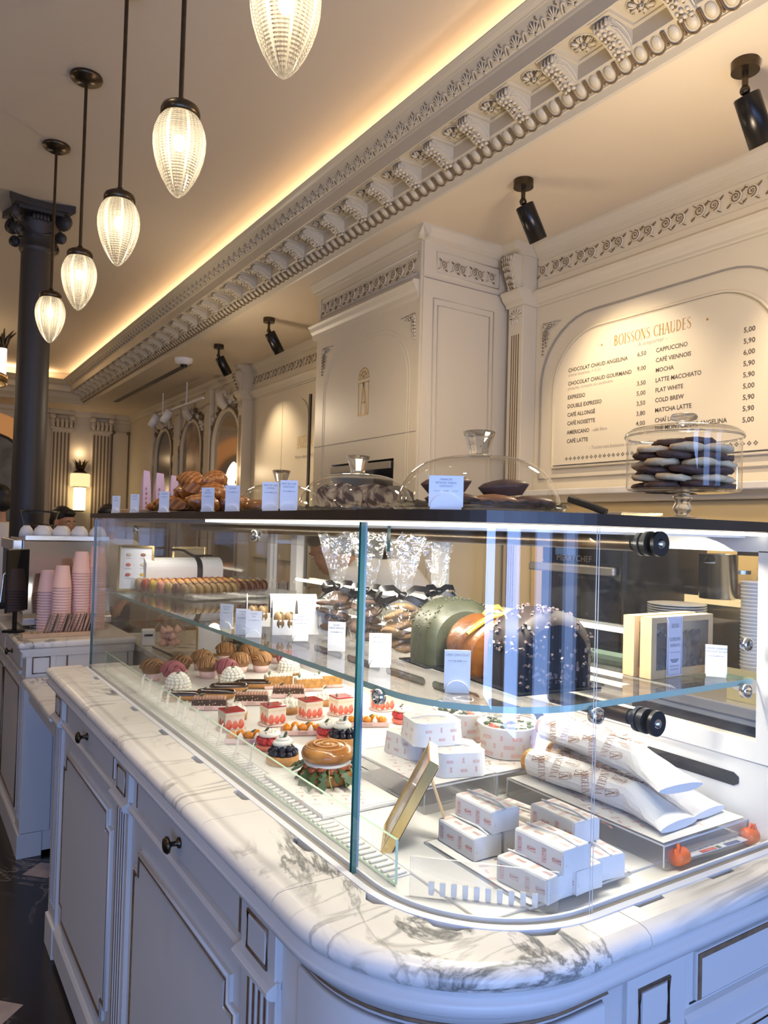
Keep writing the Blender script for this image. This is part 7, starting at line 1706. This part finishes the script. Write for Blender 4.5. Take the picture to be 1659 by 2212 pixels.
# coffee machine
t = thing('coffee_machine', 'polished steel coffee machine on the coffee counter', 'coffee machine', (0,0,.9585))
pr = [(4.10,.06),(4.16,.44),(4.72,.44),(4.72,.06)]
MB().prism(pr, 'x', .545, .96).build('body', M['chrome'], t, bevel=.006)
MB().prism([(4.06,.02),(4.06,.055),(4.10,.075),(4.60,.075),(4.60,.02)], 'x', .54, .96).build('drip_tray', M['steel'], t, bevel=.004)
MB().prism([(4.18,.09),(4.24,.40),(4.68,.40),(4.68,.09)], 'x', .510, .546).build('side_panel', M['black'], t, bevel=.006); MB().box(.50, .545, 4.2, 4.7, .385, .44).build('side_trim', M['steel'], t, bevel=.005)
MB().box(.55, .955, 4.14, 4.16, .44, .462).build('cup_rail', M['steel'], t); MB().box(.55, .955, 4.16, 4.71, .440, .446).build('cup_tray', M['steel'], t)
for (x, y) in ((.61,4.14), (.90,4.14), (.61,4.6), (.90,4.6)): MB().lathe([(0,0),(.026,0),(.026,.008),(.014,.014),(.012,.062)], 16).build('foot', M['steel'], t, (x, y, 0))
MB().tube([(.53,4.25,.30), (.47,4.25,.26), (.46,4.25,.12)], .006, 8).build('steam_wand', M['steel'], t)
BWL = MB().lathe([(.0,.068),(.020,.068),(.022,.064),(.036,.050),(.044,.028),(.046,.0),(.044,.0),(.042,.028),(.034,.048),(0,.062)], 32).mesh('bowl', M['white'])
for i, x in enumerate((.640,.731,.823,.915)):
    o = obj('cup_bowl', BWL, None, (x, 4.235, 1.405)); tag(o, 'upturned white bowl on the coffee machine, %s from its outer side' % ORD[i], 'bowl', 'upturned white bowls on the coffee machine')
for i, x in enumerate((.59, .69, .78)):
    o = obj('cup_bowl', BWL, None, (x, 4.42, 1.405)); o.scale = (.8,.8,.95); tag(o, 'small white cup in the rear row on the coffee machine, %s from its outer side' % ORD[i], 'cup', 'rear cups on the coffee machine')
t = thing('bean_grinder', 'grinder with clear bean hopper behind the white bowls', 'grinder', (.735, 4.98, .9585)); MB().lathe([(0,0),(.09,0),(.09,.35),(.07,.47),(0,.47)], 24).build('body', M['steel'], t); MB().lathe([(.06,.475),(.085,.50),(.105,.585),(.108,.588)], 32).build('hopper', M['jar'], t); MB().lathe([(.112,.588),(.112,.598),(0,.602)], 32).build('hopper_lid', M['black'], t); MB().lathe([(0,.480),(.06,.480),(.078,.515),(0,.52)], 24).build('beans', M['choc2'], t)
t = thing('tablet_screen', 'dark tablet edge standing on the coffee counter', 'tablet', (.50, 3.98, .9585), .9); MB().box(-.09,.09,-.006,.006,.10,.40).build('screen', M['blackg'], t, bevel=.004); MB().box(-.03,.03,-.03,.05,0,.012).box(-.01,.01,-.0,.012,.01,.2).build('stand', M['dkmetal'], t)
# ================================================================== LAMPS ON THE FAR WALLS
t = thing('pineapple_sconce', 'lit pineapple-shaped wall lamp between the far pilasters', 'wall lamp', (2.235, 11.60, 1.66))
MB().lathe([(0,0),(.080,0),(.082,.006),(.082,.33),(0,.33)], 24).build('lower_shade', M['lampcream'], t); MB().lathe([(0,.345),(.135,.345),(.135,.525),(.12,.535),(0,.535)], 28).build('upper_shade', emis('lamp_upper', (1.0,.72,.35), 1.3), t); MB().lathe([(0,.33),(.09,.33),(.09,.345),(0,.345)], 24).build('collar', M['bronze'], t)
for i in range(14): an = 2*PI*i/14; MB().ell((.10*math.cos(an), .10*math.sin(an), .352), (.012,.012,.012), 8, 6).build('bead', M['chrome'], t)
MB().lathe([(0,-.02),(.06,-.02),(.082,0),(0,0)], 20).build('base', M['bronze'], t); MB().lathe([(0,.535),(.115,.535),(.07,.57),(.05,.60),(0,.60)], 20).build('neck', M['bronze'], t)
for i in range(10):
    an = 2*PI*i/10; m = MB(); P = [(.04,0,.58), (.065,0,.64), (.085,0,.69), (.125,0,.735)]; vs = []
    for j, p in enumerate(P): w_ = (.025,.024,.018,.003)[j]; vs += [(p[0],-w_,p[2]), (p[0],w_,p[2])]
    m.add(vs, [(2*q, 2*q+1, 2*q+3, 2*q+2) for q in range(3)], 0, True).build('crown_leaf', M['bronze'], t, (0,0,0), (0,0,an))
lamp('sconce_light', 'POINT', (2.235, 11.42, 2.0), 4, WARM, shadow_soft_size=.08); lamp('sconce_light', 'POINT', (2.235, 11.60, 2.5), 1.2, WARM, shadow_soft_size=.03)
t = thing('globe_sconce', 'lit egg-shaped globe lamp before the arched mirror', 'wall lamp', (2.85, 7.20, 1.80))
g = MB(); g.merge(GLBm := MB().lathe(globe_prof(), 32), tr(0,0,.22) @ Matrix.Scale(-1, 4, (0,0,1))); g.build('globe', emis('globe_glow', (1,.85,.55), 2.6), t)
MB().lathe([(0,.09),(.055,.09),(.05,.105),(.03,.085),(.02,.02),(.03,0),(0,0)], 20).build('holder', M['bronze'], t); MB().tube([(0,0,.03), (.05,0,-.02), (.09,0,.0)], .010, 8).build('arm', M['bronze'], t); MB().tube([(.0,-.03,.10), (0,-.07,.14), (0,-.06,.18)], [.006,.01,.004], 6).build('leaf', M['bronze'], t)
lamp('sconce_light', 'POINT', (2.70, 7.2, 2.05), 4, WARM, shadow_soft_size=.06)
# chandelier at the edge of the picture
t = thing('chandelier', 'brass ring chandelier with white tubes and leaf crowns at the picture edge', 'chandelier', (.34, 7.0, 2.62))
MB().lathe([(.385,0),(.405,0),(.405,.065),(.385,.065),(.385,0)], 48).build('ring', M['gold'], t); MB().cyl((0,0,.05), .012, .83, 10).build('rod', M['gold'], t)
for i in range(6):
    an = 2*PI*i/6 + .05; x, y = .36*math.cos(an), .36*math.sin(an)
    MB().tube([(0,0,.05), (x*.5,y*.5,.02), (x,y,.05)], .010, 8).build('arm', M['gold'], t)
    tb = MB().cyl((x,y,.07), .035, .24, 18).build('tube_shade', emis('tube_glow', (1,.95,.85), 1.6), t); c_ = MB().cyl((x,y,.31), .04, .03, 18)
    for q in range(8):
        a2 = 2*PI*q/8; c_.tube([(x+.03*math.cos(a2), y+.03*math.sin(a2), .34), (x+.045*math.cos(a2), y+.045*math.sin(a2), .40), (x+.10*math.cos(a2), y+.10*math.sin(a2), .46)], [.012,.014,.003], 6)
    c_.build('leaf_crown', M['bronze'], tb)
    for q in range(4): MB().ell((x+.03*math.cos(q*PI/2), y+.03*math.sin(q*PI/2), .055), (.012,.012,.016), 8, 6).build('crystal_drop', M['chrome'], tb)
# ================================================================== PEOPLE
def limb(m, a, b_, r0, r1, n=6, nu=12):
    a, b_ = Vector(a), Vector(b_)
    for i in range(n+1):
        f = i/n; p = a.lerp(b_, f); r_ = r0 + (r1-r0)*f; m.ell(p, (r_, r_, r_), nu, 8)
def remesh(o, vox, sm=8):
    r_ = o.modifiers.new('remesh', 'REMESH'); r_.mode = 'VOXEL'; r_.voxel_size = vox; r_.use_smooth_shade = True
    s_ = o.modifiers.new('smooth', 'SMOOTH'); s_.iterations = sm; s_.factor = .5
def head_parts(m, H):
    # H: head matrix; local +X is where the face looks, +Z the crown
    def e(c, r, R=None): m.ell(H @ Vector(c), r, 14, 10, 0, H.to_3x3() if R is None else H.to_3x3() @ R)
    e((-.010,0,.030), (.096,.075,.090)); e((.030,0,-.030), (.062,.058,.075)); e((.050,0,-.075), (.036,.036,.030)); e((.082,0,-.020), (.022,.014,.014)); e((.072,0,.004), (.020,.010,.026))
    e((.070,.028,.020), (.022,.022,.010)); e((.070,-.028,.020), (.022,.022,.010)); e((.078,0,-.050), (.012,.020,.007)); e((.076,0,-.060), (.012,.017,.007))
    e((-.005,.076,-.010), (.018,.008,.030)); e((-.005,-.076,-.010), (.018,.008,.030)); e((.055,.035,-.025), (.025,.022,.025)); e((.055,-.035,-.025), (.025,.022,.025))
def hand(m, W_, d, side):
    # palm and five curled fingers at wrist W_, pointing along d
    d = Vector(d).normalized(); up = Vector((0,0,1)); s = d.cross(up)
    if s.length < .1: s = Vector((1,0,0))
    s.normalize(); nrm = s.cross(d)
    for f in range(5): m.ell(Vector(W_) + d*(.015 + .016*f), (.030,.030,.016), 8, 6, 0, Matrix((s, d, nrm)).transposed())
    for k, L in zip((-1.5,-.5,.5,1.5), (.060,.078,.082,.070)):
        b0 = Vector(W_) + d*.085 + s*(k*.019); b1 = b0 + d*L*.5 - nrm*.008; b2 = b1 + d*L*.4 - nrm*.024
        limb(m, b0, b1, .0095, .009, 3, 8); limb(m, b1, b2, .009, .0075, 3, 8)
    b0 = Vector(W_) + d*.03 + s*side*.028; b1 = b0 + d*.035 + s*side*.025; b2 = b1 + d*.032 - nrm*.01; limb(m, b0, b1, .012, .010, 3, 8); limb(m, b1, b2, .010, .0085, 3, 8)
def person(label, J, hm, cloth, hairc=None, sleeves=True, loc=(0,0,0)):
    t = thing('person', label, 'person', loc)
    P = {k: Vector(v) for k, v in J.items()}
    m = MB(); head_parts(m, hm); limb(m, P['neck'], hm @ Vector((-.01,0,-.06)), .055, .052)
    limb(m, P['pelvis'], P['chest'], .13, .14, 6); limb(m, P['chest'], P['neck'], .12, .06, 5); limb(m, P['shl'], P['shr'], .065, .065, 7)
    for s, sd in (('l', 1), ('r', -1)):
        limb(m, P['sh'+s], P['el'+s], .050, .038, 8); limb(m, P['el'+s], P['wr'+s], .036, .026, 8); hand(m, P['wr'+s], P['wr'+s] - P['el'+s], sd)
        if 'kn'+s in P: limb(m, P['hip'+s], P['kn'+s], .085, .058, 9); limb(m, P['kn'+s], P['an'+s], .055, .036, 9); limb(m, P['an'+s], P['an'+s] + Vector((-.12,0,-.035)), .038, .030, 4)
    b_ = m.build('body', M['skin'], t); remesh(b_, .011, 6)
    c_ = MB(); limb(c_, P['pelvis'], P['chest'], .150, .160, 7); limb(c_, P['chest'], P['chest'].lerp(P['neck'], .72), .150, .085, 5); limb(c_, P['shl'], P['shr'], .080, .080, 8)
    for s in 'lr': limb(c_, P['sh'+s], P['el'+s], .066, .054, 8); limb(c_, P['el'+s], P['el'+s].lerp(P['wr'+s], .85), .052, .040, 7)
    q = c_.build('shirt', cloth, t); remesh(q, .014, 5)
    if 'knl' in P:
        c_ = MB()
        for s in 'lr': limb(c_, P['hip'+s], P['kn'+s], .100, .075, 8); limb(c_, P['kn'+s], P['an'+s], .072, .058, 8)
        c_.ell(P['pelvis'] + Vector((0,0,-.06)), (.15,.17,.12)); q = c_.build('trousers', M['fabric'], t); remesh(q, .016, 4)
    h = MB(); e = lambda c, r: h.ell(hm @ Vector(c), r, 16, 10, 0, hm.to_3x3())
    e((-.022,0,.050), (.098,.082,.085)); e((-.055,0,.010), (.058,.078,.085)); e((.045,0,.085), (.045,.062,.035)); q = h.build('hair', M['hair'], t); remesh(q, .010, 4)
    for s in (1, -1):
        ey = MB().ell(hm @ Vector((.078, s*.030, .004)), (.009,.012,.006), 10, 6, 0, hm.to_3x3()).build('eye', M['white'], t); MB().ell(hm @ Vector((.0855, s*.030, .003)), (.002,.0045,.0045), 8, 5, 0, hm.to_3x3()).build('iris', M['black'], ey)
        MB().ell(hm @ Vector((.082, s*.030, .026)), (.006,.018,.004), 8, 5, 0, hm.to_3x3()).build('eyebrow', M['hair'], t)
    MB().ell(hm @ Vector((.088, 0, -.054)), (.004,.017,.004), 8, 5, 0, hm.to_3x3()).build('lips', mat('lips', (.42,.14,.11), .45), t)
    return t
def hmat(p, yaw, pitch): return tr(*p) @ Matrix.Rotation(yaw, 4, 'Z') @ Matrix.Rotation(pitch, 4, 'Y')
# baker bending over the bench behind the case, facing along the counter
person('person in white jacket bending over behind the cellophane bags', dict(pelvis=(1.86,2.42,.98), chest=(1.80,2.68,1.22), neck=(1.74,2.92,1.32), shl=(1.64,2.80,1.26), shr=(1.95,2.84,1.26), ell=(1.60,3.02,1.08), elr=(1.90,3.08,1.08), wrl=(1.66,3.20,1.00), wrr=(1.80,3.24,1.00),
       hipl=(1.78,2.40,.93), hipr=(1.95,2.42,.93), knl=(1.77,2.46,.50), knr=(1.95,2.48,.50), anl=(1.78,2.40,.07), anr=(1.95,2.42,.07)), hmat((1.69,3.05,1.400), PI/2 + .55, .55), M['shirt'])
def standing(x, y, top, yaw, label, cloth):
    z = top - 1.74; f = Vector((math.cos(yaw), math.sin(yaw), 0)); l = Vector((-f.y, f.x, 0)); B = Vector((x, y, 0))
    p = lambda a, b_, c: tuple(B + f*a + l*b_ + Vector((0,0,max(.05, c+z))))
    person(label, dict(pelvis=p(0,0,.98), chest=p(0,0,1.28), neck=p(0,0,1.47), shl=p(0,.17,1.40), shr=p(0,-.17,1.40), ell=p(.04,.24,1.13), elr=p(.04,-.24,1.13), wrl=p(.24,.18,1.02), wrr=p(.24,-.18,1.02), hipl=p(0,.09,.93), hipr=p(0,-.09,.93), knl=p(.02,.10,.50), knr=p(.02,-.10,.50), anl=p(0,.10,.08), anr=p(0,-.10,.08)), hmat(p(.02,0,1.61), yaw, .15), cloth)
standing(.60, 5.90, 1.745, 2.2, 'person in white shirt working the coffee machine at the picture edge', M['shirt'])
standing(1.12, 6.5, 1.615, -.9, 'dark-haired person seated between the column and the wall lamp', M['fabric'])
standing(1.36, 5.95, 1.635, -2.0, 'dark-haired person beside the far end of the wooden top', M['shirt'])
# ================================================================== text curves become meshes
dg = bpy.context.evaluated_depsgraph_get()
fonts = [o for o in S.objects if o.type == 'FONT']
for o in fonts:
    me = bpy.data.meshes.new_from_object(o.evaluated_get(dg)); nm = o.name; par = o.parent; ml = o.matrix_local.copy()
    bpy.data.objects.remove(o)
    n = bpy.data.objects.new(nm, me); COL.objects.link(n); n.parent = par; n.matrix_local = ml
